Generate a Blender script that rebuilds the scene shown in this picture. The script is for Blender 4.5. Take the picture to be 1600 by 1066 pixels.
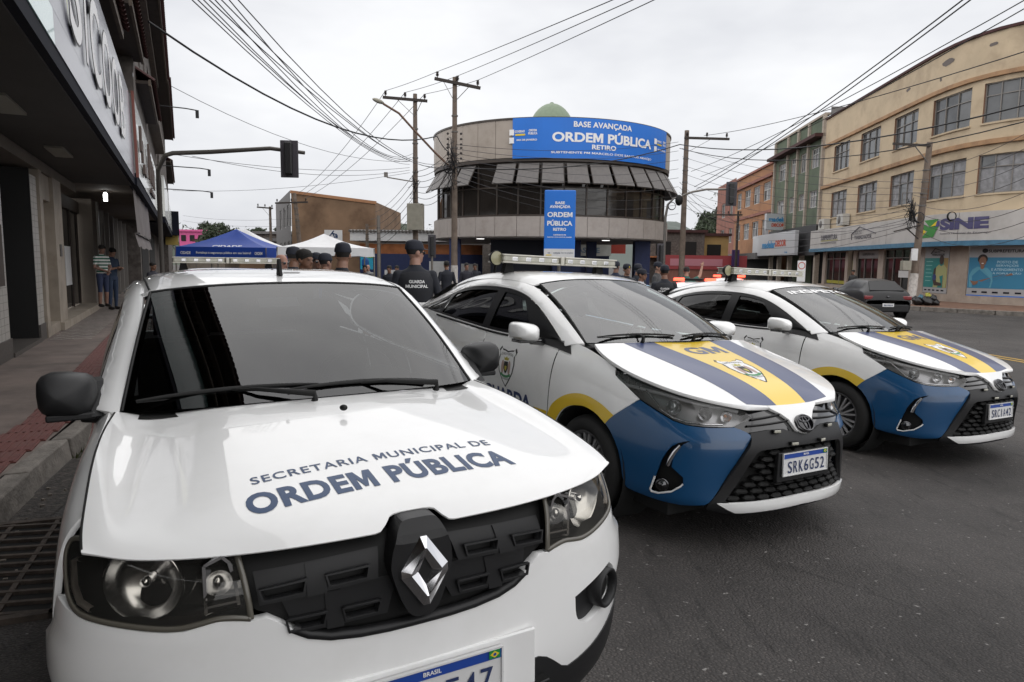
import bpy, bmesh, math, random
import numpy as np
from mathutils import Vector, Matrix, geometry
random.seed(7); RNG = np.random.default_rng(7)
for o in list(bpy.data.objects): bpy.data.objects.remove(o)
SC = bpy.context.scene
COL = SC.collection
R = math.radians

# ---------------------------------------------------------------- camera, sky, sun, exposure
FOC, PITCH, ROLL, CAMH = 1082.0, 0.113, 0.012, 1.537
cam_d = bpy.data.cameras.new('camera'); cam = bpy.data.objects.new('camera', cam_d); COL.objects.link(cam)
cam.matrix_world = Matrix.Translation((0, 0, CAMH)) @ Matrix.Rotation(math.pi/2-PITCH, 4, 'X') @ Matrix.Rotation(ROLL, 4, 'Z')
cam_d.sensor_width = 36.0; cam_d.lens = FOC/1600*36.0; cam_d.clip_start = 0.05; cam_d.clip_end = 3000
SC.camera = cam
W = bpy.data.worlds.new('World'); SC.world = W; W.use_nodes = True
wn = W.node_tree.nodes; wl = W.node_tree.links; wn.clear()
SUN_EL, SUN_AZ = R(64), R(-150)
w_out = wn.new('ShaderNodeOutputWorld'); w_bg = wn.new('ShaderNodeBackground')
w_sky = wn.new('ShaderNodeTexSky'); w_sky.sky_type = 'NISHITA'; w_sky.sun_disc = False
w_sky.sun_elevation = SUN_EL; w_sky.sun_rotation = SUN_AZ; w_sky.air_density = 1.0; w_sky.dust_density = 4.0
w_tc = wn.new('ShaderNodeTexCoord'); w_map = wn.new('ShaderNodeMapping'); w_map.inputs['Scale'].default_value = (1.0, 1.0, 2.6)
w_n = wn.new('ShaderNodeTexNoise'); w_n.inputs['Scale'].default_value = 1.7; w_n.inputs['Detail'].default_value = 5; w_n.inputs['Roughness'].default_value = .55
w_r = wn.new('ShaderNodeValToRGB')
w_r.color_ramp.elements[0].position = .30; w_r.color_ramp.elements[0].color = (5.6, 5.75, 6.2, 1)
w_r.color_ramp.elements[1].position = .68; w_r.color_ramp.elements[1].color = (9.0, 9.05, 9.2, 1)
w_mix = wn.new('ShaderNodeMixRGB'); w_mix.inputs[0].default_value = .93      # cloud cover over the blue sky
wl.new(w_tc.outputs['Generated'], w_map.inputs[0]); wl.new(w_map.outputs[0], w_n.inputs['Vector']); wl.new(w_n.outputs['Fac'], w_r.inputs[0])
wl.new(w_sky.outputs[0], w_mix.inputs[1]); wl.new(w_r.outputs[0], w_mix.inputs[2])
wl.new(w_mix.outputs[0], w_bg.inputs[0]); wl.new(w_bg.outputs[0], w_out.inputs[0])
w_bg.inputs[1].default_value = 0.0675
sun_d = bpy.data.lights.new('sun', 'SUN'); sun_d.energy = 1.5; sun_d.angle = R(178); sun_d.color = (1, .97, .93)
sun = bpy.data.objects.new('sun', sun_d); COL.objects.link(sun)
sun.rotation_euler = Vector((-math.sin(SUN_AZ)*math.cos(SUN_EL), -math.cos(SUN_AZ)*math.cos(SUN_EL), -math.sin(SUN_EL))).to_track_quat('-Z', 'Y').to_euler()
SC.view_settings.view_transform = 'Standard'; SC.view_settings.look = 'None'; SC.view_settings.exposure = 0.78; SC.view_settings.gamma = 1
SC.render.engine = 'CYCLES'
try:
    SC.cycles.max_bounces = 8; SC.cycles.transparent_max_bounces = 12; SC.cycles.caustics_reflective = False; SC.cycles.caustics_refractive = False
except Exception: pass

# ---------------------------------------------------------------- placing helpers (true metres)
def ray(px, py):
    x = (px-800)/FOC; u = -(py-533)/FOC; c, s = math.cos(ROLL), math.sin(ROLL)
    X = x*c-u*s; U = x*s+u*c
    return np.array([X, math.cos(PITCH)+U*math.sin(PITCH), -math.sin(PITCH)+U*math.cos(PITCH)])
def at(px, py, Y):
    r = ray(px, py); return Vector(np.array([0, 0, CAMH])+r*(Y/r[1]))

# ---------------------------------------------------------------- materials
MATS = {}
def mat(name, col, rough=.6, metal=0., coat=0., spec=.5, var=0., vscale=6., bump=0., bscale=60., emit=None, estr=1., coat_rough=.03, dirt=None, dirt_scale=2., dirt_amt=.0):
    if name in MATS: return MATS[name]
    m = bpy.data.materials.new(name); m.use_nodes = True; MATS[name] = m
    nt = m.node_tree; N = nt.nodes; L = nt.links; b = N['Principled BSDF']
    b.inputs['Base Color'].default_value = (*col, 1); b.inputs['Roughness'].default_value = rough; b.inputs['Metallic'].default_value = metal
    b.inputs['Coat Weight'].default_value = coat; b.inputs['Coat Roughness'].default_value = coat_rough; b.inputs['Specular IOR Level'].default_value = spec
    tc = N.new('ShaderNodeTexCoord')
    last = None
    if var:
        n = N.new('ShaderNodeTexNoise'); n.inputs['Scale'].default_value = vscale; n.inputs['Detail'].default_value = 6; L.new(tc.outputs['Object'], n.inputs['Vector'])
        mp = N.new('ShaderNodeMapRange'); mp.inputs[1].default_value = .3; mp.inputs[2].default_value = .7; mp.inputs[3].default_value = 1-var; mp.inputs[4].default_value = 1+var
        L.new(n.outputs['Fac'], mp.inputs[0])
        h = N.new('ShaderNodeHueSaturation'); h.inputs['Color'].default_value = (*col, 1); L.new(mp.outputs[0], h.inputs['Value']); last = h.outputs[0]
    if dirt:
        n2 = N.new('ShaderNodeTexNoise'); n2.inputs['Scale'].default_value = dirt_scale; n2.inputs['Detail'].default_value = 8; n2.inputs['Roughness'].default_value = .65; L.new(tc.outputs['Object'], n2.inputs['Vector'])
        mr = N.new('ShaderNodeMapRange'); mr.inputs[1].default_value = .48; mr.inputs[2].default_value = .72; mr.inputs[3].default_value = 0; mr.inputs[4].default_value = dirt_amt
        L.new(n2.outputs['Fac'], mr.inputs[0])
        mx = N.new('ShaderNodeMixRGB'); mx.inputs[2].default_value = (*dirt, 1); L.new(mr.outputs[0], mx.inputs[0])
        if last: L.new(last, mx.inputs[1])
        else: mx.inputs[1].default_value = (*col, 1)
        last = mx.outputs[0]
    if last: L.new(last, b.inputs['Base Color'])
    if bump:
        n3 = N.new('ShaderNodeTexNoise'); n3.inputs['Scale'].default_value = bscale; n3.inputs['Detail'].default_value = 4; L.new(tc.outputs['Object'], n3.inputs['Vector'])
        bp = N.new('ShaderNodeBump'); bp.inputs['Strength'].default_value = bump; bp.inputs['Distance'].default_value = .01; L.new(n3.outputs['Fac'], bp.inputs['Height']); L.new(bp.outputs[0], b.inputs['Normal'])
    if emit:
        b.inputs['Emission Color'].default_value = (*emit, 1); b.inputs['Emission Strength'].default_value = estr
    return m
def glass(name, tint=(.1, .1, .1), ior=1.5, rough=.0, haze=0.):
    if name in MATS: return MATS[name]
    m = bpy.data.materials.new(name); m.use_nodes = True; MATS[name] = m
    N = m.node_tree.nodes; L = m.node_tree.links; N.clear()
    o = N.new('ShaderNodeOutputMaterial'); mx = N.new('ShaderNodeMixShader'); t = N.new('ShaderNodeBsdfTransparent'); g = N.new('ShaderNodeBsdfGlossy'); f = N.new('ShaderNodeFresnel')
    t.inputs[0].default_value = (*tint, 1); g.inputs['Roughness'].default_value = rough; f.inputs[0].default_value = ior
    src_ = t.outputs[0]
    if haze:
        hz = N.new('ShaderNodeMixShader'); df = N.new('ShaderNodeBsdfDiffuse'); df.inputs[0].default_value = (.62, .60, .55, 1); hz.inputs[0].default_value = haze; L.new(t.outputs[0], hz.inputs[1]); L.new(df.outputs[0], hz.inputs[2]); src_ = hz.outputs[0]
    L.new(f.outputs[0], mx.inputs[0]); L.new(src_, mx.inputs[1]); L.new(g.outputs[0], mx.inputs[2]); L.new(mx.outputs[0], o.inputs[0])
    return m
M = {}
M['white'] = mat('car_white', (.85, .85, .845), .35, coat=1., var=.02, vscale=3, dirt=(.62, .61, .58), dirt_scale=3.5, dirt_amt=.22)
M['blue'] = mat('car_blue', (.003, .062, .170), .35, coat=.7, var=.03)
M['navy_v'] = mat('navy_vinyl', (.028, .045, .130), .4, coat=.4, coat_rough=.12)
M['yellow_v'] = mat('yellow_vinyl', (.80, .545, .03), .35, coat=.6, coat_rough=.1)
M['yellow_arch'] = mat('yellow_arch', (.74, .50, .02), .35, coat=.6, coat_rough=.1)
M['gloss_black'] = mat('gloss_black', (.006, .006, .007), .12, coat=1.)
M['plastic'] = mat('black_plastic', (.014, .014, .015), .46, spec=.36, bump=.05, bscale=500)
M['plastic_d'] = mat('dark_plastic', (.008, .008, .008), .55, spec=.25)
M['satin'] = mat('satin_black', (.008, .008, .009), .35, spec=.35)
M['void'] = mat('dark_cavity', (.004, .004, .004), .9)
M['rubber'] = mat('rubber', (.014, .014, .014), .75, bump=.1, bscale=120)
M['tyre'] = mat('tyre_rubber', (.012, .012, .012), .8, var=.25, vscale=9, bump=.1, bscale=90)
M['chrome'] = mat('chrome', (.82, .82, .84), .07, metal=1.)
M['dchrome'] = mat('dark_chrome', (.10, .10, .105), .12, metal=1.)
M['reflector'] = mat('lamp_reflector', (.70, .70, .71), .22, metal=1.)
M['alloy'] = mat('alloy_grey', (.34, .34, .35), .38, metal=.35, coat=.3)
M['alloy_d'] = mat('alloy_dark', (.10, .10, .105), .4, metal=.3)
M['lens'] = glass('clear_lens', (.93, .93, .93), 1.55, haze=.05)
M['lens_old'] = glass('aged_lens', (.84, .82, .77), 1.50, .03, haze=.03)
M['wind'] = glass('windscreen_dark', (.22, .24, .245), 1.95)
M['wind_l'] = glass('windscreen_light', (.66, .82, .78), 2.7)
M['tint'] = glass('tinted_glass', (.045, .045, .045), 1.5)
M['tint_g'] = glass('tinted_green', (.16, .20, .19), 1.5)
M['interior'] = mat('interior', (.05, .05, .052), .8)
M['seat'] = mat('seat_fabric', (.12, .12, .125), .9)
M['ink'] = mat('navy_ink', (.012, .045, .125), .5, coat=.15)
M['amber'] = mat('amber', (.6, .18, .02), .3)
M['plate_w'] = mat('plate_white', (.66, .66, .66), .4)
M['plate_b'] = mat('plate_blue', (.015, .06, .32), .4)
M['plate_ink'] = mat('plate_ink', (.02, .035, .11), .5)
M['green'] = mat('flag_green', (.01, .22, .05), .5)
M['yel'] = mat('flag_yellow', (.75, .55, .03), .5)
M['bar_lens'] = mat('bar_lens', (.40, .39, .33), .25, coat=.6, var=.15, vscale=20)
M['bar_top'] = mat('bar_top', (.50, .48, .42), .3, coat=.5, var=.1, vscale=12)
M['red_em'] = mat('red_beacon', (.5, .02, .01), .3, emit=(1, .06, .03), estr=3.5)
M['tail'] = mat('tail_lamp', (.18, .008, .012), .2, coat=1.)
M['txt_w'] = mat('white_print', (.80, .80, .80), .5)
M['black'] = mat('black_print', (.012, .012, .014), .5)

# ---------------------------------------------------------------- objects
def link(o, parent=None):
    COL.objects.link(o)
    if parent is not None: o.parent = parent
    return o
def tag(o, label=None, cat=None, group=None, kind=None):
    if label: o['label'] = label
    if cat: o['category'] = cat
    if group: o['group'] = group
    if kind: o['kind'] = kind
    return o
def empty(name, loc=(0, 0, 0), rz=0., label=None, cat=None, group=None, ry=0.):
    o = bpy.data.objects.new(name, None); COL.objects.link(o); o.location = loc; o.rotation_euler = (0, ry, rz); o.empty_display_size = .1
    return tag(o, label, cat, group)
def mobj(name, V, Fc, m, parent=None, smooth=False, normals=None, mats=None, midx=None):
    me = bpy.data.meshes.new(name); me.from_pydata([tuple(v) for v in V], [], [tuple(int(i) for i in f) for f in Fc])
    if mats: 
        for q in mats: me.materials.append(q)
        if midx is not None: me.polygons.foreach_set('material_index', np.asarray(midx, dtype=np.int32))
    elif m is not None: me.materials.append(m)
    if smooth: me.polygons.foreach_set('use_smooth', [True]*len(me.polygons))
    me.update()
    if normals is not None: me.normals_split_custom_set_from_vertices([tuple(n) for n in normals])
    return link(bpy.data.objects.new(name, me), parent)
def copy_tree(o, parent=None):
    c = o.copy(); COL.objects.link(c); c.parent = parent
    for k in ('label', 'category', 'group'):
        if parent is None and k in c: pass
    for ch in list(o.children): copy_tree(ch, c)
    return c
class MB:
    """collects solids; build() links them as one mesh object"""
    def __init__(s): s.V = []; s.F = []; s.sm = []
    def add(s, V, F, sm=False):
        o = len(s.V); s.V += [tuple(v) for v in V]; s.F += [tuple(i+o for i in f) for f in F]; s.sm += [sm]*len(F); return s
    def box(s, c, d, rz=0., M4=None):
        x, y, z = d[0]/2, d[1]/2, d[2]/2
        V = [Vector((a*x, b*y, e*z)) for a in (-1, 1) for b in (-1, 1) for e in (-1, 1)]
        T = Matrix.Translation(c) @ (M4 if M4 is not None else Matrix.Rotation(rz, 4, 'Z'))
        return s.add([T @ v for v in V], [(0, 1, 3, 2), (4, 6, 7, 5), (0, 4, 5, 1), (2, 3, 7, 6), (0, 2, 6, 4), (1, 5, 7, 3)])
    def bbox(s, a, b): return s.box([(a[i]+b[i])/2 for i in range(3)], [abs(b[i]-a[i]) for i in range(3)])
    def beam(s, a, b, w, h, up=(0, 0, 1)):
        a, b = Vector(a), Vector(b); d = (b-a); L = d.length; d.normalize(); u = Vector(up); sd = d.cross(u)
        if sd.length < 1e-4: sd = d.cross(Vector((1, 0, 0)))
        sd.normalize(); u = sd.cross(d)
        V = [p+sd*(i*w/2)+u*(j*h/2) for p in (a, b) for i, j in ((-1, -1), (1, -1), (1, 1), (-1, 1))]
        return s.add(V, [(0, 1, 2, 3), (7, 6, 5, 4), (0, 4, 5, 1), (1, 5, 6, 2), (2, 6, 7, 3), (3, 7, 4, 0)])
    def tube(s, pts, r, n=8, caps=True):
        P = [Vector(p) for p in pts]; rs = r if hasattr(r, '__len__') else [r]*len(P)
        V = []; F = []; pu = None
        for i, p in enumerate(P):
            d = (P[min(i+1, len(P)-1)]-P[max(i-1, 0)]).normalized()
            if pu is None: pu = d.orthogonal().normalized()
            u = (pu-d*pu.dot(d)); u = u.normalized() if u.length > 1e-6 else d.orthogonal().normalized(); pu = u; w = d.cross(u)
            for k in range(n):
                a = 2*math.pi*k/n; V.append(p+u*(math.cos(a)*rs[i])+w*(math.sin(a)*rs[i]))
        for i in range(len(P)-1):
            for k in range(n): F.append((i*n+k, i*n+(k+1) % n, (i+1)*n+(k+1) % n, (i+1)*n+k))
        s.add(V, F, True)
        if caps: s.add(V[:n], [tuple(range(n-1, -1, -1))]); s.add(V[-n:], [tuple(range(n))])
        return s
    def lathe(s, prof, n=32, T=None, ang=2*math.pi):
        """prof: (r, h) along local +Z"""
        V = []; F = []; full = abs(ang-2*math.pi) < 1e-6; m = n if full else n+1
        for r, h in prof:
            for k in range(m): a = ang*k/n; V.append(Vector((r*math.cos(a), r*math.sin(a), h)))
        for i in range(len(prof)-1):
            for k in range(n): F.append((i*m+k, i*m+(k+1) % m, (i+1)*m+(k+1) % m, (i+1)*m+k))
        if T is not None: V = [T @ v for v in V]
        return s.add(V, F, True)
    def prism(s, poly, h0, h1, T=None):
        n = len(poly); V = [Vector((p[0], p[1], h0)) for p in poly]+[Vector((p[0], p[1], h1)) for p in poly]
        if T is not None: V = [T @ v for v in V]
        return s.add(V, [tuple(range(n-1, -1, -1)), tuple(range(n, 2*n))]+[(i, (i+1) % n, n+(i+1) % n, n+i) for i in range(n)])
    def ball(s, c, r, n=12, m=8, T=None):
        V = []; F = []; r = r if hasattr(r, '__len__') else (r, r, r)
        for i in range(m+1):
            t = math.pi*i/m
            for k in range(n): a = 2*math.pi*k/n; V.append(Vector((r[0]*math.sin(t)*math.cos(a), r[1]*math.sin(t)*math.sin(a), r[2]*math.cos(t))))
        if T is not None: V = [T @ v for v in V]
        V = [v+Vector(c) for v in V]
        for i in range(m):
            for k in range(n): F.append((i*n+k, (i+1)*n+k, (i+1)*n+(k+1) % n, i*n+(k+1) % n))
        return s.add(V, F, True)
    def build(s, name, m, parent=None, bevel=0.):
        me = bpy.data.meshes.new(name); me.from_pydata([tuple(v) for v in s.V], [], s.F); me.materials.append(m)
        me.polygons.foreach_set('use_smooth', s.sm); me.update()
        o = link(bpy.data.objects.new(name, me), parent)
        if bevel:
            bm = bmesh.new(); bm.from_mesh(me); bmesh.ops.remove_doubles(bm, verts=bm.verts, dist=1e-5)
            bmesh.ops.bevel(bm, geom=[e for e in bm.edges if e.is_manifold and e.calc_face_angle(0) > .5], offset=bevel, segments=2, affect='EDGES', profile=.5, clamp_overlap=True)
            bm.to_mesh(me); bm.free()
        return o
# ---------------------------------------------------------------- text as meshes
TXT = {}
def text_geo(s, bold=0., spacing=1.):
    k = (s, bold, spacing)
    if k in TXT: return TXT[k]
    def shape(off):
        c = bpy.data.curves.new('t', 'FONT'); c.body = s; c.size = 1; c.align_x = 'CENTER'; c.align_y = 'CENTER'; c.offset = off; c.space_character = spacing; c.resolution_u = 4
        for q in range(2): c.materials.append(M['txt_w'])
        for i, ch in enumerate(s):
            if ch in 'Mm': c.body_format[i].material_index = 1
        o = bpy.data.objects.new('t', c); me = bpy.data.meshes.new_from_object(o)
        V = [tuple(v.co[:2]) for v in me.vertices]; F = [(tuple(p.vertices), p.material_index) for p in me.polygons]; bpy.data.meshes.remove(me)
        bpy.data.objects.remove(o); bpy.data.curves.remove(c); return V, F
    V, F = shape(bold)
    if bold > 0 and 'M' in s:       # the capital M is drawn by hand when emboldened
        F1 = [f for f, m_ in F if m_ == 0]; V0, F0 = shape(0.)
        par = list(range(len(V0)))
        def fd(i):
            while par[i] != i: par[i] = par[par[i]]; i = par[i]
            return i
        for f, m_ in F0:
            if m_ == 1:
                for a_ in f[1:]: par[fd(a_)] = fd(f[0])
        isl = {}
        for f, m_ in F0:
            if m_ == 1: isl.setdefault(fd(f[0]), set()).update(f)
        for g in isl.values():
            P = np.array([V0[i] for i in g]); (x0, y0), (x1, y1) = P.min(0)-bold, P.max(0)+bold; w, h = x1-x0, y1-y0; t = min(.10+2*bold, w*.3)
            q = [(0, 0), (t, 0), (t, .60*h), (w/2-.30*t, .10*h), (w/2+.30*t, .10*h), (w-t, .60*h), (w-t, 0), (w, 0), (w, h), (w-1.2*t, h), (w/2, .46*h), (1.2*t, h), (0, h)]
            n0 = len(V); V += [(x0+a_, y0+b_) for a_, b_ in q]; I = lambda *L: tuple(n0+i for i in L)
            F1 += [I(0, 1, 2, 12), I(2, 11, 12), I(2, 3, 10, 11), I(3, 4, 10), I(4, 5, 9, 10), I(5, 8, 9), I(5, 6, 7, 8)]
    else: F1 = [f for f, m_ in F]
    V = np.array(V); us = sorted({i for f in F1 for i in f}); ix = {i: j for j, i in enumerate(us)}; V = V[us]; F1 = [tuple(ix[i] for i in f) for f in F1]
    lo, hi = V.min(0), V.max(0); V = V-(lo+hi)/2
    TXT[k] = (V, F1, hi-lo); return TXT[k]
def text_flat(name, s, T, width=None, height=None, m=None, parent=None, bold=.012, spacing=1., depth=0.):
    """text in the local XY plane of matrix T, fitted to width and/or height"""
    V, F, sz = text_geo(s, bold, spacing)
    sx = width/sz[0] if width else height/sz[1]; sy = height/sz[1] if height else sx
    P = [T @ Vector((v[0]*sx, v[1]*sy, 0)) for v in V]
    o = mobj(name, P, F, m, parent)
    if depth:
        bm = bmesh.new(); bm.from_mesh(o.data); r = bmesh.ops.extrude_face_region(bm, geom=bm.faces[:]); nrm = (T.to_3x3() @ Vector((0, 0, 1))).normalized()
        bmesh.ops.translate(bm, vec=nrm*depth, verts=[g for g in r['geom'] if isinstance(g, bmesh.types.BMVert)]); bmesh.ops.recalc_face_normals(bm, faces=bm.faces[:]); bm.to_mesh(o.data); bm.free()
    return o
# ---------------------------------------------------------------- smooth surfaces from control nets
class Surf:
    """uniform cubic B-spline net (passes through the end rows/columns); G[n][m] of (x,y,z)"""
    def __init__(s, G, mirror0=False):
        G = np.array(G, float); s.n, s.m = G.shape[:2]
        first = G[1]*np.array([-1, 1, 1]) if mirror0 else 2*G[0]-G[1]
        G = np.concatenate([first[None], G, (2*G[-1]-G[-2])[None]], 0)
        G = np.concatenate([(2*G[:, 0]-G[:, 1])[:, None], G, (2*G[:, -1]-G[:, -2])[:, None]], 1); s.G = G
    @staticmethod
    def B(t): return np.stack([(1-t)**3, 3*t**3-6*t**2+4, -3*t**3+3*t**2+3*t+1, t**3], -1)/6
    def __call__(s, u, v):
        u = np.asarray(u, float); v = np.asarray(v, float); sh = np.broadcast(u, v).shape; u = np.broadcast_to(u, sh).ravel(); v = np.broadcast_to(v, sh).ravel()
        uc = np.clip(u, 0, s.n-1); vc = np.clip(v, 0, s.m-1)
        i = np.clip(uc.astype(int), 0, s.n-2); j = np.clip(vc.astype(int), 0, s.m-2); bu = s.B(uc-i); bv = s.B(vc-j)
        P = np.zeros((len(u), 3))
        for a in range(4):
            for b in range(4): P += s.G[i+a, j+b]*(bu[:, a]*bv[:, b])[:, None]
        return P.reshape(sh+(3,))
    def nrm(s, u, v, e=.01):
        u = np.asarray(u, float); v = np.asarray(v, float)
        du = s(np.minimum(u+e, s.n-1), v)-s(np.maximum(u-e, 0), v); dv = s(u, np.minimum(v+e, s.m-1))-s(u, np.maximum(v-e, 0))
        n = np.cross(du, dv); return n/np.maximum(np.linalg.norm(n, axis=-1, keepdims=True), 1e-9)
    def inv(s, pts, ax, side=None, it=7):
        """uv of points given by two coordinates (axes ax); side: function filter on sample positions"""
        if not hasattr(s, 'grid'):
            U, Vv = np.meshgrid(np.linspace(0, s.n-1, 8*(s.n-1)+1), np.linspace(0, s.m-1, 6*(s.m-1)+1), indexing='ij'); s.grid = (U.ravel(), Vv.ravel(), s(U, Vv).reshape(-1, 3))
        U, Vv, S = s.grid; pts = np.asarray(pts, float); ax = list(ax)
        if side is not None: k = side(S); U, Vv, S = U[k], Vv[k], S[k]
        d = ((S[None, :, ax]-pts[:, None])**2).sum(-1); k = d.argmin(1); uv = np.stack([U[k], Vv[k]], 1); hi = np.array([s.n-1, s.m-1]); e = 1e-3
        for _ in range(it):
            q = s(uv[:, 0], uv[:, 1])[:, ax]; J = []
            for c in (0, 1):
                a = uv.copy(); b = uv.copy(); a[:, c] = np.minimum(a[:, c]+e, hi[c]); b[:, c] = np.maximum(b[:, c]-e, 0)
                J.append((s(a[:, 0], a[:, 1])[:, ax]-s(b[:, 0], b[:, 1])[:, ax])/(a[:, c]-b[:, c])[:, None])
            r = pts-q; A_ = (J[0]*J[0]).sum(1)+1e-9; B_ = (J[0]*J[1]).sum(1); C_ = (J[1]*J[1]).sum(1)+1e-9; g0 = (J[0]*r).sum(1); g1 = (J[1]*r).sum(1); D_ = A_*C_*1.0001-B_*B_+1e-14
            st = np.stack([(g0*C_-g1*B_)/D_, (g1*A_-g0*B_)/D_], 1); uv = np.clip(uv+np.clip(st, -.25, .25), 0, hi)
        return uv
def chaikin(P, it=2):
    P = np.asarray(P, float)
    for _ in range(it):
        Q = np.roll(P, -1, 0); P = np.stack([.75*P+.25*Q, .25*P+.75*Q], 1).reshape(-1, P.shape[1])
        keep = np.ones(len(P), bool)
        for i in range(len(P)):
            if np.allclose(P[i], P[i-1], atol=1e-9) and np.allclose(P[i-1], P[i-2], atol=1e-9): keep[i] = False
        P = P[keep]
    return P
def dedupe(P):
    k = [i for i in range(len(P)) if np.linalg.norm(P[i]-P[i-1]) > 1e-7]; return P[k]
def resample(P, step):
    out = []
    for i in range(len(P)):
        a, b = P[i], P[(i+1) % len(P)]; n = max(1, int(math.ceil(np.linalg.norm(b-a)/step)))
        for k in range(n): out.append(a+(b-a)*k/n)
    return np.array(out)
def inpoly(P, X):
    x, y = X[:, 0], X[:, 1]; c = np.zeros(len(X), bool); n = len(P)
    for i in range(n):
        a, b = P[i], P[(i+1) % n]
        if a[1] == b[1]: continue
        k = ((a[1] > y) != (b[1] > y)) & (x < (b[0]-a[0])*(y-a[1])/(b[1]-a[1])+a[0]); c ^= k
    return c
def tri_region(outline, holes, res):
    """constrained triangulation of a 2D outline with holes; returns pts, tris, loops"""
    loops = [resample(dedupe(np.asarray(outline, float)), res*.7)]+[resample(dedupe(np.asarray(h, float)), res*.7) for h in holes]
    lo = loops[0].min(0); hi = loops[0].max(0)
    gx, gy = np.meshgrid(np.arange(lo[0]+res/2, hi[0], res), np.arange(lo[1]+res/2, hi[1], res)); I = np.stack([gx.ravel(), gy.ravel()], 1)
    if len(I):
        k = inpoly(loops[0], I)
        for h in loops[1:]: k &= ~inpoly(h, I)
        I = I[k]
        B = np.concatenate(loops)
        if len(I): d = np.sqrt(((I[:, None]-B[None])**2).sum(-1)).min(1) if len(I)*len(B) < 8e6 else np.full(len(I), 1.); I = I[d > res*.4]
    pts = np.concatenate(loops+[I]) if len(I) else np.concatenate(loops)
    E = []; o = 0; L = []
    for l in loops:
        n = len(l); E += [(o+i, o+(i+1) % n) for i in range(n)]; L.append(list(range(o, o+n))); o += n
    r = geometry.delaunay_2d_cdt([Vector(p) for p in pts], E, [], 0, 1e-7)
    vv = np.array([v[:] for v in r[0]]); T = np.array([f[:] for f in r[2] if len(f) == 3], int)
    C = vv[T].mean(1); k = inpoly(loops[0], C)
    for h in loops[1:]: k &= ~inpoly(h, C)
    T = T[k]
    a, b, c = vv[T[:, 0]], vv[T[:, 1]], vv[T[:, 2]]; ar = (b[:, 0]-a[:, 0])*(c[:, 1]-a[:, 1])-(b[:, 1]-a[:, 1])*(c[:, 0]-a[:, 0])
    T[ar < 0] = T[ar < 0][:, ::-1]; T = T[abs(ar) > 1e-12]
    # boundary edges from the triangles themselves
    cnt = {}
    for t in T:
        for i in range(3): e = (t[i], t[(i+1) % 3]); cnt[e] = cnt.get(e, 0)+1
    bd = [e for e in cnt if (e[1], e[0]) not in cnt]
    return vv, T, bd
def panel(name, S, outline, m, parent, holes=(), off=0., depth=.012, res=.03, mirror=False, flip=False, fn=None):
    """a piece of sheet lying on surface S, cut along an outline given in S's own uv; the rim is turned inwards by depth"""
    if outline is None: outline = [(0, 0), (S.n-1, 0), (S.n-1, S.m-1), (0, S.m-1)]
    O = np.asarray(outline, float); c = O.mean(0)
    su = np.linalg.norm(S(min(c[0]+.3, S.n-1), c[1])-S(max(c[0]-.3, 0), c[1]))/(min(c[0]+.3, S.n-1)-max(c[0]-.3, 0)); sv = np.linalg.norm(S(c[0], min(c[1]+.3, S.m-1))-S(c[0], max(c[1]-.3, 0)))/(min(c[1]+.3, S.m-1)-max(c[1]-.3, 0))
    k = np.array([max(su, 1e-3), max(sv, 1e-3)])
    vv, T, bd = tri_region(O*k, [np.asarray(h, float)*k for h in holes], res); uv = vv/k
    P = S(uv[:, 0], uv[:, 1]); Nn = S.nrm(uv[:, 0], uv[:, 1])
    if flip: Nn = -Nn; T = T[:, ::-1]; bd = [(b, a) for a, b in bd]
    P = P+Nn*off
    if fn is not None: P = fn(P, Nn)
    V = list(P); NN = list(Nn); Fc = [tuple(t) for t in T]
    if depth:
        vs = sorted({i for e in bd for i in e}); ix = {}
        out = {i: np.zeros(3) for i in vs}
        for a, b in bd:
            t = P[b]-P[a]; o_ = np.cross(t, Nn[a]); o_ /= max(np.linalg.norm(o_), 1e-9); out[a] += o_; out[b] += o_
        for i in vs:
            o_ = out[i]/max(np.linalg.norm(out[i]), 1e-9)
            ix[i] = len(V); V.append(P[i]); NN.append(o_*.8+Nn[i]*.6); V.append(P[i]-Nn[i]*depth); NN.append(o_)
        for a, b in bd: Fc.append((ix[a], ix[a]+1, ix[b]+1, ix[b]))
    V = np.array(V); NN = np.array(NN); NN /= np.maximum(np.linalg.norm(NN, axis=1, keepdims=True), 1e-9)
    if mirror: V = V*[-1, 1, 1]; NN = NN*[-1, 1, 1]; Fc = [f[::-1] for f in Fc]
    return mobj(name, V, Fc, m, parent, True, NN)
def skin_text(name, s, fn, width, height, m, parent, bold=.012, spacing=1., res=.02):
    """lettering laid on a curved panel: fn maps flat metres (n,2) to 3D points"""
    V, F, sz = text_geo(s, bold, spacing); sx = width/sz[0]; sy = height/sz[1] if height else sx
    bm = bmesh.new(); vs = [bm.verts.new((v[0]*sx, v[1]*sy, 0)) for v in V]
    for f in F:
        try: bm.faces.new([vs[i] for i in f])
        except ValueError: pass
    bmesh.ops.triangulate(bm, faces=bm.faces[:])
    for _ in range(3):
        es = [e for e in bm.edges if e.calc_length() > res]
        if not es: break
        bmesh.ops.subdivide_edges(bm, edges=es, cuts=1)
        bmesh.ops.triangulate(bm, faces=[f for f in bm.faces if len(f.verts) > 3])
    A = np.array([v.co[:2] for v in bm.verts]); bm.verts.index_update(); Fc = [tuple(v.index for v in f.verts) for f in bm.faces]; bm.free()
    return mobj(name, fn(A), Fc, m, parent)
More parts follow.
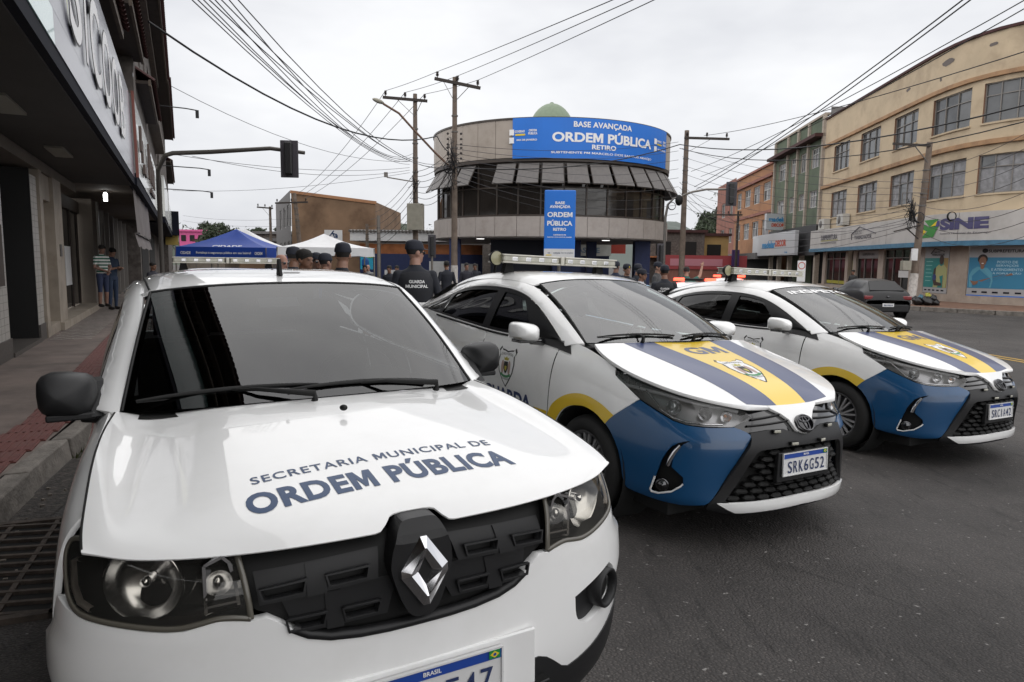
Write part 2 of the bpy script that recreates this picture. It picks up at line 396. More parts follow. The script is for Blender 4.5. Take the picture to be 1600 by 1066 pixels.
# ---------------------------------------------------------------- car body nets (local: x to its left side, y backwards from the nose, z up)
def full(H):
    H = [list(map(tuple, r)) for r in H]
    return [[(-p[0], p[1], p[2]) for p in r] for r in H[:0:-1]]+H
def perimeter(plan, prof):
    """plan: [(x,y)] from nose to tail round one side; prof: {station index: [(inset,z)...]}, interpolated between"""
    plan = np.array(plan, float); n = len(plan); keys = sorted(prof); rows = []
    for i in range(n):
        a = plan[max(i-1, 0)]; b = plan[min(i+1, n-1)]
        if i == 0: a = plan[1]*[-1, 1]
        if i == n-1: b = plan[-2]*[-1, 1]
        t = (b-a)/np.linalg.norm(b-a); nin = np.array([-t[1], t[0]])        # inward
        k0 = max([k for k in keys if k <= i]); k1 = min([k for k in keys if k >= i]); w = 0 if k0 == k1 else (i-k0)/(k1-k0)
        pr = np.array(prof[k0])*(1-w)+np.array(prof[k1])*w
        rows.append([(plan[i][0]+nin[0]*q[0], plan[i][1]+nin[1]*q[0], q[1]) for q in pr])
    return full(rows)
def kwid_nets():
    plan = [(0, -.01), (.16, -.006), (.32, .006), (.46, .035), (.58, .075), (.68, .135), (.76, .21), (.802, .31), (.812, .46), (.808, .64), (.80, .86), (.79, 1.15), (.79, 1.6), (.79, 2.1), (.79, 2.6), (.785, 3.0), (.77, 3.35), (.70, 3.58), (.50, 3.67), (0, 3.69)]
    f0 = [(.16, .17), (.06, .22), (.01, .33), (.0, .45), (.012, .56), (.022, .64), (.022, .72), (.02, .79), (.03, .85), (.07, .892)]
    f4 = [(.16, .17), (.06, .22), (.01, .33), (.0, .45), (.008, .56), (.012, .64), (.02, .70), (.03, .77), (.05, .835), (.09, .888)]
    f6 = [(.12, .18), (.05, .23), (.01, .34), (.0, .46), (.0, .56), (.002, .64), (.012, .72), (.03, .79), (.055, .85), (.10, .900)]
    f8 = [(.08, .2), (.03, .25), (.01, .34), (.0, .46), (.0, .56), (.002, .66), (.010, .76), (.022, .85), (.046, .92), (.09, .955)]
    f10 = [(.06, .2), (.02, .26), (.0, .36), (.0, .48), (.0, .58), (.002, .68), (.012, .79), (.025, .89), (.048, .97), (.095, 1.006)]
    f11 = [(.06, .2), (.02, .26), (.0, .36), (.0, .48), (.0, .58), (.004, .68), (.014, .79), (.028, .89), (.06, .985), (.118, 1.034)]
    f13 = [(.06, .2), (.02, .26), (.0, .36), (.012, .48), (.012, .58), (.004, .68), (.004, .79), (.02, .89), (.035, .98), (.06, 1.03)]
    f17 = [(.06, .2), (.02, .26), (.0, .36), (.0, .48), (.0, .58), (.0, .68), (.004, .79), (.02, .89), (.035, 1.0), (.06, 1.07)]
    P = perimeter(plan, {0: f0, 4: f4, 6: f6, 8: f8, 10: f10, 11: f11, 13: f13, 17: f17, 19: f17})
    xs = [0, .14, .28, .42, .54, .63, .695, .735]
    fr = [(.030, .886), (.033, .885), (.045, .883), (.075, .880), (.112, .881), (.148, .885), (.185, .892), (.215, .897)]   # leading edge (y,z)
    rows = []
    for i, x in enumerate(xs):
        e = i/7; y0, z0 = fr[i]
        xr = x*(.66/.735)
        yr = .93+.17*(x/.735)**2.2; zr = 1.052-.030*(x/.735)**2
        c = []
        for t, lift in ((0, 0), (.03, .024), (.085, .040), (.2, .046), (.45, .040), (.75, .020), (1, 0)):
            xx = x+(xr-x)*max(0, t-.35)/.65
            dip = -.017*math.exp(-((e-.66)/.13)**2)*min(1, t*3) if t > 0 else 0          # soft valley beside the raised centre
            lf = lift*(1-.75*e**3)
            c.append((xx, y0+(yr-y0)*t, z0+(zr-z0)*t+lf+dip))
        rows.append(c)
    rows[-1] = [(.718, .210, .897), (.720, .245, .910), (.722, .30, .924), (.718, .42, .950), (.714, .64, .984), (.697, .90, 1.014), (.664, 1.12, 1.030)]
    rows[-2] = [tuple((np.array(a)*.5+np.array(b)*.5)+[0, 0, .006]) if 0 < k_ < 6 else tuple(np.array(a)*.5+np.array(b)*.5) for k_, (a, b) in enumerate(zip(rows[-1], rows[-3]))]
    H = full(rows)
    wb = [(0, .915, 1.055), (.2, .925, 1.053), (.4, .965, 1.045), (.55, 1.03, 1.036), (.645, 1.105, 1.03)]
    wt = [(0, 1.60, 1.438), (.17, 1.603, 1.436), (.33, 1.62, 1.428), (.46, 1.645, 1.417), (.53, 1.668, 1.404)]
    rows = []
    for a, b in zip(wb, wt):
        a, b = np.array(a), np.array(b); rows.append([tuple(a+(b-a)*t+np.array([0, -.012, .022])*4*t*(1-t)) for t in (0, .33, .66, 1)])
    Wd = full(rows)
    rf = []
    for i, x in enumerate((0, .2, .36, .475, .535, .565)):
        y0, z0 = [(1.605, 1.443), (1.608, 1.441), (1.628, 1.432), (1.65, 1.420), (1.675, 1.408), (1.70, 1.395)][i]; dz = [0, 0, -.006, -.02, -.042, -.075][i]
        rf.append([(x, y0, z0), (x*1.01, y0+.12, 1.465+dz), (x*1.02, 2.0, 1.487+dz), (x*1.03, 2.4, 1.490+dz), (x*1.02, 2.9, 1.475+dz), (x*.98, 3.35, 1.435+dz), (x*.95, 3.45, 1.41+dz)])
    Rf = full(rf)
    return dict(P=Surf(P), H=Surf(H), W=Surf(Wd), R=Surf(Rf))

def yaris_nets():
    plan = [(0, .0), (.16, .004), (.31, .024), (.45, .066), (.57, .13), (.68, .225), (.765, .36), (.815, .52), (.845, .70), (.855, .9), (.855, 1.2), (.86, 1.6), (.862, 2.1), (.862, 2.6), (.86, 3.1), (.855, 3.5), (.84, 3.9), (.79, 4.2), (.66, 4.37), (.4, 4.42), (0, 4.43)]
    f0 = [(.16, .15), (.06, .175), (.005, .215), (.02, .30), (.015, .40), (.0, .50), (.0, .585), (.03, .65), (.065, .71), (.125, .775)]
    f3 = [(.14, .15), (.05, .175), (.0, .215), (.015, .30), (.012, .40), (.0, .50), (.0, .585), (.03, .65), (.062, .715), (.115, .785)]
    f5 = [(.12, .16), (.05, .19), (.005, .235), (.005, .31), (.0, .40), (.0, .49), (.0, .57), (.025, .65), (.06, .73), (.115, .815)]
    f7 = [(.10, .17), (.04, .2), (.01, .25), (.005, .32), (.0, .41), (.0, .5), (.004, .60), (.02, .70), (.048, .80), (.10, .885)]
    f9 = [(.05, .18), (.02, .22), (.01, .28), (.0, .36), (.0, .46), (.0, .56), (.004, .66), (.014, .76), (.038, .87), (.095, .955)]
    f10 = [(.05, .18), (.02, .22), (.01, .28), (.0, .36), (.0, .46), (.0, .56), (.006, .66), (.016, .77), (.045, .92), (.13, 1.045)]
    f12 = [(.07, .2), (.03, .24), (.008, .30), (.006, .38), (.014, .47), (.018, .57), (.004, .68), (.002, .79), (.018, .91), (.055, 1.025)]
    f14 = [(.07, .2), (.03, .24), (.008, .30), (.004, .38), (.010, .47), (.012, .58), (.004, .69), (.0, .82), (.018, .95), (.06, 1.09)]
    f16 = [(.07, .2), (.03, .24), (.008, .30), (.0, .38), (.0, .48), (.0, .60), (.004, .72), (.012, .86), (.04, 1.0), (.11, 1.14)]
    P = perimeter(plan, {0: f0, 3: f3, 5: f5, 7: f7, 9: f9, 10: f10, 12: f12, 14: f14, 16: f16, 20: f16})
    edge = [(.40, .115, .795), (.60, .245, .825), (.72, .42, .868), (.775, .64, .918), (.772, .84, .965), (.745, 1.0, 1.012), (.705, 1.10, 1.045)]
    cen = [(0, .118, .772), (0, .19, .825), (0, .33, .885), (0, .50, .937), (0, .70, .985), (0, .90, 1.024), (0, 1.02, 1.050)]
    rows = []
    for e in (0, .2, .4, .6, .78, .9, 1):
        r = []
        for i, (a, b) in enumerate(zip(cen, edge)):
            a = np.array(a); b = np.array(b); p = a+(b-a)*e; p[1] = a[1]+(b[1]-a[1])*e**2.2; p[2] = a[2]+(b[2]-a[2])*e**2+(.020*(1-e)*e*4*.35 if i else 0)
            r.append(tuple(p))
        rows.append(r)
    H = full(rows)
    wb = [(0, 1.0, 1.062), (.25, 1.012, 1.06), (.47, 1.06, 1.054), (.62, 1.13, 1.048), (.70, 1.20, 1.042)]
    wt = [(0, 1.90, 1.458), (.19, 1.905, 1.456), (.37, 1.93, 1.444), (.49, 1.965, 1.424), (.55, 1.995, 1.408)]
    rows = []
    for a, b in zip(wb, wt):
        a, b = np.array(a), np.array(b); rows.append([tuple(a+(b-a)*t+np.array([0, -.014, .030])*4*t*(1-t)) for t in (0, .33, .66, 1)])
    Wd = full(rows)
    rf = []
    for i, x in enumerate((0, .2, .36, .48, .545, .585)):
        y0, z0 = [(1.905, 1.464), (1.91, 1.462), (1.935, 1.450), (1.97, 1.430), (2.0, 1.413), (2.03, 1.395)][i]; dz = [0, -.001, -.007, -.022, -.044, -.078][i]
        rf.append([(x, y0, z0), (x*1.01, y0+.14, 1.490+dz), (x*1.02, 2.35, 1.512+dz), (x*1.02, 2.75, 1.510+dz), (x*1.0, 3.1, 1.482+dz), (x*.95, 3.42, 1.42+dz), (x*.92, 3.52, 1.39+dz)])
    Rf = full(rf)
    return dict(P=Surf(P), H=Surf(H), W=Surf(Wd), R=Surf(Rf))
# ---------------------------------------------------------------- shared car pieces
def wheel(parent, x, y, r, w, side, spokes=10, r_rim=None, double=False, steer=0.):
    """wheel > tyre, rim; side = +1/-1 outward x; built at its axle"""
    e = empty('wheel'); e.parent = parent; e.location = (x, y, r); e.rotation_euler = (0, 0, steer)
    rr = r_rim or r*.66; T = Matrix.Rotation(math.pi/2*side, 4, 'Y')
    MB().lathe([(rr-.015, -w*.95), (rr+.01, -w), (r-.03, -w), (r-.006, -w*.9), (r, -w*.75), (r, -w*.25), (r-.006, -w*.1), (r-.03, 0), (rr+.03, .006), (rr+.008, .0), (rr-.005, -.02)], 48, T).build('tyre', M['tyre'], e)
    b = MB().lathe([(rr, -.004), (rr+.006, -.002), (rr-.004, -.004), (rr-.016, -.014), (rr-.02, -.05), (rr-.03, -w*.8)], 48, T)
    b.lathe([(.03, -.02), (.058, -.022), (.064, -.03), (.06, -.07)], 20, T); b.lathe([(0, -.016), (.03, -.018), (.03, -.025)], 16, T)
    b.build('rim', M['alloy_d'], e)
    sp = MB()
    for k in range(spokes):
        a = 2*math.pi*k/spokes
        for da in ((-.10, .10) if double else (0,)):
            a0, a1 = a+da*.4, a+da*1.35; ww = .015 if double else .022
            p0 = T @ Vector((.05*math.cos(a0), .05*math.sin(a0), -.024)); p1 = T @ Vector(((rr-.012)*math.cos(a1), (rr-.012)*math.sin(a1), -.016))
            sp.beam(p0, p1, ww, .02, up=(side, 0, 0))
    sp.build('spoke_set', M['alloy'], e)
    MB().lathe([(0, -.085), (rr*.78, -.085), (rr*.78, -.10), (0, -.10)], 32, T).build('brake_disc', M['alloy_d'], e)
    return e
def plate(parent, loc, chars, tilt=0., w=.40, h=.13, cut=None):
    """Brazilian plate: blue band, flag, characters; faces local -y"""
    e = empty('license_plate'); e.parent = parent; e.location = loc; e.rotation_euler = (tilt, 0, 0)
    MB().box((0, .004, 0), (w, .006, h)).build('plate_sheet', M['plate_w'], e, bevel=.002)
    MB().box((0, 0, h/2-.0165), (w-.008, .003, .03)).build('blue_band', M['plate_b'], e)
    fr = MB()
    for s in (-1, 1): fr.box((s*(w/2-.0025), -.001, 0), (.005, .006, h)); fr.box((0, -.001, s*(h/2-.0025)), (w-.01, .006, .005))
    fr.build('rim', M['plate_w'], e)
    Tm = Matrix.Rotation(math.pi/2, 4, 'X')
    text_flat('lettering', 'BRASIL', Matrix.Translation((0, -.004, h/2-.0165)) @ Tm, height=.012, m=M['txt_w'], parent=e, bold=.02)
    fl = Matrix.Translation((w/2-.026, -.004, h/2-.0165)) @ Tm
    MB().prism([(-.016, -.011), (.016, -.011), (.016, .011), (-.016, .011)], -.001, 0, fl).build('flag', M['green'], e)
    MB().prism([(-.013, 0), (0, -.009), (.013, 0), (0, .009)], 0, .0008, fl).build('flag_diamond', M['yel'], e)
    MB().lathe([(.0045, .001), (0, .0014)], 12, fl).build('flag_disc', M['plate_b'], e)
    cw = (w-.06)/7
    for i, ch in enumerate(chars):
        if ch == ' ': continue
        text_flat('character', ch, Matrix.Translation((-w/2+.03+cw*(i+.5)+.006, -.0025, -.017)) @ Tm, width=(.010 if ch == '1' else cw*.74), height=.066, m=M['plate_ink'], parent=e, bold=.006)
    return e
def wiper(parent, pivot, tip0, tip1, lift=.0, S=None):
    e = empty('wiper'); e.parent = parent
    p, a, b = Vector(pivot), Vector(tip0), Vector(tip1); mid = (a+b)/2
    arm = MB(); arm.tube([p+Vector((0, 0, .0)), p+Vector((0, -.01, .03)), (p*.3+mid*.7)+Vector((0, -.02, .03)), mid+Vector((0, -.006, .016))], [.014, .012, .007, .005], 8)
    arm.build('wiper_arm', M['plastic_d'], e)
    bl = MB(); pts = [a+(b-a)*t+Vector((0, -.004, .010+.012*(1-(2*t-1)**2))) for t in np.linspace(0, 1, 9)]
    bl.tube(pts, [.004, .006, .007, .008, .009, .008, .007, .006, .004], 6)
    bl.tube([a+(b-a)*t+Vector((0, 0, .004)) for t in (0, .5, 1)], .0035, 4)
    bl.build('wiper_blade', M['rubber'], e); return e
def interior(parent, hw, y0, y1, zd, zroof, wheel_x, tone='interior'):
    """dashboard, steering wheel, seats and a dark inner shell seen through the glass"""
    b = MB(); b.box((0, y0+.32, zd-.10), (hw*1.85, .55, .20)); b.ball((wheel_x, y0+.50, zd), (.20, .10, .06), 16, 8); b.build('dashboard', M[tone], parent, bevel=.02)
    s = empty('steering_wheel'); s.parent = parent; s.location = (wheel_x, y0+.72, zd-.02); s.rotation_euler = (R(-62), 0, 0)
    q = MB(); q.tube([(.185*math.cos(a), .185*math.sin(a), 0) for a in np.linspace(0, 2*math.pi, 33)], .014, 8, False); q.build('rim', M['plastic_d'], s)
    q = MB(); q.box((0, 0, -.01), (.34, .05, .02)); q.box((0, -.08, -.01), (.05, .16, .02)); q.ball((0, 0, -.01), (.07, .06, .03)); q.build('hub', M['plastic_d'], s)
    for sx in (-1, 1):
        st = empty('seat'); st.parent = parent; st.location = (sx*.36, y0+1.25, .45)
        q = MB(); q.box((0, 0, 0), (.50, .52, .18)); q.build('cushion', M['seat'], st, bevel=.05)
        q = MB(); q.box((0, .30, .33), (.48, .16, .66), M4=Matrix.Rotation(R(-14), 4, 'X')); q.build('backrest', M['seat'], st, bevel=.06)
        q = MB(); q.box((0, .41, .76), (.27, .10, .20), M4=Matrix.Rotation(R(-10), 4, 'X')); q.build('headrest', M['seat'], st, bevel=.04)
    q = MB(); q.box((0, y1-.35, .75), (hw*1.7, .18, .66)); q.build('rear_bench', M['seat'], parent, bevel=.05)
    q = MB(); q.bbox((-hw*.93, y0+.6, .28), (hw*.93, y1, .36)); q.build('cabin_floor', M['interior'], parent)
    m = MB(); m.box((0, y0+.62+.25, zroof-.11), (.22, .02, .06)); m.box((0, y0+.60+.25, zroof-.06), (.02, .02, .08)); m.build('inner_mirror', M['plastic_d'], parent, bevel=.008)
def mirror_door(parent, x, y, z, side, m_shell, size=(.20, .10, .145), m_low=None, lamp=False):
    e = empty('door_mirror'); e.parent = parent; e.location = (x, y, z)
    sx, sy, sz = size; V = []; F = []; n = 16
    prof = [(-.55, .90), (-.47, .99)]+[(t, (1-max(t, 0)**2.4)**.5) for t in (-.2, .1, .35, .55, .72, .85, .93, .975, .995, 1.)]
    # rings along -y (front of shell), superellipse sections
    for t, k in prof:
        for i in range(n):
            a = 2*math.pi*i/n; ca, sa = math.cos(a), math.sin(a); ex = .55
            px = math.copysign(abs(ca)**ex, ca)*sx/2*k*(1 if ca*side < 0 else .96); pz = math.copysign(abs(sa)**ex, sa)*sz/2*(k*.25+.75*k**1.2)
            V.append((px+side*.02*t, -t*sy, pz+.01*side*px/sx*2))
    for i in range(len(prof)-1):
        for k in range(n): F.append((i*n+k, (i+1)*n+k, (i+1)*n+(k+1) % n, i*n+(k+1) % n))
    if side != 0:
        o = mobj('mirror_shell', V, [f[::-1] for f in F], m_shell, e, True)
    MB().box((0, sy*.50, 0), (sx*.80, .01, sz*.70)).build('mirror_glass', M['chrome'], e, bevel=.004)
    low = m_low or M['plastic']
    a = MB(); a.tube([(-side*sx*.25, -.01, -sz*.46), (-side*sx*.55, .005, -sz*.55), (-side*(sx*.5+.10), .03, -sz*.62)], [.028, .026, .03], 10)
    a.box((-side*.01, -sy*.15, -sz*.46), (sx*.86, sy*.9, sz*.16)); a.build('mirror_arm', low, e, bevel=.006)
    if lamp:
        MB().box((side*sx*.40, -sy*.38, -sz*.27), (sx*.26, sy*.5, sz*.10), rz=side*.5).build('turn_signal', M['lens_old'], e, bevel=.004)
    return e
def strip(name, S, uvs, w, m, parent, off=.003, thick=.004):
    """thin raised bead following a uv path on S"""
    uv = np.array(uvs, float); P = S(uv[:, 0], uv[:, 1]); N_ = S.nrm(uv[:, 0], uv[:, 1]); V = []; F = []
    for i in range(len(P)):
        t = P[min(i+1, len(P)-1)]-P[max(i-1, 0)]; t /= max(np.linalg.norm(t), 1e-9); b = np.cross(N_[i], t)
        for s_, o_ in ((-1, 0), (-.7, 1), (.7, 1), (1, 0)): V.append(P[i]+b*(s_*w/2)+N_[i]*(off if o_ else off-thick))
    for i in range(len(P)-1):
        for k in range(3): F.append((i*4+k, i*4+k+1, (i+1)*4+k+1, (i+1)*4+k))
    return mobj(name, V, F, m, parent, True)
# ---------------------------------------------------------------- white hatchback (nearest car)
def build_kwid():
    car = empty('parked_car', (-.207, 1.631, 0), .497, 'white hatchback with navy lettering on its bonnet, nearest the camera', 'car', ry=-.012)
    n = kwid_nets(); P, H, Wd, Rf = n['P'], n['H'], n['W'], n['R']
    front = lambda S_: (S_[..., 1] < .75) & (S_[..., 0] > -.05)
    sidef = lambda S_: (S_[..., 0] > .5) & (S_[..., 1] > .15)
    xz = lambda L, sm=2: P.inv(chaikin(L, sm) if sm else L, (0, 2), front)
    yz = lambda L, sm=1: P.inv(chaikin(L, sm) if sm else L, (1, 2), sidef)
    c = (P.n-1)//2; top = P.m-1
    sym = lambda U: np.concatenate([U, (np.array([2*c, 0])+U*[-1, 1])[::-1]])
    # headlamp and grille outlines (right half, front view)
    hl = [(.392, .735), (.392, .735), (.398, .80), (.412, .882), (.412, .882), (.53, .884), (.62, .887), (.72, .896), (.745, .889), (.758, .868), (.762, .845), (.760, .812), (.755, .778), (.742, .757), (.722, .749), (.69, .744), (.63, .736), (.57, .729), (.53, .729), (.495, .736), (.46, .744), (.425, .742)]
    uh = xz(hl)
    kb = np.array([(0, .648), (.08, .6485), (.15, .652), (.22, .661), (.27, .676), (.305, .697), (.335, .718), (.36, .734), (.380, .742)])
    ukb = P.inv(kb, (0, 2), front)
    utop = np.array([(u, top) for u in np.linspace(P.inv([(.412, .885)], (0, 2), front)[0][0], c, 14)])
    ug = np.concatenate([ukb, P.inv([(.390, .75), (.40, .83)], (0, 2), front), utop])
    usym = sym(ug[:-1])
    # lower edge of the white bumper against the black skirt
    lb = P.inv([(0, .450), (.2, .450), (.31, .452), (.345, .451), (.375, .438), (.40, .418), (.435, .386), (.46, .374), (.50, .378), (.56, .389), (.63, .410), (.70, .438)], (0, 2), front)
    lbs = P.inv([(.30, .447), (.345, .452)], (1, 2), sidef)
    bump_up = P.inv([(.394, .731), (.46, .738), (.53, .722), (.57, .722), (.63, .729), (.69, .737), (.722, .742), (.748, .752)], (0, 2), front)
    bump_side = P.inv([(.318, .765), (.335, .72), (.345, .60)], (1, 2), sidef)
    ub = np.concatenate([lb, lbs, bump_side[::-1], bump_up[::-1], ukb[::-1][1:]])
    hole_fog = xz([(.478, .578), (.478, .578), (.53, .592), (.645, .618), (.645, .618), (.680, .588), (.676, .535), (.63, .492), (.555, .472), (.52, .484), (.495, .502)])
    MB().bbox((-.62, .25, .2), (.62, .8, .84)).build('engine_bay', M['void'], car)
    full_b = np.concatenate([ub, (np.array([2*c, 0])+ub*[-1, 1])[::-1]])
    # drop the doubled centre points
    full_b = dedupe(full_b)
    ss = lambda t: np.clip(t, 0, 1)**2*(3-2*np.clip(t, 0, 1))
    ledge = lambda Pp, Nn: Pp+Nn*(.014*ss((.705-.02*(abs(Pp[:, 0])-.5)-Pp[:, 2])/.022)*ss((abs(Pp[:, 0])-.36)/.12)*(1-ss((.60-Pp[:, 2])/.10)))[:, None]
    panel('front_bumper', P, full_b, M['white'], car, fn=ledge, holes=[hole_fog, np.array([2*c, 0])+hole_fog*[-1, 1]], depth=.03, res=.022)
    # black skirt below
    bot = np.array([(u, .6) for u in np.linspace(c, P.inv([(.34, .30)], (1, 2), sidef)[0][0], 20)])
    sk = np.concatenate([bot, P.inv([(.34, .40)], (1, 2), sidef), lbs[::-1], lb[::-1]])
    sk = dedupe(np.concatenate([sk, (np.array([2*c, 0])+sk*[-1, 1])[::-1]]))
    panel('bumper_skirt', P, sk, M['plastic'], car, off=.004, depth=.04, res=.035)
    lg = xz([(.0, .40), (.0, .40), (.36, .40), (.36, .40), (.40, .36), (.40, .30), (.40, .30), (0, .30), (0, .30)], 1)
    lg = dedupe(np.concatenate([lg, (np.array([2*c, 0])+lg*[-1, 1])[::-1]]))
    panel('lower_intake', P, lg, M['void'], car, off=.006, depth=0, res=.05)
    for z in (.32, .345, .37): strip('intake_slat', P, P.inv([(x, z) for x in np.linspace(.0, .38, 8)], (0, 2), front), .010, M['plastic'], car, .012)
    # grille: dark floor, surround lip, barred rows
    panel('grille', P, usym, M['plastic_d'], car, off=-.030, depth=0, res=.03)
    lipo = ug[:10]; strip('grille_lip', P, ukb[:-3], .022, M['plastic'], car, .004, .02); 
    u2 = np.array([2*c, 0])+ukb[:-3]*[-1, 1]; strip('grille_lip', P, u2, .022, M['plastic'], car, .004, .02)
    def bar(x0, x1, z0, z1, sag, s, skew):
        # one slat with two sunken slots and a raised middle tab
        L = lambda x, z: (x, z-sag*(x/.3)**2)
        o = [L(x0, z0), L(x1-skew, z0), L(x1, z1), L(x0-skew, z1)]; o = resample(np.array(o), .03)
        w = x1-x0; h = z1-z0; holes = []
        for a, b in ((.10, .40), (.62, .92)):
            hh = [L(x0+w*a, z0+h*.12), L(x0+w*b, z0+h*.12), L(x0+w*b+.006, z0+h*.42), L(x0+w*a-.006, z0+h*.42)]
            holes.append(np.array(hh))
        mir = lambda U: U if s > 0 else np.array([2*c, 0])+U*[-1, 1]
        uo = mir(P.inv(o, (0, 2), front)); uhs = [mir(P.inv(resample(h_, .03), (0, 2), front)) for h_ in holes]
        zc = (z0+z1)/2
        def tilt(Pp, Nn):
            q = Pp.copy(); t = np.clip((Pp[:, 2]+sag*(Pp[:, 0]/.3)**2-z0)/h, 0, 1); q += Nn*(-.030*t[:, None]); return q
        e = panel('grille_slat', P, uo, M['plastic'], car, holes=uhs, off=.002, depth=.022, res=.02, fn=tilt)
        tb = np.array([L(x0+w*.43, z0-.004), L(x0+w*.59, z0-.004), L(x0+w*.585, z1-.006), L(x0+w*.435, z1-.006)])
        panel('slat_tab', P, mir(P.inv(resample(tb, .03), (0, 2), front)), M['plastic'], e, off=.007, depth=.03, res=.02, fn=tilt)
        for h_ in holes:
            k = h_.mean(0); rim = (h_-k)*[1.10, 1.35]+k
            panel('slat_slot', P, mir(P.inv(resample(rim, .03), (0, 2), front)), M['plastic'], e, holes=[mir(P.inv(resample(h_, .03), (0, 2), front))], off=.006, depth=.012, res=.02)
    for s in (-1, 1):
        bar(.105, .385, .782, .858, .012, s, .012)
        bar(.085, .330, .690, .770, .004, s, .036)
        cpl = P.inv([(.105, .86), (.12, .76), (.085, .69)], (0, 2), front)
    # badge: black shield and chrome diamond
    sh = [(.0, .672), (.026, .674), (.048, .70), (.079, .79), (.079, .82), (.072, .858), (.050, .908), (.03, .914), (0, .914)]
    shp = np.array(sh+[(-x, z) for x, z in sh[::-1][1:-1]]); shp = chaikin(shp, 2)
    ysurf = lambda x, z: -.010+.25*max(0, z-.875)**1.0*.6
    o2, T2, bd = tri_region(shp, [], .02)
    V = [(p[0], -.012+max(0, p[1]-.87)*.62+p[0]**2*.8, p[1]) for p in o2]; nV = len(V); V += [(p[0], .05+max(0, p[1]-.86)*.6, p[1]) for p in o2]
    mobj('badge_shield', V, [tuple(t) for t in T2]+[(a, a+nV, b+nV, b) for a, b in bd], M['plastic'], car, False)
    bg = empty('badge'); bg.parent = car; bg.location = (.002, -.017, .790); bg.rotation_euler = (R(-6), 0, 0)
    def ring(w, h, y, cut): return [(w*a, y, h*b) for a, b in ((0-cut, 1), (cut, 1), (1, cut*.8), (1, -cut*.8), (cut, -1), (-cut, -1), (-1, -cut*.8), (-1, cut*.8))]
    V = ring(.063, .088, .008, .14)+ring(.060, .084, -.002, .14)+ring(.039, .058, -.016, .06)+ring(.0185, .034, -.004, .0)+ring(.018, .033, .010, .0)
    Fq = [(i*8+k, i*8+(k+1) % 8, (i+1)*8+(k+1) % 8, (i+1)*8+k) for i in range(4) for k in range(8)]
    mobj('badge_diamond', V, Fq, M['chrome'], bg)
    # headlamps
    for s in (1, -1):
        mir = (s < 0)
        e = empty('headlight'); e.parent = car
        panel('lamp_housing', P, uh, M['gloss_black'], e, off=-.085, depth=0, res=.03, mirror=mir)
        o_, T_, bd_ = None, None, None
        # side wall of the housing
        O = resample(dedupe(uh), .15); A_ = P(O[:, 0], O[:, 1]); Nn = P.nrm(O[:, 0], O[:, 1]); V = list(A_-Nn*.006)+list(A_-Nn*.087); k = len(A_)
        if mir: V = [v*np.array([-1, 1, 1]) for v in V]
        mobj('housing_wall', V, [(i, (i+1) % k, k+(i+1) % k, k+i) for i in range(k)], M['plastic_d'], e, True)
        sx = s
        bowl = MB(); T = Matrix.Translation((sx*.600, .190, .806)) @ Matrix.Rotation(R(90), 4, 'X') @ Matrix.Rotation(R(26)*sx, 4, 'Y')
        bowl.lathe([(.088, .008), (.084, .004), (.075, -.016), (.058, -.03), (.03, -.04), (.012, -.042)], 40, T); bowl.build('reflector_bowl', M['reflector'], e)
        bb = MB(); bb.lathe([(.0, .0), (.011, -.002), (.013, -.03), (.012, -.04)], 16, T); bb.lathe([(.086, .006), (.091, .004), (.090, -.004)], 40, T); bb.build('bulb_shield', M['chrome'], e)
        # inner turn lamp
        T = Matrix.Translation((sx*.447, .092, .812)) @ Matrix.Rotation(R(90), 4, 'X') @ Matrix.Scale(sx, 4, (1, 0, 0))
        fr = [(-.036, -.062), (.034, -.062), (.034, .052), (-.004, .066), (-.018, .05), (-.030, .0)]
        q = MB(); k = len(fr)
        for a in range(k):
            p0, p1 = Vector((*fr[a], .0)), Vector((*fr[(a+1) % k], .0)); q.beam(T @ p0, T @ p1, .007, .02, up=(0, 1, 0))
        q.beam(T @ Vector((-.032, -.045, 0)), T @ Vector((.034, -.045, 0)), .005, .02, up=(0, 1, 0)); q.build('turn_lamp_frame', M['chrome'], e)
        q = MB(); q.lathe([(.03, .0), (.026, -.02), (.01, -.034), (0, -.036)], 20, T @ Matrix.Translation((.004, .0, -.006))); q.ball(T @ Vector((.004, 0, -.014)), (.012, .012, .016)); q.build('turn_lamp', M['reflector'], e)
        # outer bracket strip
        strip('marker_strip', P, (xz([(.735, .858), (.752, .848), (.750, .80), (.738, .772), (.715, .762)], 0) if s > 0 else np.array([2*c, 0])+xz([(.735, .858), (.752, .848), (.750, .80), (.738, .772), (.715, .762)], 0)*[-1, 1]), .014, mat('strip_pearl', (.72, .66, .62), .3, coat=.5), e, -.006, .01)
        panel('lamp_lens', P, uh, M['lens_old'], e, off=-.002, depth=.01, res=.025, mirror=mir)
        rim_ = np.concatenate([uh, uh[:1]]); strip('lens_rim', P, rim_ if s > 0 else np.array([2*c, 0])+rim_*[-1, 1], .014, mat('lens_rim', (.10, .092, .075), .35, coat=.5), e, .001, .006)
        # fog lamp pocket
        e2 = empty('fog_lamp'); e2.parent = car
        panel('fog_pocket', P, hole_fog, M['plastic'], e2, off=-.022, depth=0, res=.02, mirror=mir)
        Tf = Matrix.Translation((sx*.628, .108, .548)) @ Matrix.Rotation(R(90), 4, 'X') @ Matrix.Rotation(sx*R(28), 4, 'Y')
        MB().lathe([(.060, -.03), (.060, .018), (.054, .022), (.046, .014), (.044, -.004)], 32, Tf).build('fog_bezel', M['plastic'], e2)
        MB().lathe([(0, .002), (.03, -.002), (.044, -.008)], 24, Tf).build('fog_glass', M['plastic_d'], e2)
    # bonnet with a notch over the badge
    hc = (H.n-1)/2; wtop = H.m-1
    edge = [(u, 0) for u in np.linspace(0, hc-.74, 14)]+[(hc-.64, .08), (hc-.53, .45), (hc-.42, .95), (hc-.34, 1.06), (hc-.2, 1.10), (hc, 1.10)]
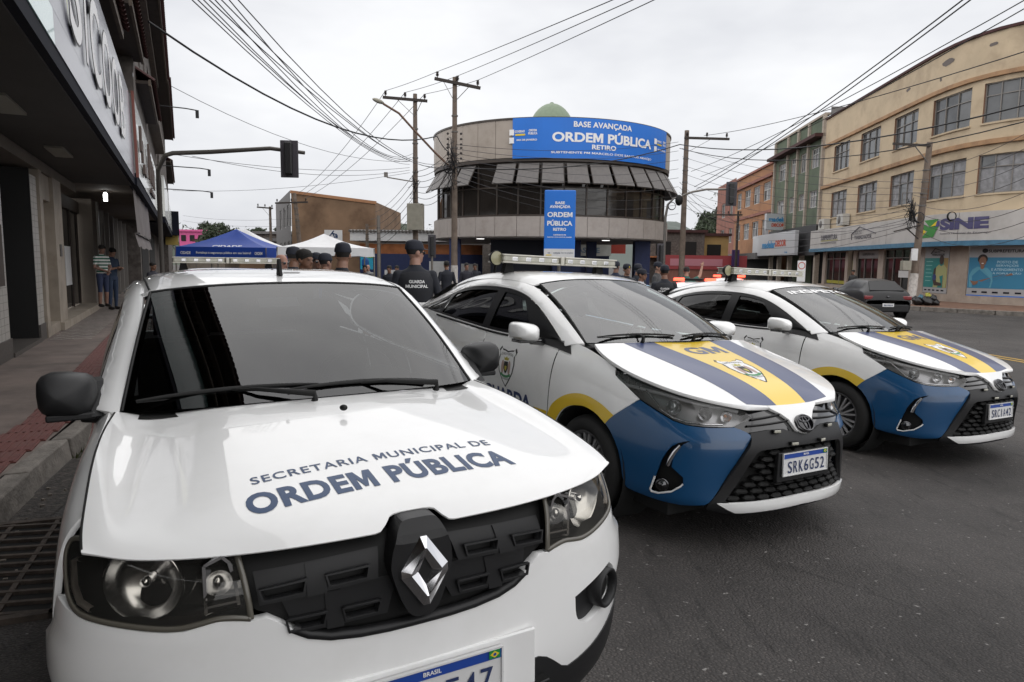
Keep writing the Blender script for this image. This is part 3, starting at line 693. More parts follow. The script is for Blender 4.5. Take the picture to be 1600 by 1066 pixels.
    O = edge+[(2*hc-u, v) for u, v in edge[::-1][1:]]+[(u, wtop) for u in np.linspace(2*hc, 0, 30)]
    panel('bonnet', H, O, M['white'], car, depth=.007, res=.03)
    for u_ in (.012, H.n-1.012): strip('bonnet_shade_strip', H, [(u_, v_) for v_ in np.linspace(.2, H.m-1, 40)], .008, M['void'], car, .0008, .006)  # black strip on the bonnet edge, painted shade of the shut line
    MB().ball((.0, .70, 1.0395+.016), (.013, .016, .010)).build('washer_jet', M['plastic_d'], car)
    def hoodfn(cx, cy, rot, off=.0012):
        def f(A_):
            X = cx+A_[:, 0]*math.cos(rot)-A_[:, 1]*math.sin(rot); Y = cy+A_[:, 0]*math.sin(rot)+A_[:, 1]*math.cos(rot)+.035*(X/.36)**2*0
            uv = hood_inv(X, Y); return H(uv[:, 0], uv[:, 1])+H.nrm(uv[:, 0], uv[:, 1])*off
        return f
    hood_inv = lambda X, Y: H.inv(np.stack([X, Y], 1), (0, 1))
    skin_text('bonnet_lettering', 'SECRETARIA MUNICIPAL DE', hoodfn(.006, .335, .055), .705, .040, M['ink'], car, bold=.010, spacing=1.12)
    skin_text('bonnet_lettering', 'ORDEM PÚBLICA', hoodfn(-.002, .233, .06), .745, .118, M['ink'], car, bold=.040, spacing=1.08)
    # sides: wings, doors, rear quarters
    for s in (1, -1):
        mir = s < 0; yy = lambda L, sm=1: yz(L, sm)
        arch = [(.755+.345*math.cos(a), .30+.345*math.sin(a)) for a in np.linspace(R(172), R(-8+0), 16)]
        ar0 = [(y, z) for y, z in arch if z > .2]
        fo = [(.765, .868), (.775, .80), (.345, .752)]
        edge_f = P.inv([(.755, .862), (.765, .82), (.762, .775)], (0, 2), front)
        wing = np.concatenate([P.inv([(.356, .765), (.36, .60), (.372, .42)], (1, 2), sidef), P.inv([(y, z) for y, z in ar0], (1, 2), sidef), P.inv([(1.18, .30), (1.19, .62), (1.20, .95)], (1, 2), sidef), np.array([(u, top) for u in np.linspace(P.inv([(1.18, 1.03)], (1, 2), sidef)[0][0], P.inv([(.375, .93)], (1, 2), sidef)[0][0], 16)]), P.inv([(.372, .87)], (1, 2), sidef)])
        panel('front_wing', P, wing, M['white'], car, depth=.015, res=.035, mirror=mir)
        for a, b, nm in ((1.205, 2.12, 'front_door'), (2.13, 2.92, 'rear_door')):
            ua = P.inv([(a, .30), (b, .30), (b, .98)], (1, 2), sidef); u0 = P.inv([(a, .98)], (1, 2), sidef)
            O = np.concatenate([ua[:2], [[ua[1][0], top]], [[ua[0][0], top]]])
            d_ = panel(nm, P, resample(O, .3), M['white'], car, depth=.012, res=.06, mirror=mir)
            MB().box((s*.787, b-.13, .86), (.02, .16, .025)).build('handle', M['plastic'], d_, bevel=.006)
        u0 = P.inv([(2.93, .30), (3.6, .30)], (1, 2), sidef)
        arch2 = [(3.18+.345*math.cos(a), .30+.345*math.sin(a)) for a in np.linspace(R(180), R(0), 14)]
        O = np.concatenate([P.inv(arch2, (1, 2), sidef), np.array([(P.n-2, 1.5), (P.n-1.0, 1.5), (P.n-1.0, top)]), [[u0[0][0], top]], [[u0[0][0], 2.4]]])
        panel('rear_quarter', P, resample(O, .3), M['white'], car, depth=.012, res=.07, mirror=mir)
        O = np.concatenate([P.inv([(1.12, .24), (2.84, .24), (2.84, .295), (1.12, .295)], (1, 2), sidef)])
        panel('sill', P, resample(O, .3), M['plastic'], car, off=.004, depth=.03, res=.06, mirror=mir)
        # pillar and roof rail in one sweep, window glass beneath
        A_ = [(.655, 1.10, 1.028), (.605, 1.33, 1.19), (.548, 1.64, 1.395), (.565, 1.90, 1.432), (.575, 2.4, 1.438), (.565, 2.9, 1.415), (.54, 3.35, 1.365)]
        Bm = [(.700, 1.13, 1.035), (.650, 1.36, 1.195), (.592, 1.66, 1.395), (.600, 1.92, 1.425), (.610, 2.4, 1.430), (.600, 2.9, 1.405), (.58, 3.35, 1.355)]
        Cc = [(.735, 1.19, 1.03), (.682, 1.44, 1.185), (.628, 1.70, 1.355), (.628, 1.94, 1.38), (.636, 2.4, 1.385), (.628, 2.9, 1.36), (.61, 3.30, 1.31)]
        RS = Surf([A_, Bm, Cc]); panel('roof_pillar', RS, None, M['white'], car, depth=.02, res=.05, mirror=mir); panel('pillar_trim', RS, None, M['interior'], car, off=-.022, depth=0, res=.08, mirror=mir)
        Dd = [(.742, 1.22, 1.022), (.752, 1.6, 1.025), (.755, 2.1, 1.03), (.755, 2.6, 1.035), (.75, 2.95, 1.06), (.735, 3.3, 1.10)]
        Cw = [(.716, 1.30, 1.09), (.628, 1.72, 1.345), (.632, 2.1, 1.372), (.632, 2.6, 1.365), (.626, 2.95, 1.34), (.612, 3.28, 1.30)]
        GS = Surf([[d_, tuple((np.array(d_)+np.array(c_))/2+[.012, 0, .005]), c_] for d_, c_ in zip(Dd, Cw)]); panel('side_window', GS, None, M['tint'], car, depth=.004, res=.08, mirror=mir, off=-.006)
        if s < 0: mirror_door(car, -.805, 1.20, 1.085, -1, M['plastic'], (.165, .085, .150))
        else: mirror_door(car, .79, 1.30, 1.09, 1, M['plastic'], (.150, .085, .140))
        MB().prism([(1.14, 1.015), (1.34, 1.015), (1.34, 1.12), (1.30, 1.11)], .70, .735, Matrix(((0, 0, s, 0), (1, 0, 0, 0), (0, 1, 0, 0), (0, 0, 0, 1)))).build('mirror_base', M['plastic'], car)
        for yw in (.755, 3.18): wheel(car, s*.775, yw, .29, .165, s, 5)
        for yw in (.755, 3.18):
            MB().lathe([(.36, -.30), (.355, .0)], 24, Matrix.Translation((s*.76, yw, .30)) @ Matrix.Rotation(math.pi/2*s, 4, 'Y')).build('wheel_liner', M['void'], car)
    # screen, roof, cowl
    wo = panel('windscreen', Wd, None, M['wind'], car, depth=0, res=.05)
    fr = Wd; k = Wd.n-1; mm = Wd.m-1
    band = np.array([(0, 0), (k, 0), (k, mm), (0, mm)], float); inner = np.array([(.28, .22), (k-.28, .22), (k-.22, mm-.12), (.22, mm-.12)])
    panel('screen_border', Wd, resample(band, .4), M['gloss_black'], car, holes=[resample(inner, .4)], off=-.004, depth=0, res=.05)
    strip('screen_seal', Wd, [(u, mm) for u in np.linspace(0, k, 30)], .014, M['rubber'], car, .003, .02)
    for u in (0, k): strip('screen_seal', Wd, [(u, v) for v in np.linspace(0, mm, 20)], .012, M['rubber'], car, .004, .02)
    panel('roof', Rf, None, M['white'], car, depth=.015, res=.06); panel('roof_lining', Rf, None, M['interior'], car, off=-.028, depth=0, res=.1)
    for u in (1.0, Rf.n-2.0): strip('roof_channel', Rf, [(u, v) for v in np.linspace(.25, Rf.m-1, 24)], .010, M['plastic_d'], car, .002, .004)
    q = MB()
    pts = [(x, .90+.17*(abs(x)/.66)**2.2, 1.034-.022*(x/.66)**2) for x in np.linspace(-.66, .66, 21)]
    V = []; 
    for x, y, z in pts: V += [(x, y-.02, z), (x, y+.10, z+.008)]
    q.add(V, [(2*i, 2*i+2, 2*i+3, 2*i+1) for i in range(20)], True); q.build('cowl_panel', M['plastic_d'], car)
    wiper(car, (-.05, .90, 1.045), (-.60, 1.075, 1.058), (-.02, .965, 1.085)); wiper(car, (.42, .93, 1.04), (-.13, .955, 1.075), (.40, .985, 1.062))
    a = MB(); a.prism([(-.03, 0), (.055, 0), (.045, .02), (.022, .075), (.008, .078), (-.005, .03)], -.009, .009, Matrix.Translation((0, 1.76, 1.464)) @ Matrix.Rotation(math.pi/2, 4, 'Z') @ Matrix.Rotation(math.pi/2, 4, 'X') if False else Matrix(((0, 0, 1, 0), (1, 0, 0, 1.755), (0, 1, 0, 1.464), (0, 0, 0, 1)))); a.build('roof_antenna', M['plastic_d'], car, bevel=.005)
    interior(car, .70, .98, 3.3, 1.0, 1.42, .33)
    V = Wd(np.array([3.2, 4.1, 4.1, 3.2]), np.array([2.25, 2.25, 2.55, 2.55]))-Wd.nrm(np.array([3.2, 4.1, 4.1, 3.2]), np.array([2.25, 2.25, 2.55, 2.55]))*.008; mobj('screen_sticker', V, [(0, 1, 2, 3)], mat('sticker_pale', (.5, .53, .55), .6), car)
    MB().bbox((-.68, .3, .16), (.68, 3.5, .24)).build('underbody', M['void'], car)
    MB().bbox((-.50, 3.36, 1.06), (.50, 3.42, 1.38)).build('rear_window', M['tint'], car)
    MB().box((.015, .004, .468), (.62, .01, .16)).build('plate_holder', M['white'], car, bevel=.004)
    plate(car, (.018, -.014, .470), '    E47')
    return car
# ---------------------------------------------------------------- patrol sedan
def shield_decal(fn, parent, w, h):
    """municipal crest: white shield with dark outline and a small coat of arms; fn maps flat metres to 3D with lift"""
    sh = [(0, -.5), (.16, -.36), (.36, -.12), (.42, .10), (.38, .30), (.46, .40), (.37, .50), (.30, .44), (.16, .43), (0, .40)]
    pts = np.array(sh+[(-x, y) for x, y in sh[::-1][1:-1]]); e = empty('crest_decal'); e.parent = parent
    def sheet(name, P2, lift, m):
        v, t, bd = tri_region(P2, [], max(w, h)*.08); return mobj(name, fn(v, lift), [tuple(q) for q in t], m, e)
    sheet('crest_outline', pts*[w, h], .0012, M['black']); sheet('crest_field', pts*[w*.885, h*.915], .0020, M['txt_w'])
    circ = lambda cx, cy, rx, ry, a0=0, a1=2*math.pi, n=20: np.array([(cx+rx*math.cos(a), cy+ry*math.sin(a)) for a in np.linspace(a0, a1, n, endpoint=(a1-a0 < 6))])
    for s in (-1, 1): sheet('crest_supporter', circ(s*.17*w, -.0*h, .07*w, .17*h), .0026, mat('crest_pink', (.42, .30, .26), .5))
    sheet('crest_ribbon', np.array([(-.26, -.20), (-.12, -.25), (0, -.26), (.12, -.25), (.26, -.20), (.24, -.14), (.1, -.19), (0, -.20), (-.1, -.19), (-.24, -.14)])*[w, h], .0030, mat('crest_green', (.06, .25, .10), .5))
    sheet('crest_arms', np.array([(-.10, .14), (.10, .14), (.11, -.02), (.06, -.12), (0, -.16), (-.06, -.12), (-.11, -.02)])*[w, h], .0030, M['black'])
    sheet('crest_arms_inner', np.array([(-.055, .03), (.055, .03), (.05, -.04), (0, -.10), (-.05, -.04)])*[w, h], .0036, mat('crest_gold', (.45, .40, .06), .5))
    sheet('crest_crown', np.array([(-.10, .17), (.10, .17), (.13, .25), (.06, .22), (0, .27), (-.06, .22), (-.13, .25)])*[w, h], .0030, mat('crest_gold', (.45, .40, .06), .5))
    for txt, cy in (('GUARDA MUNICIPAL', .33), ('VOLTA REDONDA', -.29)):
        V, F, sz = text_geo(txt, .0); k = (.62 if cy > 0 else .42)*w/sz[0]; q = V*[k, k*1.6]; q[:, 1] += cy*h-abs(q[:, 0]/w)**2*h*.25*(1 if cy > 0 else -1)
        mobj('crest_lettering', fn(q, .0030), F, M['black'], e)
    return e
def light_bar(parent, y, z, hw=.60, lamp_side=-1):
    e = empty('light_bar'); e.parent = parent; e.location = (0, y, z)
    for s in (-1, 1):
        q = MB(); q.box((s*hw*.52, 0, .0), (hw*.94, .24, .062)); q.build('bar_lens', M['bar_lens'], e, bevel=.02)
        q = MB(); q.box((s*hw*.52, 0, .030), (hw*.96, .252, .012)); q.build('bar_cap', M['bar_top'], e, bevel=.005)
        q = MB(); q.box((s*hw*.52, 0, -.030), (hw*.96, .252, .012)); q.build('bar_tray', M['bar_top'], e, bevel=.005)
        for k in range(4):
            q = MB(); q.box((s*hw*(.14+.22*k), -.116, .0), (.055, .012, .034)); q.build('strobe', M['reflector'], e, bevel=.006)
        q = MB(); q.prism([(-.05, -.12), (.05, -.12), (.03, -.03), (-.03, -.03)], -.03, .03, Matrix.Translation((s*hw*.8, 0, 0)) @ Matrix.Rotation(math.pi/2, 4, 'X')); q.build('bar_foot', M['plastic_d'], e)
    MB().box((0, 0, .0), (hw*.06, .246, .072)).build('bar_joint', M['bar_top'], e, bevel=.004)
    sp = empty('search_lamp'); sp.parent = e; sp.location = (lamp_side*(hw+.03), -.06, .0)
    T = Matrix.Rotation(math.pi/2, 4, 'X')
    MB().lathe([(.0, -.02), (.03, -.05), (.055, -.02), (.064, .012), (.062, .02), (.056, .016)], 28, T).build('lamp_shell', M['plastic_d'], sp)
    MB().lathe([(.057, .014), (.03, .018), (0, .019)], 28, T).build('lamp_glass', mat('lamp_olive', (.32, .30, .18), .3, coat=.5), sp)
    MB().tube([(0, 0, -.05), (0, .02, -.12)], .012, 8).build('lamp_stem', M['plastic_d'], sp)
    return e
def build_yaris(loc, yaw, ro, label, chars, inspector=False, group='patrol sedans parked side by side'):
    car = empty('patrol_car', loc, yaw, label, 'car', group, ry=ro)
    n = yaris_nets(); P, H, Wd, Rf = n['P'], n['H'], n['W'], n['R']; c = (P.n-1)//2; top = P.m-1
    front = lambda S_: (S_[..., 1] < .75) & (S_[..., 0] > -.03); sidef = lambda S_: (S_[..., 0] > .45) & (S_[..., 1] > .12)
    fx = lambda L: P.inv(L, (0, 2), front); fy = lambda L: P.inv(L, (1, 2), sidef)
    mu = lambda U: np.array([2*c, 0])+U*[-1, 1]
    sym = lambda U: dedupe(np.concatenate([U, mu(U)[::-1]]))
    # ---- front end
    MB().bbox((-.60, .34, .2), (.60, .9, .74)).build('engine_bay', M['void'], car)
    hlb = fx([(.478, .682), (.562, .680), (.64, .679), (.68, .682)]); hls = fy([(.35, .697), (.422, .727), (.49, .753), (.561, .781)])
    blue = np.concatenate([fx([(.474, .681), (.445, .671), (.412, .655), (.392, .637), (.393, .622), (.411, .591), (.475, .480), (.545, .352), (.595, .262), (.61, .246)]),
                           fy([(.21, .238), (.282, .226), (.36, .226), (.448, .233), (.53, .242), (.595, .252), (.618, .275), (.622, .30), (.641, .40), (.662, .46), (.695, .515), (.74, .566), (.785, .600), (.752, .637), (.70, .676), (.62, .737), (.567, .776)]),
                           fy([(.561, .776), (.49, .748), (.422, .722), (.35, .692)]), fx([(.68, .677), (.64, .674), (.562, .675)])])
    fog = np.concatenate([fx([(.677, .600), (.70, .590)]), fy([(.300, .578), (.329, .556), (.352, .52), (.377, .473), (.41, .37), (.438, .285), (.43, .272), (.39, .272), (.319, .296)]), fx([(.705, .335), (.698, .352), (.702, .385), (.722, .415)]), fy([(.322, .440), (.317, .482), (.300, .53), (.279, .572)])])
    for s in (1, -1):
        mir = s < 0
        def ledge(Pp, Nn):
            x, z = abs(Pp[:, 0]), Pp[:, 2]; ss = lambda t: np.clip(t, 0, 1)**2*(3-2*np.clip(t, 0, 1)); zc = .632-.10*np.clip((x-.39)/.30, 0, 1)*.35
            return Pp-Nn*(.026*ss((zc-z)/.03)*(1-ss((.46-z)/.2))*ss((.735-x)/.05))[:, None]
        panel('bumper_corner', P, blue, M['blue'], car, holes=[fog], depth=.02, res=.022, mirror=mir, fn=ledge)
        e = empty('fog_lamp'); e.parent = car
        panel('fog_pocket', P, fog, M['plastic_d'], e, off=-.035, depth=0, res=.02, mirror=mir)
        U = fog if s > 0 else mu(fog); strip('fog_trim', P, U[[10, 9, 8, 7, 11, 12, 13]][[0]] if False else np.concatenate([U[6:13]]), .010, M['txt_w'], e, .003, .01)
        Tf = Matrix.Translation((s*.752, .372, .322)) @ Matrix.Rotation(R(90), 4, 'X') @ Matrix.Rotation(s*R(48), 4, 'Y')
        MB().lathe([(.0, .012), (.022, .008), (.030, .0), (.034, .004), (.040, -.02)], 24, Tf).build('fog_bulb', M['dchrome'], e)
        V = P(*(U[[13, 14, 15]]).T)
        q = MB(); q.tube([P(*(fy([(y, z)])[0]))*np.array([s, 1, 1])+np.array([0, -.006, 0]) for y, z in ((.292, .568), (.315, .53), (.336, .48), (.345, .445))], [.010, .013, .014, .012], 8); q.build('fog_blade', M['chrome'], e)
    # black centre: fascia frame with the big opening, gloss upper band
    op = fx([(0, .572), (.2, .570), (.345, .560), (.375, .545), (.46, .385), (.525, .275), (.50, .262), (.3, .258), (0, .255)])
    outer = np.concatenate([fx([(0, .640), (.10, .643), (.17, .665), (.28, .664), (.395, .652), (.398, .618), (.411, .585), (.475, .474), (.540, .352), (.598, .250), (.60, .222)]), fx([(.52, .198), (.45, .192), (.3, .190), (0, .190)])])
    panel('front_fascia', P, sym(outer), M['plastic'], car, holes=[sym(op)], off=.002, depth=.03, res=.03)
    panel('grille_floor', P, sym(op), M['void'], car, off=-.055, depth=0, res=.05)
    # honeycomb of the lower grille: flat hexagonal fins
    hexm = None
    for r_ in range(8):
        z = .285+.036*r_; half = .50-.22*max(0, (z-.29))/.27
        for k in range(-5, 6):
            x = (k+(.5 if r_ % 2 else 0))*.094
            if abs(x) > half-.02: continue
            uv = fx([(abs(x), z)])[0]; p = P(*uv); nn = P.nrm(*uv); sx = 1 if x >= 0 else -1
            if hexm is None:
                q = MB(); hx = [(-.044, 0), (-.026, -.013), (.026, -.013), (.044, 0), (.026, .013), (-.026, .013)]
                V = [(a, 0, b) for a, b in hx]+[(a*.72, -.014, b*.35-.004) for a, b in hx]+[(a, .03, b) for a, b in hx]
                F = [(6, 7, 8, 9, 10, 11)]+[(i, (i+1) % 6, 6+(i+1) % 6, 6+i) for i in range(6)]+[(12+i, 12+(i+1) % 6, (i+1) % 6, i) for i in range(6)]
                o = mobj('grille_fin', V, F, M['plastic_d'], car); hexm = o.data
            else: o = link(bpy.data.objects.new('grille_fin', hexm), car)
            o.location = (sx*p[0], p[1]+.022, p[2]); o.rotation_euler = (0, 0, sx*math.atan2(nn[0], -nn[1]))
    ub = np.concatenate([fx([(0, .638), (.12, .640), (.18, .668), (.28, .668), (.40, .656), (.47, .686), (.36, .735), (.405, .785)]), np.array([(u, top) for u in np.linspace(fx([(.39, .79)])[0][0], c, 8)])])
    panel('upper_grille', P, sym(ub), M['gloss_black'], car, off=-.012, depth=0, res=.03)
    for s in (1, -1):
        for z0, z1 in ((.742, .720), (.705, .690)):
            U = fx([(x, z0+(z1-z0)*(x-.1)/.27) for x in np.linspace(.10, .36 if z0 > .73 else .40, 8)]); strip('grille_bar', P, U if s > 0 else mu(U), .012, M['satin'], car, .002, .014)
    lip = np.concatenate([fx([(0, .276), (.3, .270), (.45, .266), (.562, .262), (.52, .236), (.465, .212), (.3, .216), (0, .222)])])
    panel('bumper_lip', P, sym(lip), M['white'], car, off=.012, depth=.025, res=.03)
    em = np.concatenate([fx([(0, .628), (.035, .633), (.075, .650), (.090, .680), (.104, .706), (.145, .737), (.205, .766)]), np.array([(u, top) for u in np.linspace(fx([(.215, .775)])[0][0], c, 6)])])
    panel('emblem_panel', P, sym(em), M['white'], car, off=.010, depth=.02, res=.02)
    eb = empty('emblem'); eb.parent = car; eb.location = (0, .026, .690); eb.rotation_euler = (R(-38), 0, 0)
    Te = Matrix.Rotation(math.pi/2, 4, 'X') @ Matrix.Scale(.78, 4, (0, 1, 0))
    MB().lathe([(0, .002), (.068, .0), (.074, -.012)], 40, Te).build('emblem_disc', M['gloss_black'], eb)
    q = MB(); el = lambda cx, cz, a, b: [(cx+a*math.cos(t), -.004, cz+b*math.sin(t)) for t in np.linspace(0, 2*math.pi, 33)]
    q.tube(el(0, 0, .064, .049), .0055, 6, False); q.tube(el(0, -.002, .018, .042), .0045, 6, False); q.tube(el(0, .022, .044, .016), .0045, 6, False); q.build('emblem_rings', M['dchrome'], eb)
    for x, z, yo in ((.235, .658, -.012), (.125, .588, -.012)):
        for s in (1, -1):
            p = P(*fx([(x, z)])[0]); e = empty('strobe_lamp'); e.parent = car; e.location = (s*p[0], p[1]+yo, p[2]); e.rotation_euler = (0, 0, s*.15)
            MB().box((0, 0, 0), (.058, .02, .022)).build('strobe_body', M['plastic_d'], e, bevel=.005); MB().box((0, -.010, 0), (.048, .008, .016)).build('strobe_lens', M['bar_lens'], e, bevel=.004)
    MB().box((0, .024, .455), (.47, .03, .17)).build('plate_holder', M['plastic'], car, bevel=.006)
    plate(car, (-.008, -.002, .470), chars, tilt=R(-3))
    # ---- headlights
    hl = np.concatenate([fx([(.351, .735), (.40, .712), (.478, .684), (.562, .681), (.64, .680), (.68, .683)]), fy([(.35, .698), (.422, .728), (.561, .782), (.68, .835), (.757, .868), (.790, .888), (.808, .918)]), fy([(.74, .908), (.633, .886)]), fx([(.70, .858), (.66, .842), (.59, .822), (.50, .806), (.43, .793), (.405, .788)])])
    for s in (1, -1):
        mir = s < 0; e = empty('headlight'); e.parent = car; U = hl if s > 0 else mu(hl)
        panel('lamp_housing', P, hl, mat('lamp_grey', (.36, .36, .37), .3, metal=.6), e, off=-.055, depth=0, res=.03, mirror=mir)
        O = resample(dedupe(hl), .12); A_ = P(O[:, 0], O[:, 1]); Nn = P.nrm(O[:, 0], O[:, 1]); V = list(A_-Nn*.006)+list(A_-Nn*.058); k = len(A_)
        if mir: V = [v*np.array([-1, 1, 1]) for v in V]
        mobj('housing_wall', V, [(i, (i+1) % k, k+(i+1) % k, k+i) for i in range(k)], mat('lamp_bezel', (.10, .10, .105), .25, metal=.6), e, True)
        sl = lambda L, fn_=fx: (fn_(L) if s > 0 else mu(fn_(L)))
        tr = np.concatenate([sl([(.785, .888), (.70, .852)], fy), sl([(.70, .830), (.64, .810), (.55, .792), (.45, .774), (.41, .764)])]); strip('lamp_trim', P, tr, .020, mat('drl_white', (.75, .75, .76), .2, coat=.8), e, -.006, .012)
        tr2 = np.concatenate([sl([(.56, .84), (.50, .80), (.43, .745), (.36, .712)], fy), sl([(.67, .697), (.60, .694), (.52, .698)])]); strip('lamp_trim', P, tr2, .011, M['chrome'], e, -.012, .012)
        for (x, z), rad, dp in (((.700, .765), .043, .030), ((.585, .745), .040, .030), ((.490, .735), .034, .026)):
            p = P(*fx([(x, z)])[0]); nn = P.nrm(*fx([(x, z)])[0]); a = math.atan2(nn[0], -nn[1])*.75
            T = Matrix.Translation((s*p[0]-s*nn[0]*dp, p[1]-nn[1]*dp, p[2]-.004)) @ Matrix.Rotation(s*a, 4, 'Z') @ Matrix.Rotation(R(90), 4, 'X')
            MB().lathe([(rad, .010), (rad*.93, .004), (rad*.7, -.010), (rad*.35, -.018), (.006, -.02)], 28, T).build('reflector_bowl', M['reflector'], e)
            if x > .6: MB().lathe([(rad*.78, -.004), (rad*.62, .010), (rad*.35, .018), (0, .021)], 24, T).build('projector_lens', mat('projector', (.35, .37, .38), .06, metal=.7), e)
            elif x < .5: MB().ball(T @ Vector((0, 0, -.004)), .010).build('amber_bulb', M['amber'], e)
            else: MB().lathe([(.010, -.015), (.012, .004), (0, .006)], 16, T).build('bulb_cap', M['dchrome'], e)
        fins = MB()
        for t in np.linspace(0, 1, 5):
            y = .60+.14*t; p = P(*fy([(y, .835+.05*t)])[0]); nn = P.nrm(*fy([(y, .835+.05*t)])[0]); fins.box((s*(p[0]-nn[0]*.03), p[1]-nn[1]*.03, p[2]), (.02, .012, .05), rz=s*.5)
        fins.build('lamp_fin_set', M['reflector'], e)
        panel('lamp_lens', P, hl, M['lens'], e, off=-.001, depth=.008, res=.025, mirror=mir)
    # ---- bonnet with vinyl stripes
    hk = H.n-1; hm = H.m-1; hc = hk/2
    panel('bonnet', H, None, M['white'], car, depth=.02, res=.035)
    hinv = lambda X, Y: H.inv(np.stack([X, Y], 1), (0, 1))
    def hood_xy(poly, lift): uv = hinv(poly[:, 0], poly[:, 1]); return H(uv[:, 0], uv[:, 1])+H.nrm(uv[:, 0], uv[:, 1])*lift
    ys = np.linspace(.122, 1.012, 24); f_ = lambda a, b, pw=1.: lambda y: a+(b-a)*((y-.12)/.89)**pw
    def stripe(name, fa, fb, m, lift):
        nx = 9; V = []; ok = []
        for y in ys:
            for k in range(nx):
                x = fa(y)+(fb(y)-fa(y))*k/(nx-1); yy = y+.10*(abs(x)/.40)**2.2*max(0, 1-(y-.12)/.5)*.32+.08*(abs(x)/.705)**2.2*max(0, (y-.5)/.5); V.append((x, yy))
        V = hood_xy(np.array(V), lift); F = [(i*nx+k, i*nx+k+1, (i+1)*nx+k+1, (i+1)*nx+k) for i in range(len(ys)-1) for k in range(nx-1)]
        return mobj(name, V, F, m, car, True)
    gap = .0
    stripe('yellow_stripe', f_(-.130, -.262), f_(.130, .262), M['yellow_v'], .0012)
    stripe('navy_stripe', f_(-.36, -.50, .8), f_(-.131, -.263), M['navy_v'], .0012); stripe('navy_stripe', f_(.131, .263), f_(.36, .50, .8), M['navy_v'], .0012)
    def flatfn(cx, cy): return lambda A_, lift=.002: hood_xy(np.stack([cx+A_[:, 0], cy+A_[:, 1]], 1), lift)
    skin_text('bonnet_lettering', 'GM', lambda A_: flatfn(.02, .835)(A_, .0024), .34, .135, M['navy_v'], car, bold=.03)
    shield_decal(flatfn(.015, .485), car, .28, .345)
    # ---- sides
    yel = [(1.404, .50), (1.372, .575), (1.325, .632), (1.217, .697), (1.093, .733), (.971, .736), (.848, .712), (.77, .682), (.722, .660)]
    arch = [(1.325, .30), (1.328, .40), (1.300, .50), (1.235, .590), (1.15, .640), (1.05, .662), (.971, .664), (.88, .645), (.82, .617), (.785, .598)]
    for s in (1, -1):
        mir = s < 0
        wing = np.concatenate([fy(Path(arch, 5).P), fy([(.752, .641), (.70, .680), (.62, .741), (.571, .783), (.68, .840), (.757, .873), (.794, .892), (.813, .922)]), np.array([(u, top) for u in np.linspace(fy([(.83, .94)])[0][0], fy([(1.375, 1.03)])[0][0], 12)]), fy([(1.382, .93), (1.385, .80), (1.388, .56), (1.388, .32)])])
        w_ = panel('front_wing', P, wing, M['white'], car, depth=.012, res=.04, mirror=mir)
        ya = np.concatenate([fy(Path(arch[2:], 5).P), fy([(.752, .634)]), fy(Path(yel[::-1], 5).P), fy([(1.335, .45)])]); panel('yellow_arch_band', P, ya, M['yellow_arch'], car, off=.0015, depth=0, res=.03, mirror=mir)
        sidep = {}
        for a, b, nm in ((1.394, 2.33, 'front_door'), (2.34, 3.16, 'rear_door')):
            ua = fy([(a, .26), (b, .26)]); O = np.concatenate([ua, [[fy([(b, .85)])[0][0], top]], [[fy([(a, .85)])[0][0], top]]])
            if nm == 'rear_door':
                ra = [(3.52+.345*math.cos(t), .31+.345*math.sin(t)) for t in np.linspace(R(180), R(138), 6)]
                O = np.concatenate([fy([(a, .26), (3.165, .26)]), fy([(3.165, .36)]), fy([(3.2, .55), (3.26, .56)]), [[fy([(3.27, .9)])[0][0], top]], [[fy([(a, .85)])[0][0], top]]])
            d_ = panel(nm, P, resample(O, .3), M['white'], car, depth=.012, res=.05, mirror=mir)
            uvh = fy([(b-.16, .84)])[0]; p = P(*uvh); MB().box((s*(p[0]+.012), b-.16, .845), (.022, .19, .026)).build('handle', M['white'], d_, bevel=.009)
        ra = [(3.52+.35*math.cos(t), .31+.35*math.sin(t)) for t in np.linspace(R(150), R(0), 12)]
        O = np.concatenate([fy(ra), np.array([(P.n-3.0, 1.2), (P.n-1.0, 1.2), (P.n-1.0, top)]), [[fy([(3.28, .9)])[0][0], top]], fy([(3.28, .62)])])
        panel('rear_quarter', P, resample(O, .3), M['white'], car, depth=.012, res=.07, mirror=mir)
        panel('sill', P, resample(fy([(1.36, .20), (3.12, .20), (3.12, .255), (1.36, .255)]), .3), M['plastic'], car, off=.002, depth=.03, res=.06, mirror=mir)
        for yg in (1.391, 2.335):
            U_ = fy([(yg, z_) for z_ in np.linspace(.30, .96, 16)]); strip('door_shade_strip', P, U_ if s > 0 else mu(U_), .007, M['void'], car, .0006, .004)  # dark strip laid over each door seam to paint in its shade
        strip('belt_trim', P, [((u if s > 0 else 2*c-u), top-.12) for u in np.linspace(fy([(1.42, .95)])[0][0], fy([(3.30, 1.0)])[0][0], 24)], .022, M['satin'], car, .004, .012)
        # pillars and roof rail
        A_ = [(.712, 1.20, 1.040), (.662, 1.48, 1.185), (.575, 1.98, 1.400), (.585, 2.35, 1.438), (.585, 2.8, 1.436), (.565, 3.2, 1.385), (.575, 3.6, 1.255), (.64, 3.95, 1.12)]
        Bm = [(.745, 1.24, 1.035), (.698, 1.52, 1.18), (.612, 1.98, 1.385), (.617, 2.35, 1.422), (.617, 2.8, 1.420), (.60, 3.2, 1.365), (.63, 3.6, 1.235), (.69, 3.95, 1.12)]
        Cc = [(.775, 1.33, 1.010), (.728, 1.58, 1.155), (.650, 1.98, 1.335), (.648, 2.35, 1.376), (.648, 2.8, 1.373), (.636, 3.15, 1.322), (.668, 3.45, 1.222), (.735, 3.72, 1.130)]
        panel('roof_pillar', Surf([A_, Bm, Cc]), None, M['white'], car, depth=.02, res=.05, mirror=mir); panel('pillar_trim', Surf([A_, Bm, Cc]), None, M['interior'], car, off=-.022, depth=0, res=.08, mirror=mir)
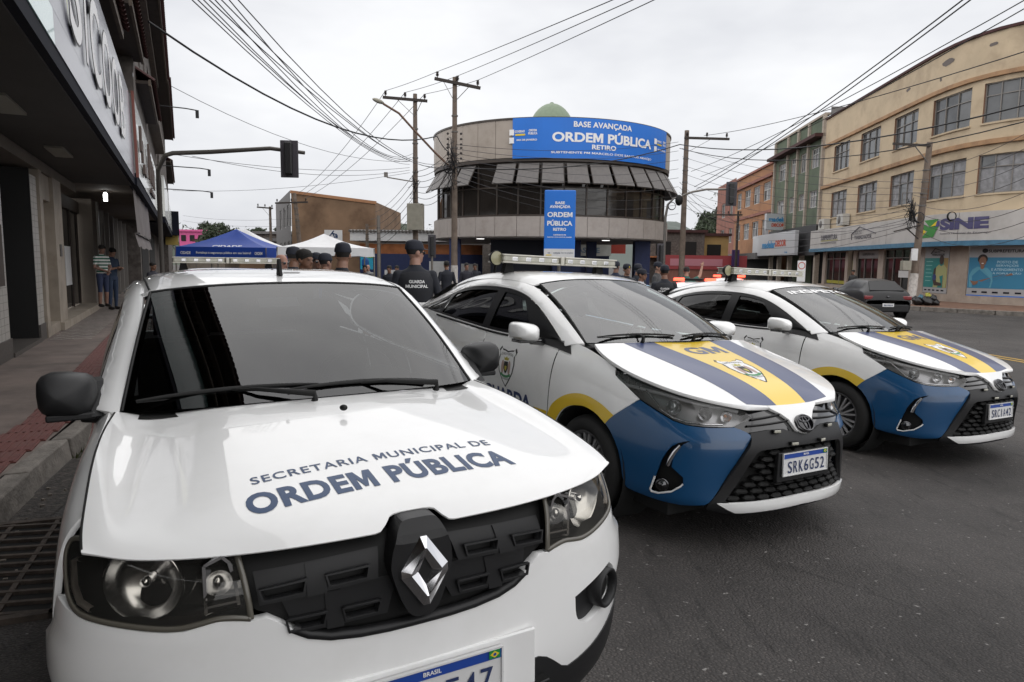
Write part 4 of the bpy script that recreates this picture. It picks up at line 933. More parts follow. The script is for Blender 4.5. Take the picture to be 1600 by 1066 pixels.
        ue = [fy([(y, .95)])[0][0] for y in (1.36, 1.62, 2.0, 2.36, 2.8, 3.15, 3.42, 3.66)]
        Dd = [P(u, top)+np.array([.004, 0, .004]) for u in ue]
        SG = Surf([[tuple(d_), tuple((d_+np.array(c_))/2+[.014, 0, .004]), tuple(np.array(c_)+[.004, 0, -.004])] for d_, c_ in zip(Dd, Cc)])
        k1 = SG.n-1
        panel('window_frame', SG, None, M['satin'], car, holes=[resample(np.array([(1.05, .12), (2.86, .10), (2.86, 1.82), (2.05, 1.82)]), .5), resample(np.array([(3.14, .10), (5.25, .12), (5.1, 1.80), (3.14, 1.82)]), .5), resample(np.array([(5.45, .14), (6.6, .35), (6.3, 1.2), (5.35, 1.78)]), .5)], off=-.003, depth=0, res=.05, mirror=mir)
        for nm, q_, gm in (('front_window', [(.98, .05), (2.92, .05), (2.92, 1.9), (2.0, 1.9)], 'tint_g'), ('rear_window_pane', [(3.08, .05), (5.3, .05), (5.15, 1.88), (3.08, 1.9)], 'tint'), ('quarter_glass', [(5.4, .08), (6.7, .3), (6.35, 1.3), (5.3, 1.85)], 'tint')):
            panel(nm, SG, resample(np.array(q_), .5), M[gm], car, off=-.012, depth=0, res=.06, mirror=mir)
        for u in (3.0, 5.36): strip('window_post', SG, [(u, v) for v in np.linspace(.05, 1.9, 8)], .05 if u == 3 else .03, M['satin'], car, .002, .012) if s > 0 else None
        # mirror with its black foot on the window corner
        mirror_door(car, s*.955, 1.56, 1.085, s, M['white'], (.205, .135, .128), M['gloss_black'], lamp=True)
        panel('mirror_foot', P, np.concatenate([fy([(1.245, .962), (1.33, .972), (1.42, .985), (1.60, 1.0)]), np.array([(u, top) for u in np.linspace(ue[1], fy([(1.31, 1.03)])[0][0], 6)])]), M['plastic'], car, off=.006, depth=.006, res=.03, mirror=mir)
        panel('mirror_base', SG, np.array([(.0, 0), (1.1, 0), (2.0, 1.85), (1.6, 1.95), (.0, 1.95)]), M['satin'], car, off=.004, depth=.004, res=.04, mirror=mir)
        for yw in (.975, 3.52):
            wheel(car, s*.842, yw, .305, .19, s, 10, .205, double=True, steer=0)
            MB().lathe([(.375, -.30), (.37, -.015)], 28, Matrix.Translation((s*.85, yw, .31)) @ Matrix.Rotation(math.pi/2*s, 4, 'Y')).build('wheel_liner', M['void'], car)
            MB().bbox((s*.5, yw-.36, .25), (s*.56, yw+.36, .68)).build('liner_back', M['void'], car)
        # livery on the door
        def doorfn(cy, cz):
            def f(A2, lift=.002):
                uv = fy(np.stack([cy-A2[:, 0]*(-s)*(-1) if s < 0 else cy-A2[:, 0], cz+A2[:, 1]], 1)) if False else fy(np.stack([cy-s*-1*A2[:, 0] if s < 0 else cy+A2[:, 0], cz+A2[:, 1]], 1))
                q_ = P(uv[:, 0], uv[:, 1])+P.nrm(uv[:, 0], uv[:, 1])*lift; return q_*np.array([s, 1, 1])
            return f
        sg = -1 if s < 0 else 1
        def df(cy, cz): return lambda A2, lift=.002: (lambda uv: (P(uv[:, 0], uv[:, 1])+P.nrm(uv[:, 0], uv[:, 1])*lift)*np.array([s, 1, 1]))(fy(np.stack([cy+sg*A2[:, 0], cz+A2[:, 1]], 1)))
        shield_decal(df(1.95, .785), car, .265, .30)
        skin_text('door_lettering', 'GUARDA', lambda A2: df(1.93, .575)(A2, .002), .66, .105, M['navy_v'], car, bold=.04)
        V = df(1.48, .525)(np.array([(-.08, -.03), (.08, -.03), (.08, .035), (-.08, .035)]), .0015); mobj('yellow_band', V, [(0, 1, 2, 3)], M['yellow_arch'], car)
    # ---- glass, roof, tail
    panel('windscreen', Wd, None, M['wind_l'], car, depth=0, res=.05); k = Wd.n-1; mm = Wd.m-1
    panel('screen_border', Wd, resample(np.array([(0, 0), (k, 0), (k, mm), (0, mm)], float), .4), M['gloss_black'], car, holes=[resample(np.array([(.22, .2), (k-.22, .2), (k-.18, mm-.12), (.18, mm-.12)]), .4)], off=-.004, depth=0, res=.05)
    strip('screen_seal', Wd, [(u, mm) for u in np.linspace(0, k, 30)], .012, M['rubber'], car, .003, .02)
    for u in (0, k): strip('screen_seal', Wd, [(u, v) for v in np.linspace(0, mm, 20)], .014, M['rubber'], car, .004, .02)
    panel('roof', Rf, None, M['white'], car, depth=.012, res=.06); panel('roof_lining', Rf, None, M['interior'], car, off=-.028, depth=0, res=.1)
    V = []
    for x in np.linspace(-.72, .72, 21): t = abs(x)/.72; V += [(x, .985+.10*t**2.2, 1.036-.012*t), (x, 1.045+.11*t**2.2, 1.050-.010*t)]
    mobj('cowl_panel', V, [(2*i, 2*i+2, 2*i+3, 2*i+1) for i in range(20)], M['plastic_d'], car, True)
    wiper(car, (-.36, 1.03, 1.055), (-.64, 1.16, 1.075), (-.06, 1.045, 1.088)); wiper(car, (.10, 1.02, 1.06), (.0, 1.03, 1.085), (.56, 1.13, 1.075))
    rw = Surf([[(x*.94, 3.50+.02*abs(x), 1.392-.25*x*x*.35), (x*1.02, 3.72, 1.30-.08*x*x), (x*1.12, 3.98, 1.135-.02*x*x)] for x in (-.56, -.3, 0, .3, .56)])
    panel('rear_screen', rw, None, M['tint'], car, depth=0, res=.08)
    bt = Surf([[(x, 3.93, 1.125-.05*abs(x)), (x, 4.15, 1.115-.06*abs(x)), (x*.97, 4.36-.12*abs(x), 1.09-.06*abs(x)), (x*.95, 4.43-.16*abs(x), .97), (x*.95, 4.44-.2*abs(x), .80)] for x in (-.74, -.5, -.2, .2, .5, .74)])
    panel('boot_lid', bt, None, M['white'], car, depth=.012, res=.07)
    interior(car, .76, 1.10, 3.45, 1.02, 1.45, .37)
    MB().bbox((-.72, .35, .15), (.72, 4.1, .22)).build('underbody', M['void'], car)
    light_bar(car, 2.60, 1.600)
    return car
def mark_inspector(car):
    Wd = yaris_nets()['W']; k = Wd.n-1; mm = Wd.m-1
    if True:
        def wf(A2):
            u = k/2+A2[:, 0]/.55*(k/2)*.985; v = mm-.42+A2[:, 1]/.86*mm; return Wd(u, v)+Wd.nrm(u, v)*.003
        skin_text('screen_lettering', 'INSPETOR', wf, .80, .075, M['txt_w'], car, bold=.045, spacing=1.05)
    return car
# ---------------------------------------------------------------- materials of the place
def asphalt():
    m = bpy.data.materials.new('asphalt'); m.use_nodes = True; N = m.node_tree.nodes; L = m.node_tree.links; b = N['Principled BSDF']
    tc = N.new('ShaderNodeTexCoord')
    def noise(sc, det=6, rough=.6, vec=None, st=None):
        n = N.new('ShaderNodeTexNoise'); n.inputs['Scale'].default_value = sc; n.inputs['Detail'].default_value = det; n.inputs['Roughness'].default_value = rough
        if st:
            mp = N.new('ShaderNodeMapping'); mp.inputs['Rotation'].default_value = (0, 0, R(62)); mp.inputs['Scale'].default_value = st; L.new(tc.outputs['Object'], mp.inputs[0]); L.new(mp.outputs[0], n.inputs['Vector'])
        else: L.new(tc.outputs['Object'], n.inputs['Vector'])
        return n
    def ramp(n, p0, c0, p1, c1):
        r = N.new('ShaderNodeValToRGB'); e = r.color_ramp.elements; e[0].position = p0; e[0].color = (*c0, 1); e[1].position = p1; e[1].color = (*c1, 1); L.new(n.outputs[0], r.inputs[0]); return r
    r1 = ramp(noise(.6, 8, .7), .34, (.033, .030, .029), .68, (.078, .071, .068))
    v = N.new('ShaderNodeTexVoronoi'); v.inputs['Scale'].default_value = 75; L.new(tc.outputs['Object'], v.inputs['Vector'])
    r2 = N.new('ShaderNodeValToRGB'); r2.color_ramp.elements[0].position = .0; r2.color_ramp.elements[0].color = (2.3, 2.2, 2.1, 1); r2.color_ramp.elements[1].position = .42; r2.color_ramp.elements[1].color = (.72, .72, .72, 1); L.new(v.outputs['Distance'], r2.inputs[0])
    mx = N.new('ShaderNodeMixRGB'); mx.blend_type = 'MULTIPLY'; mx.inputs[0].default_value = .8; L.new(r1.outputs[0], mx.inputs[1]); L.new(r2.outputs[0], mx.inputs[2])
    r3 = ramp(noise(1.0, 5, .6, st=(13, 2.6, 1)), .56, (1, 1, 1), .70, (.38, .38, .38))      # short dark scuffs
    mx2 = N.new('ShaderNodeMixRGB'); mx2.blend_type = 'MULTIPLY'; mx2.inputs[0].default_value = .8; L.new(mx.outputs[0], mx2.inputs[1]); L.new(r3.outputs[0], mx2.inputs[2])
    n4 = noise(30, 2, .5); r4 = ramp(n4, .70, (0, 0, 0), .76, (1, 1, 1)); mx3 = N.new('ShaderNodeMixRGB'); mx3.inputs[2].default_value = (.22, .21, .20, 1); L.new(r4.outputs[0], mx3.inputs[0]); L.new(mx2.outputs[0], mx3.inputs[1])
    vc = N.new('ShaderNodeTexVoronoi'); vc.feature = 'DISTANCE_TO_EDGE'; vc.inputs['Scale'].default_value = .55; wv = N.new('ShaderNodeMixRGB'); wv.inputs[0].default_value = .12; nw = noise(1.8, 4); L.new(tc.outputs['Object'], wv.inputs[1]); L.new(nw.outputs['Color'], wv.inputs[2]); L.new(wv.outputs[0], vc.inputs['Vector'])
    rc = N.new('ShaderNodeValToRGB'); rc.color_ramp.elements[0].position = .0; rc.color_ramp.elements[0].color = (.35, .35, .35, 1); rc.color_ramp.elements[1].position = .006; rc.color_ramp.elements[1].color = (1, 1, 1, 1); L.new(vc.outputs['Distance'], rc.inputs[0])
    nm = noise(.35, 3); rm = ramp(nm, .50, (0, 0, 0), .60, (1, 1, 1)); mc = N.new('ShaderNodeMixRGB'); mc.blend_type = 'MULTIPLY'; L.new(rm.outputs[0], mc.inputs[0]); L.new(mx3.outputs[0], mc.inputs[1]); L.new(rc.outputs[0], mc.inputs[2])
    ro_ = ramp(noise(.9, 4, .65), .60, (1, 1, 1), .74, (.55, .54, .53)); mo = N.new('ShaderNodeMixRGB'); mo.blend_type = 'MULTIPLY'; mo.inputs[0].default_value = .8; L.new(mc.outputs[0], mo.inputs[1]); L.new(ro_.outputs[0], mo.inputs[2]); mx3 = mo
    L.new(mx3.outputs[0], b.inputs['Base Color']); b.inputs['Roughness'].default_value = .72; b.inputs['Specular IOR Level'].default_value = .35
    bp = N.new('ShaderNodeBump'); bp.inputs['Strength'].default_value = .8; bp.inputs['Distance'].default_value = .008; L.new(v.outputs['Distance'], bp.inputs['Height']); L.new(bp.outputs[0], b.inputs['Normal'])
    return m
E_ = dict(
 asph=asphalt(), walk=mat('walk_concrete', (.15, .118, .103), .85, var=.22, vscale=3, dirt=(.06, .05, .045), dirt_scale=1.6, dirt_amt=.7, bump=.3, bscale=90),
 kerb=mat('kerb_stone', (.175, .158, .14), .85, var=.3, vscale=7, dirt=(.07, .06, .05), dirt_scale=5, dirt_amt=.8, bump=.8, bscale=35),
 tact=mat('tactile_red', (.125, .042, .036), .8, var=.2, vscale=8, dirt=(.07, .05, .045), dirt_scale=6, dirt_amt=.6, bump=.2),
 iron=mat('cast_iron', (.055, .042, .034), .7, metal=.3, var=.4, vscale=15, bump=.4, bscale=60),
 tile=mat('white_tile', (.36, .345, .32), .35, var=.08, vscale=20), stone=mat('beige_stone', (.28, .24, .195), .6, var=.18, vscale=2.5, dirt=(.14, .11, .08), dirt_scale=3, dirt_amt=.5),
 granite=mat('dark_granite', (.07, .062, .056), .5, var=.3, vscale=30), dark=mat('dark_opening', (.006, .006, .006), .8),
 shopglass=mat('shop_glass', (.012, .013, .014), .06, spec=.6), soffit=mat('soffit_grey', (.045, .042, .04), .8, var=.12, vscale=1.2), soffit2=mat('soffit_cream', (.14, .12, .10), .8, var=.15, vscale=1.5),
 signlilac=mat('sign_lilac', (.125, .125, .165), .2, spec=.35, coat=.12, coat_rough=.1, var=.04), signteal=mat('sign_teal', (.0, .055, .05), .2, coat=.5), signmint=mat('sign_mint', (.28, .48, .45), .15, coat=.6), lime=mat('sign_lime', (.42, .45, .12), .25),
 signwhite=mat('sign_white', (.52, .53, .50), .25, coat=.4, var=.05, dirt=(.3, .3, .27), dirt_scale=2, dirt_amt=.4), edge=mat('sign_edge', (.008, .009, .016), .8, spec=.15),
 roughwall=mat('rough_wall', (.115, .10, .09), .9, var=.35, vscale=5, dirt=(.04, .03, .028), dirt_scale=1.2, dirt_amt=.8, bump=.9, bscale=40), roof=mat('roof_tile', (.052, .017, .016), .8, var=.35, vscale=12), wood=mat('dark_wood', (.035, .024, .018), .7, var=.3), beam=mat('eave_beam', (.11, .085, .065), .7, var=.2),
 awning=mat('awning_cloth', (.155, .135, .13), .8, var=.15, vscale=2.5, dirt=(.08, .07, .07), dirt_scale=2, dirt_amt=.5),
 cream=mat('cream_render', (.50, .40, .275), .85, var=.07, vscale=1.1, dirt=(.26, .19, .13), dirt_scale=.7, dirt_amt=.55, bump=.15, bscale=25), trim=mat('cornice_ochre', (.36, .215, .115), .8, var=.15, vscale=2, dirt=(.10, .06, .04), dirt_scale=1.5, dirt_amt=.6),
 greenw=mat('green_render', (.10, .128, .085), .85, var=.12, vscale=.8, dirt=(.05, .06, .045), dirt_scale=.6, dirt_amt=.5), pil=mat('pilaster', (.34, .29, .24), .8, var=.15), orange=mat('orange_render', (.34, .17, .085), .85, var=.1, vscale=.6, dirt=(.17, .075, .04), dirt_scale=.5, dirt_amt=.6), pink=mat('brick_pink', (.27, .115, .085), .85, var=.15, vscale=1, dirt=(.12, .06, .05), dirt_scale=.7, dirt_amt=.6),
 winglass=mat('window_glass', (.085, .09, .095), .08, spec=.6, var=.4, vscale=.9), curtain=mat('curtain', (.25, .25, .26), .9, var=.25, vscale=5), winframe=mat('window_frame_grey', (.20, .185, .17), .5), winwhite=mat('window_frame_white', (.50, .50, .48), .5), reveal=mat('reveal', (.22, .12, .075), .8),
 bandblue=mat('band_blue', (.06, .17, .27), .6, var=.2, vscale=4), signgrey=mat('sign_grey', (.47, .45, .43), .5, var=.06, vscale=1.5, dirt=(.28, .26, .24), dirt_scale=1, dirt_amt=.5), marble=mat('marble_pier', (.37, .31, .26), .5, var=.15, vscale=1.5, dirt=(.22, .17, .13), dirt_scale=2, dirt_amt=.5),
 postblue=mat('poster_blue', (.045, .20, .33), .35), postteal=mat('poster_teal', (.02, .21, .20), .35), postyel=mat('poster_ochre', (.33, .23, .09), .35), postgrey=mat('poster_grey', (.36, .36, .37), .4), skin=mat('poster_skin', (.22, .115, .075), .5), skind=mat('poster_skin_dark', (.055, .032, .024), .5), hair=mat('poster_hair', (.025, .018, .015), .6), shirtc=mat('poster_cyan_shirt', (.10, .31, .42), .5), shirty=mat('poster_lime_shirt', (.36, .37, .17), .5),
 paver=mat('brown_paving', (.145, .075, .045), .85, var=.3, vscale=3, dirt=(.06, .035, .025), dirt_scale=1.2, dirt_amt=.6, bump=.3), navy=mat('navy_wall', (.012, .022, .085), .6, var=.1), panelg=mat('clad_panel', (.36, .31, .265), .5, var=.05, vscale=.7, dirt=(.20, .165, .13), dirt_scale=1.1, dirt_amt=.5), panellow=mat('clad_panel_low', (.40, .36, .335), .5, var=.04, dirt=(.24, .20, .17), dirt_scale=1.3, dirt_amt=.45),
 brown=mat('bronze_frame', (.045, .033, .026), .5), ban=mat('banner_blue', (.003, .15, .60), .45, var=.05, vscale=.8), domeg=mat('dome_green', (.17, .22, .15), .6, var=.08), shadeg=mat('roller_grey', (.13, .12, .115), .6, var=.1), bigglass=mat('bronze_glass', (.018, .015, .013), .08, spec=.6), white=mat('plain_white', (.66, .66, .66), .6, var=.05),
 brownw=mat('brown_wall', (.20, .125, .075), .9, var=.25, vscale=.5, dirt=(.09, .05, .028), dirt_scale=.35, dirt_amt=.85, bump=.3, bscale=8), greyw=mat('grey_wall', (.14, .135, .135), .85, var=.15), bricko=mat('brick_orange', (.33, .12, .045), .85, var=.3, vscale=2), pole=mat('pole_concrete', (.155, .12, .095), .85, var=.3, vscale=3, dirt=(.07, .05, .04), dirt_scale=4, dirt_amt=.6), polew=mat('pole_whitewash', (.55, .52, .49), .8, var=.2, vscale=6, dirt=(.2, .17, .14), dirt_scale=8, dirt_amt=.7), timber=mat('crossarm', (.04, .032, .028), .8), cable=mat('cable_black', (.012, .012, .014), .6), cable2=mat('cable_grey', (.05, .048, .055), .6), ceramic=mat('insulator', (.03, .022, .02), .4), boxg=mat('meter_box', (.28, .265, .215), .5, var=.1), steel=mat('steel_grey', (.13, .12, .11), .5, metal=.4), galv=mat('galvanised', (.22, .20, .18), .5, metal=.5),
 tentb=mat('tent_blue', (.004, .045, .30), .6, var=.08, vscale=3), tentw=mat('tent_white', (.72, .72, .73), .7, var=.03), hill=mat('hill_green', (.045, .055, .04), .9, var=.4, vscale=.05), leaf=mat('leaf', (.035, .050, .024), .7, var=.5, vscale=.7), bark=mat('bark', (.06, .045, .035), .9),
 pinkh=mat('pink_house', (.55, .10, .26), .8, var=.1), redshop=mat('red_shopfront', (.33, .05, .055), .6), ac=mat('ac_white', (.48, .47, .44), .5), bag=mat('bin_bag', (.010, .010, .011), .3), bagb=mat('bin_bag_blue', (.05, .13, .18), .4), bagy=mat('bin_bag_yellow', (.35, .33, .04), .4), yline=mat('road_yellow', (.36, .22, .03), .7, var=.3, vscale=6, dirt=(.06, .05, .045), dirt_scale=12, dirt_amt=.8), wline=mat('road_white', (.42, .41, .39), .7, var=.2, dirt=(.06, .05, .045), dirt_scale=12, dirt_amt=.8))
# ---------------------------------------------------------------- ground
def gh(x, y):
    w = x*.868+y*.497; t = np.clip((w-.6)/8, 0, 1); return -.17*(3*t*t-2*t**3)
def grid_sheet(name, xs, ys, zf, m, kind='structure'):
    V = [(x, y, float(zf(x, y))) for y in ys for x in xs]; n = len(xs); F = [(j*n+i, j*n+i+1, (j+1)*n+i+1, (j+1)*n+i) for j in range(len(ys)-1) for i in range(n-1)]
    return tag(mobj(name, V, F, m, None, True), kind=kind)
lin = lambda a, b, n: list(np.linspace(a, b, n))
grid_sheet('road', lin(-900, -40, 6)+lin(-30, -8, 8)+lin(-7, 14, 43)+lin(15, 40, 12)+lin(60, 900, 6), lin(-60, -6, 6)+lin(-5, 16, 43)+lin(17, 60, 16)+lin(80, 1500, 8), gh, E_['asph'])
# left street frame: a along the facade, b out towards the road
FP0, FU, FN = np.array([-6.59, 8.82]), np.array([-.428, .904]), np.array([.904, .428])
def L3(a, b, z): p = FP0+FU*a+FN*b; return Vector((p[0], p[1], z))
FR = Matrix(((FU[0], 0, FN[0], 0), (FU[1], 0, FN[1], 0), (0, 1, 0, 0), (0, 0, 0, 1)))      # flat (along, up, out) -> world for text and signs
FR_txt = Matrix(((FU[0], 0, FN[0], 0), (FU[1], 0, FN[1], 0), (0, 1, 0, 0), (0, 0, 0, 1)))
def lbox(mb, a0, a1, b0, b1, z0, z1):
    V = [L3(a, b, z) for a in (a0, a1) for b in (b0, b1) for z in (z0, z1)]
    return mb.add(V, [(0, 1, 3, 2), (4, 6, 7, 5), (0, 4, 5, 1), (2, 3, 7, 6), (0, 2, 6, 4), (1, 5, 7, 3)])
def kerb_b(a): return float(np.interp(a, [-14, -9, -5.4, -3.8, 0, 5, 30, 80], [.45, .88, 1.27, 1.48, 1.75, 1.95, 2.05, 2.05]))
walk = MB(); AS = lin(-14, 80, 60)
V = []
for a in AS: V += [L3(a, -1.2, .15), L3(a, kerb_b(a)-.17, .15)]
walk.add(V, [(2*i, 2*i+1, 2*i+3, 2*i+2) for i in range(len(AS)-1)]); sw = tag(walk.build('pavement', E_['walk']), kind='structure')
a = -12.
while a < 30:
    ln = random.uniform(.85, 1.1); b0, b1 = kerb_b(a), kerb_b(a+ln); j = random.uniform(-.012, .012)
    mb = MB(); poly = [(a+.008, -.16), (a+.008, j), (a+ln-.008, j), (a+ln-.008, -.16)]
    V = []
    for (aa, bb, b_) in ((a+.008, -.165, b0), (a+.008, 0, b0), (a+ln-.008, 0, b1), (a+ln-.008, -.165, b1)):
        V += [L3(aa, b_+bb+j, -.06)]
    V += [L3(a+.008, b0-.165+j, .154), L3(a+.008, b0-.03+j, .154), L3(a+ln-.008, b1-.03+j, .154), L3(a+ln-.008, b1-.165+j, .154)]
    mb.add(V, [(3, 2, 1, 0), (4, 5, 6, 7), (0, 1, 5, 4), (1, 2, 6, 5), (2, 3, 7, 6), (3, 0, 4, 7)]); o = mb.build('kerb_stone', E_['kerb'], sw, bevel=.012); a += ln
# tactile strip of ribbed red tiles
tm = None
q = MB(); q.box((0, 0, .006), (.298, .352, .012))
for k in range(7): q.box((0, -.15+.05*k, .015), (.29, .026, .008))
to = q.build('tactile_tile', E_['tact'], sw, bevel=.003); tmesh = to.data; first = True
for k in range(-26, 30):
    a = k*.30; bm_ = .98 if a > -3 else .98+.0*a; bb = min(1.10, kerb_b(a)-.37)
    if bb < .2: continue
    o = to if first else link(bpy.data.objects.new('tactile_tile', tmesh), sw); first = False
    p = L3(a, bb, .151); o.location = p; o.rotation_euler = (0, 0, math.atan2(FU[1], FU[0])+ (-.03 if a < 0 else 0))
# wave-patterned stone strips further along the pavement
for k in range(46):
    a0 = 3.0+k*.30; mb = MB(); V = []; n = 14
    for i in range(n+1):
        b = .10+(.62)*i/n; w = .06*math.sin(i*1.25+k*.9); V += [L3(a0+w, b, .1545), L3(a0+w+.085, b, .1545)]
    mb.add(V, [(2*i, 2*i+2, 2*i+3, 2*i+1) for i in range(n)]); mb.build('pale_stone_row', mat('pale_stones', (.27, .25, .23), .8, var=.4, vscale=25), sw)
# gutter dirt and drain
gp = MB(); V = []; AS2 = lin(-12, 8, 30)
for a in AS2: V += [L3(a, kerb_b(a)+.0, gh(*L3(a, kerb_b(a), 0)[:2])+.004), L3(a, kerb_b(a)+.20+.05*math.sin(a*3.1), gh(*L3(a, kerb_b(a)+.22, 0)[:2])+.004)]
gp.add(V, [(2*i, 2*i+1, 2*i+3, 2*i+2) for i in range(len(AS2)-1)]); tag(gp.build('gutter', mat('gutter_dirt', (.020, .016, .014), .8, var=.6, vscale=14, dirt=(.10, .085, .07), dirt_scale=22, dirt_amt=.8, bump=.8, bscale=40)), kind='structure')
dr = empty('drain_grate', (-2.50, 3.28, .0), R(112), 'rusty iron storm drain grate in the gutter beside the kerb', 'drain grate')
MB().bbox((-.62, -.34, .001), (.62, .34, .009)).build('drain_pit', M['void'], dr)
fb = MB()
for s in (-1, 1): fb.box((0, s*.34, .012), (1.28, .05, .03)); fb.box((s*.62, 0, .012), (.04, .68, .03))
fb.build('grate_frame', E_['iron'], dr)
for k in range(-5, 6):
    b_ = MB(); b_.beam((k*.11-.06, -.32, .014), (k*.11+.06, .32, .014), .022, .024); b_.build('grate_bar', E_['iron'], dr)
for y in (-.11, .11): b_ = MB(); b_.box((0, y, .012), (1.2, .024, .022)); b_.build('grate_cross_bar', E_['iron'], dr)
lt = empty('gutter_litter', (0, 0, 0)); lt['kind'] = 'stuff'; bpy.data.objects.remove(lt)
q = MB()
for k in range(90):
    a = random.uniform(-8, -1); b = kerb_b(a)+random.uniform(.01, .35); p = L3(a, b, 0); s_ = random.uniform(.004, .016); q.box((p.x, p.y, gh(p.x, p.y)+s_*.4+.004), (s_*1.6, s_, s_*.8), rz=random.uniform(0, 3))
tag(q.build('gutter_grit', mat('grit', (.16, .14, .12), .9, var=.5, vscale=60)), 'small stones and litter lying along the gutter', 'grit', kind='stuff')
q = MB()
for k in range(60):
    a = random.uniform(-4.7, -3.9); b = kerb_b(a)+random.uniform(.0, .05); p = L3(a, b, 0); h = random.uniform(.02, .06); d = Vector((random.uniform(-.03, .03), random.uniform(-.03, .03), h)); r_ = Vector((random.uniform(-1, 1), random.uniform(-1, 1), 0)).normalized()*.005
    q.add([p-r_, p+r_, p+d], [(0, 1, 2)])
tag(q.build('gutter_weeds', mat('weed', (.06, .075, .02), .8)), 'small green weeds at the foot of the kerb', 'weeds', kind='stuff')
# road lines
q = MB()
for off in (0, .22): 
    V = []
    for t in lin(0, 24, 20): x = 9.9+off-.30*t*.35; y = 7.3+t*.95+off*.2; V += [(x, y, gh(x, y)+.004), (x+.11, y, gh(x+.11, y)+.004)]
    q.add(V, [(2*i, 2*i+1, 2*i+3, 2*i+2) for i in range(19)])
tag(q.build('centre_line', E_['yline']), kind='structure')

# ---------------------------------------------------------------- walls with openings
class Path:
    def __init__(s, pts, n=24, smooth=True):
        P = np.array(pts, float)
        if smooth and len(P) > 2:
            Q = np.concatenate([[2*P[0]-P[1]], P, [2*P[-1]-P[-2]]]); out = []
            for i in range(1, len(Q)-2):
                a, b, c, d = Q[i-1:i+3]
                for t in np.linspace(0, 1, n, endpoint=False): out.append(.5*((2*b)+(-a+c)*t+(2*a-5*b+4*c-d)*t*t+(-a+3*b-3*c+d)*t**3))
            out.append(P[-1]); P = np.array(out)
        s.P = P; s.s = np.concatenate([[0], np.cumsum(np.linalg.norm(np.diff(P, axis=0), axis=1))]); s.L = s.s[-1]
    def xy(s, t, d=0.):
        t = np.asarray(t, float); x = np.interp(t, s.s, s.P[:, 0]); y = np.interp(t, s.s, s.P[:, 1]); e = .15
        dx = np.interp(np.minimum(t+e, s.L), s.s, s.P[:, 0])-np.interp(np.maximum(t-e, 0), s.s, s.P[:, 0]); dy = np.interp(np.minimum(t+e, s.L), s.s, s.P[:, 1])-np.interp(np.maximum(t-e, 0), s.s, s.P[:, 1])
        k = np.hypot(dx, dy); nx, ny = dy/k, -dx/k       # right of travel
        return x+nx*d, y+ny*d
    def at(s, t, z, d=0.): x, y = s.xy(t, d); return Vector((float(x), float(y), float(z)))
def pbox(mb, p, s0, s1, z0, z1, d0, d1, step=1.2, side=1):
    n = max(1, int(math.ceil((s1-s0)/step))); V = []; F = []
    for i in range(n+1):
        t = s0+(s1-s0)*i/n
        for d, z in ((d0, z0), (d1, z0), (d1, z1), (d0, z1)): V.append(p.at(t, z, d*side))
    for i in range(n):
        for k in range(4): F.append((i*4+k, (i+1)*4+k, (i+1)*4+(k+1) % 4, i*4+(k+1) % 4))
    F += [(0, 1, 2, 3), tuple(n*4+k for k in (3, 2, 1, 0))]
    return mb.add(V, F)
def wall(name, p, s0, s1, z0, z1, openings, m, parent, side=1, reveal=.18, res=1.5, m_rev=None, top=None):
    """wall sheet along a path with rectangular openings (sa, sb, za, zb) and real reveals"""
    out = [(s0, z0), (s1, z0), (s1, z1), (s0, z1)] if top is None else [(s0, z0), (s1, z0)]+[(t, top(t)) for t in np.linspace(s1, s0, 14)]
    holes = [np.array([(a, c), (b, c), (b, d), (a, d)]) for a, b, c, d in openings]
    v, T, bd = tri_region(np.array(out), holes, res); x, y = p.xy(v[:, 0], 0.); V = [(x[i], y[i], v[i, 1]) for i in range(len(v))]
    o = mobj(name, V, [tuple(t[::-1]) if side < 0 else tuple(t) for t in T], m, parent)
    if openings:
        for a, b, c, d in openings:
            q = MB(); A = [(a, c), (b, c), (b, d), (a, d)]
            for i in range(4):
                (a0, c0), (a1, c1) = A[i], A[(i+1) % 4]; q.add([p.at(a0, c0, 0), p.at(a1, c1, 0), p.at(a1, c1, -reveal*side), p.at(a0, c0, -reveal*side)], [(0, 1, 2, 3)])
            q.build('reveal', m_rev or m, o)
    return o
def window(p, a, b, c, d, parent, side=1, cols=3, rows=2, depth=.14, m_f=None, m_g=None, bar=.045, curtain=False, transom=.6, name='window', tilt=None):
    w = empty(name); w.parent = parent
    m_f = m_f or E_['winframe']; q = MB()
    pbox(q, p, a, b, c, c+bar, -depth, -depth+.05, side=side); pbox(q, p, a, b, d-bar, d, -depth, -depth+.05, side=side); pbox(q, p, a, a+bar, c+bar, d-bar, -depth, -depth+.05, side=side); pbox(q, p, b-bar, b, c+bar, d-bar, -depth, -depth+.05, side=side); q.build('frame', m_f, w)
    for k in range(1, cols): q = MB(); t = a+(b-a)*k/cols; pbox(q, p, t-bar*.4, t+bar*.4, c+bar, d-bar, -depth+.002, -depth+.046, side=side); q.build('mullion', m_f, w)
    if rows > 1: q = MB(); z = c+(d-c)*transom; pbox(q, p, a+bar, b-bar, z-bar*.4, z+bar*.4, -depth+.004, -depth+.044, side=side); q.build('transom', m_f, w)
    zs = [c+bar, c+(d-c)*transom, d-bar] if rows > 1 else [c+bar, d-bar]
    for i in range(len(zs)-1):
        for k in range(cols):
            t0, t1 = a+(b-a)*k/cols, a+(b-a)*(k+1)/cols; mg = m_g or (E_['curtain'] if curtain and random.random() < .55 else E_['winglass'])
            q = MB(); j = random.uniform(-.006, .006); q.add([p.at(t0, zs[i], (-depth-.01+j)*side), p.at(t1, zs[i], (-depth-.01-j)*side), p.at(t1, zs[i+1], (-depth-.012-j)*side), p.at(t0, zs[i+1], (-depth-.012+j)*side)], [(0, 1, 2, 3)]); q.build('pane', mg, w)
    return w
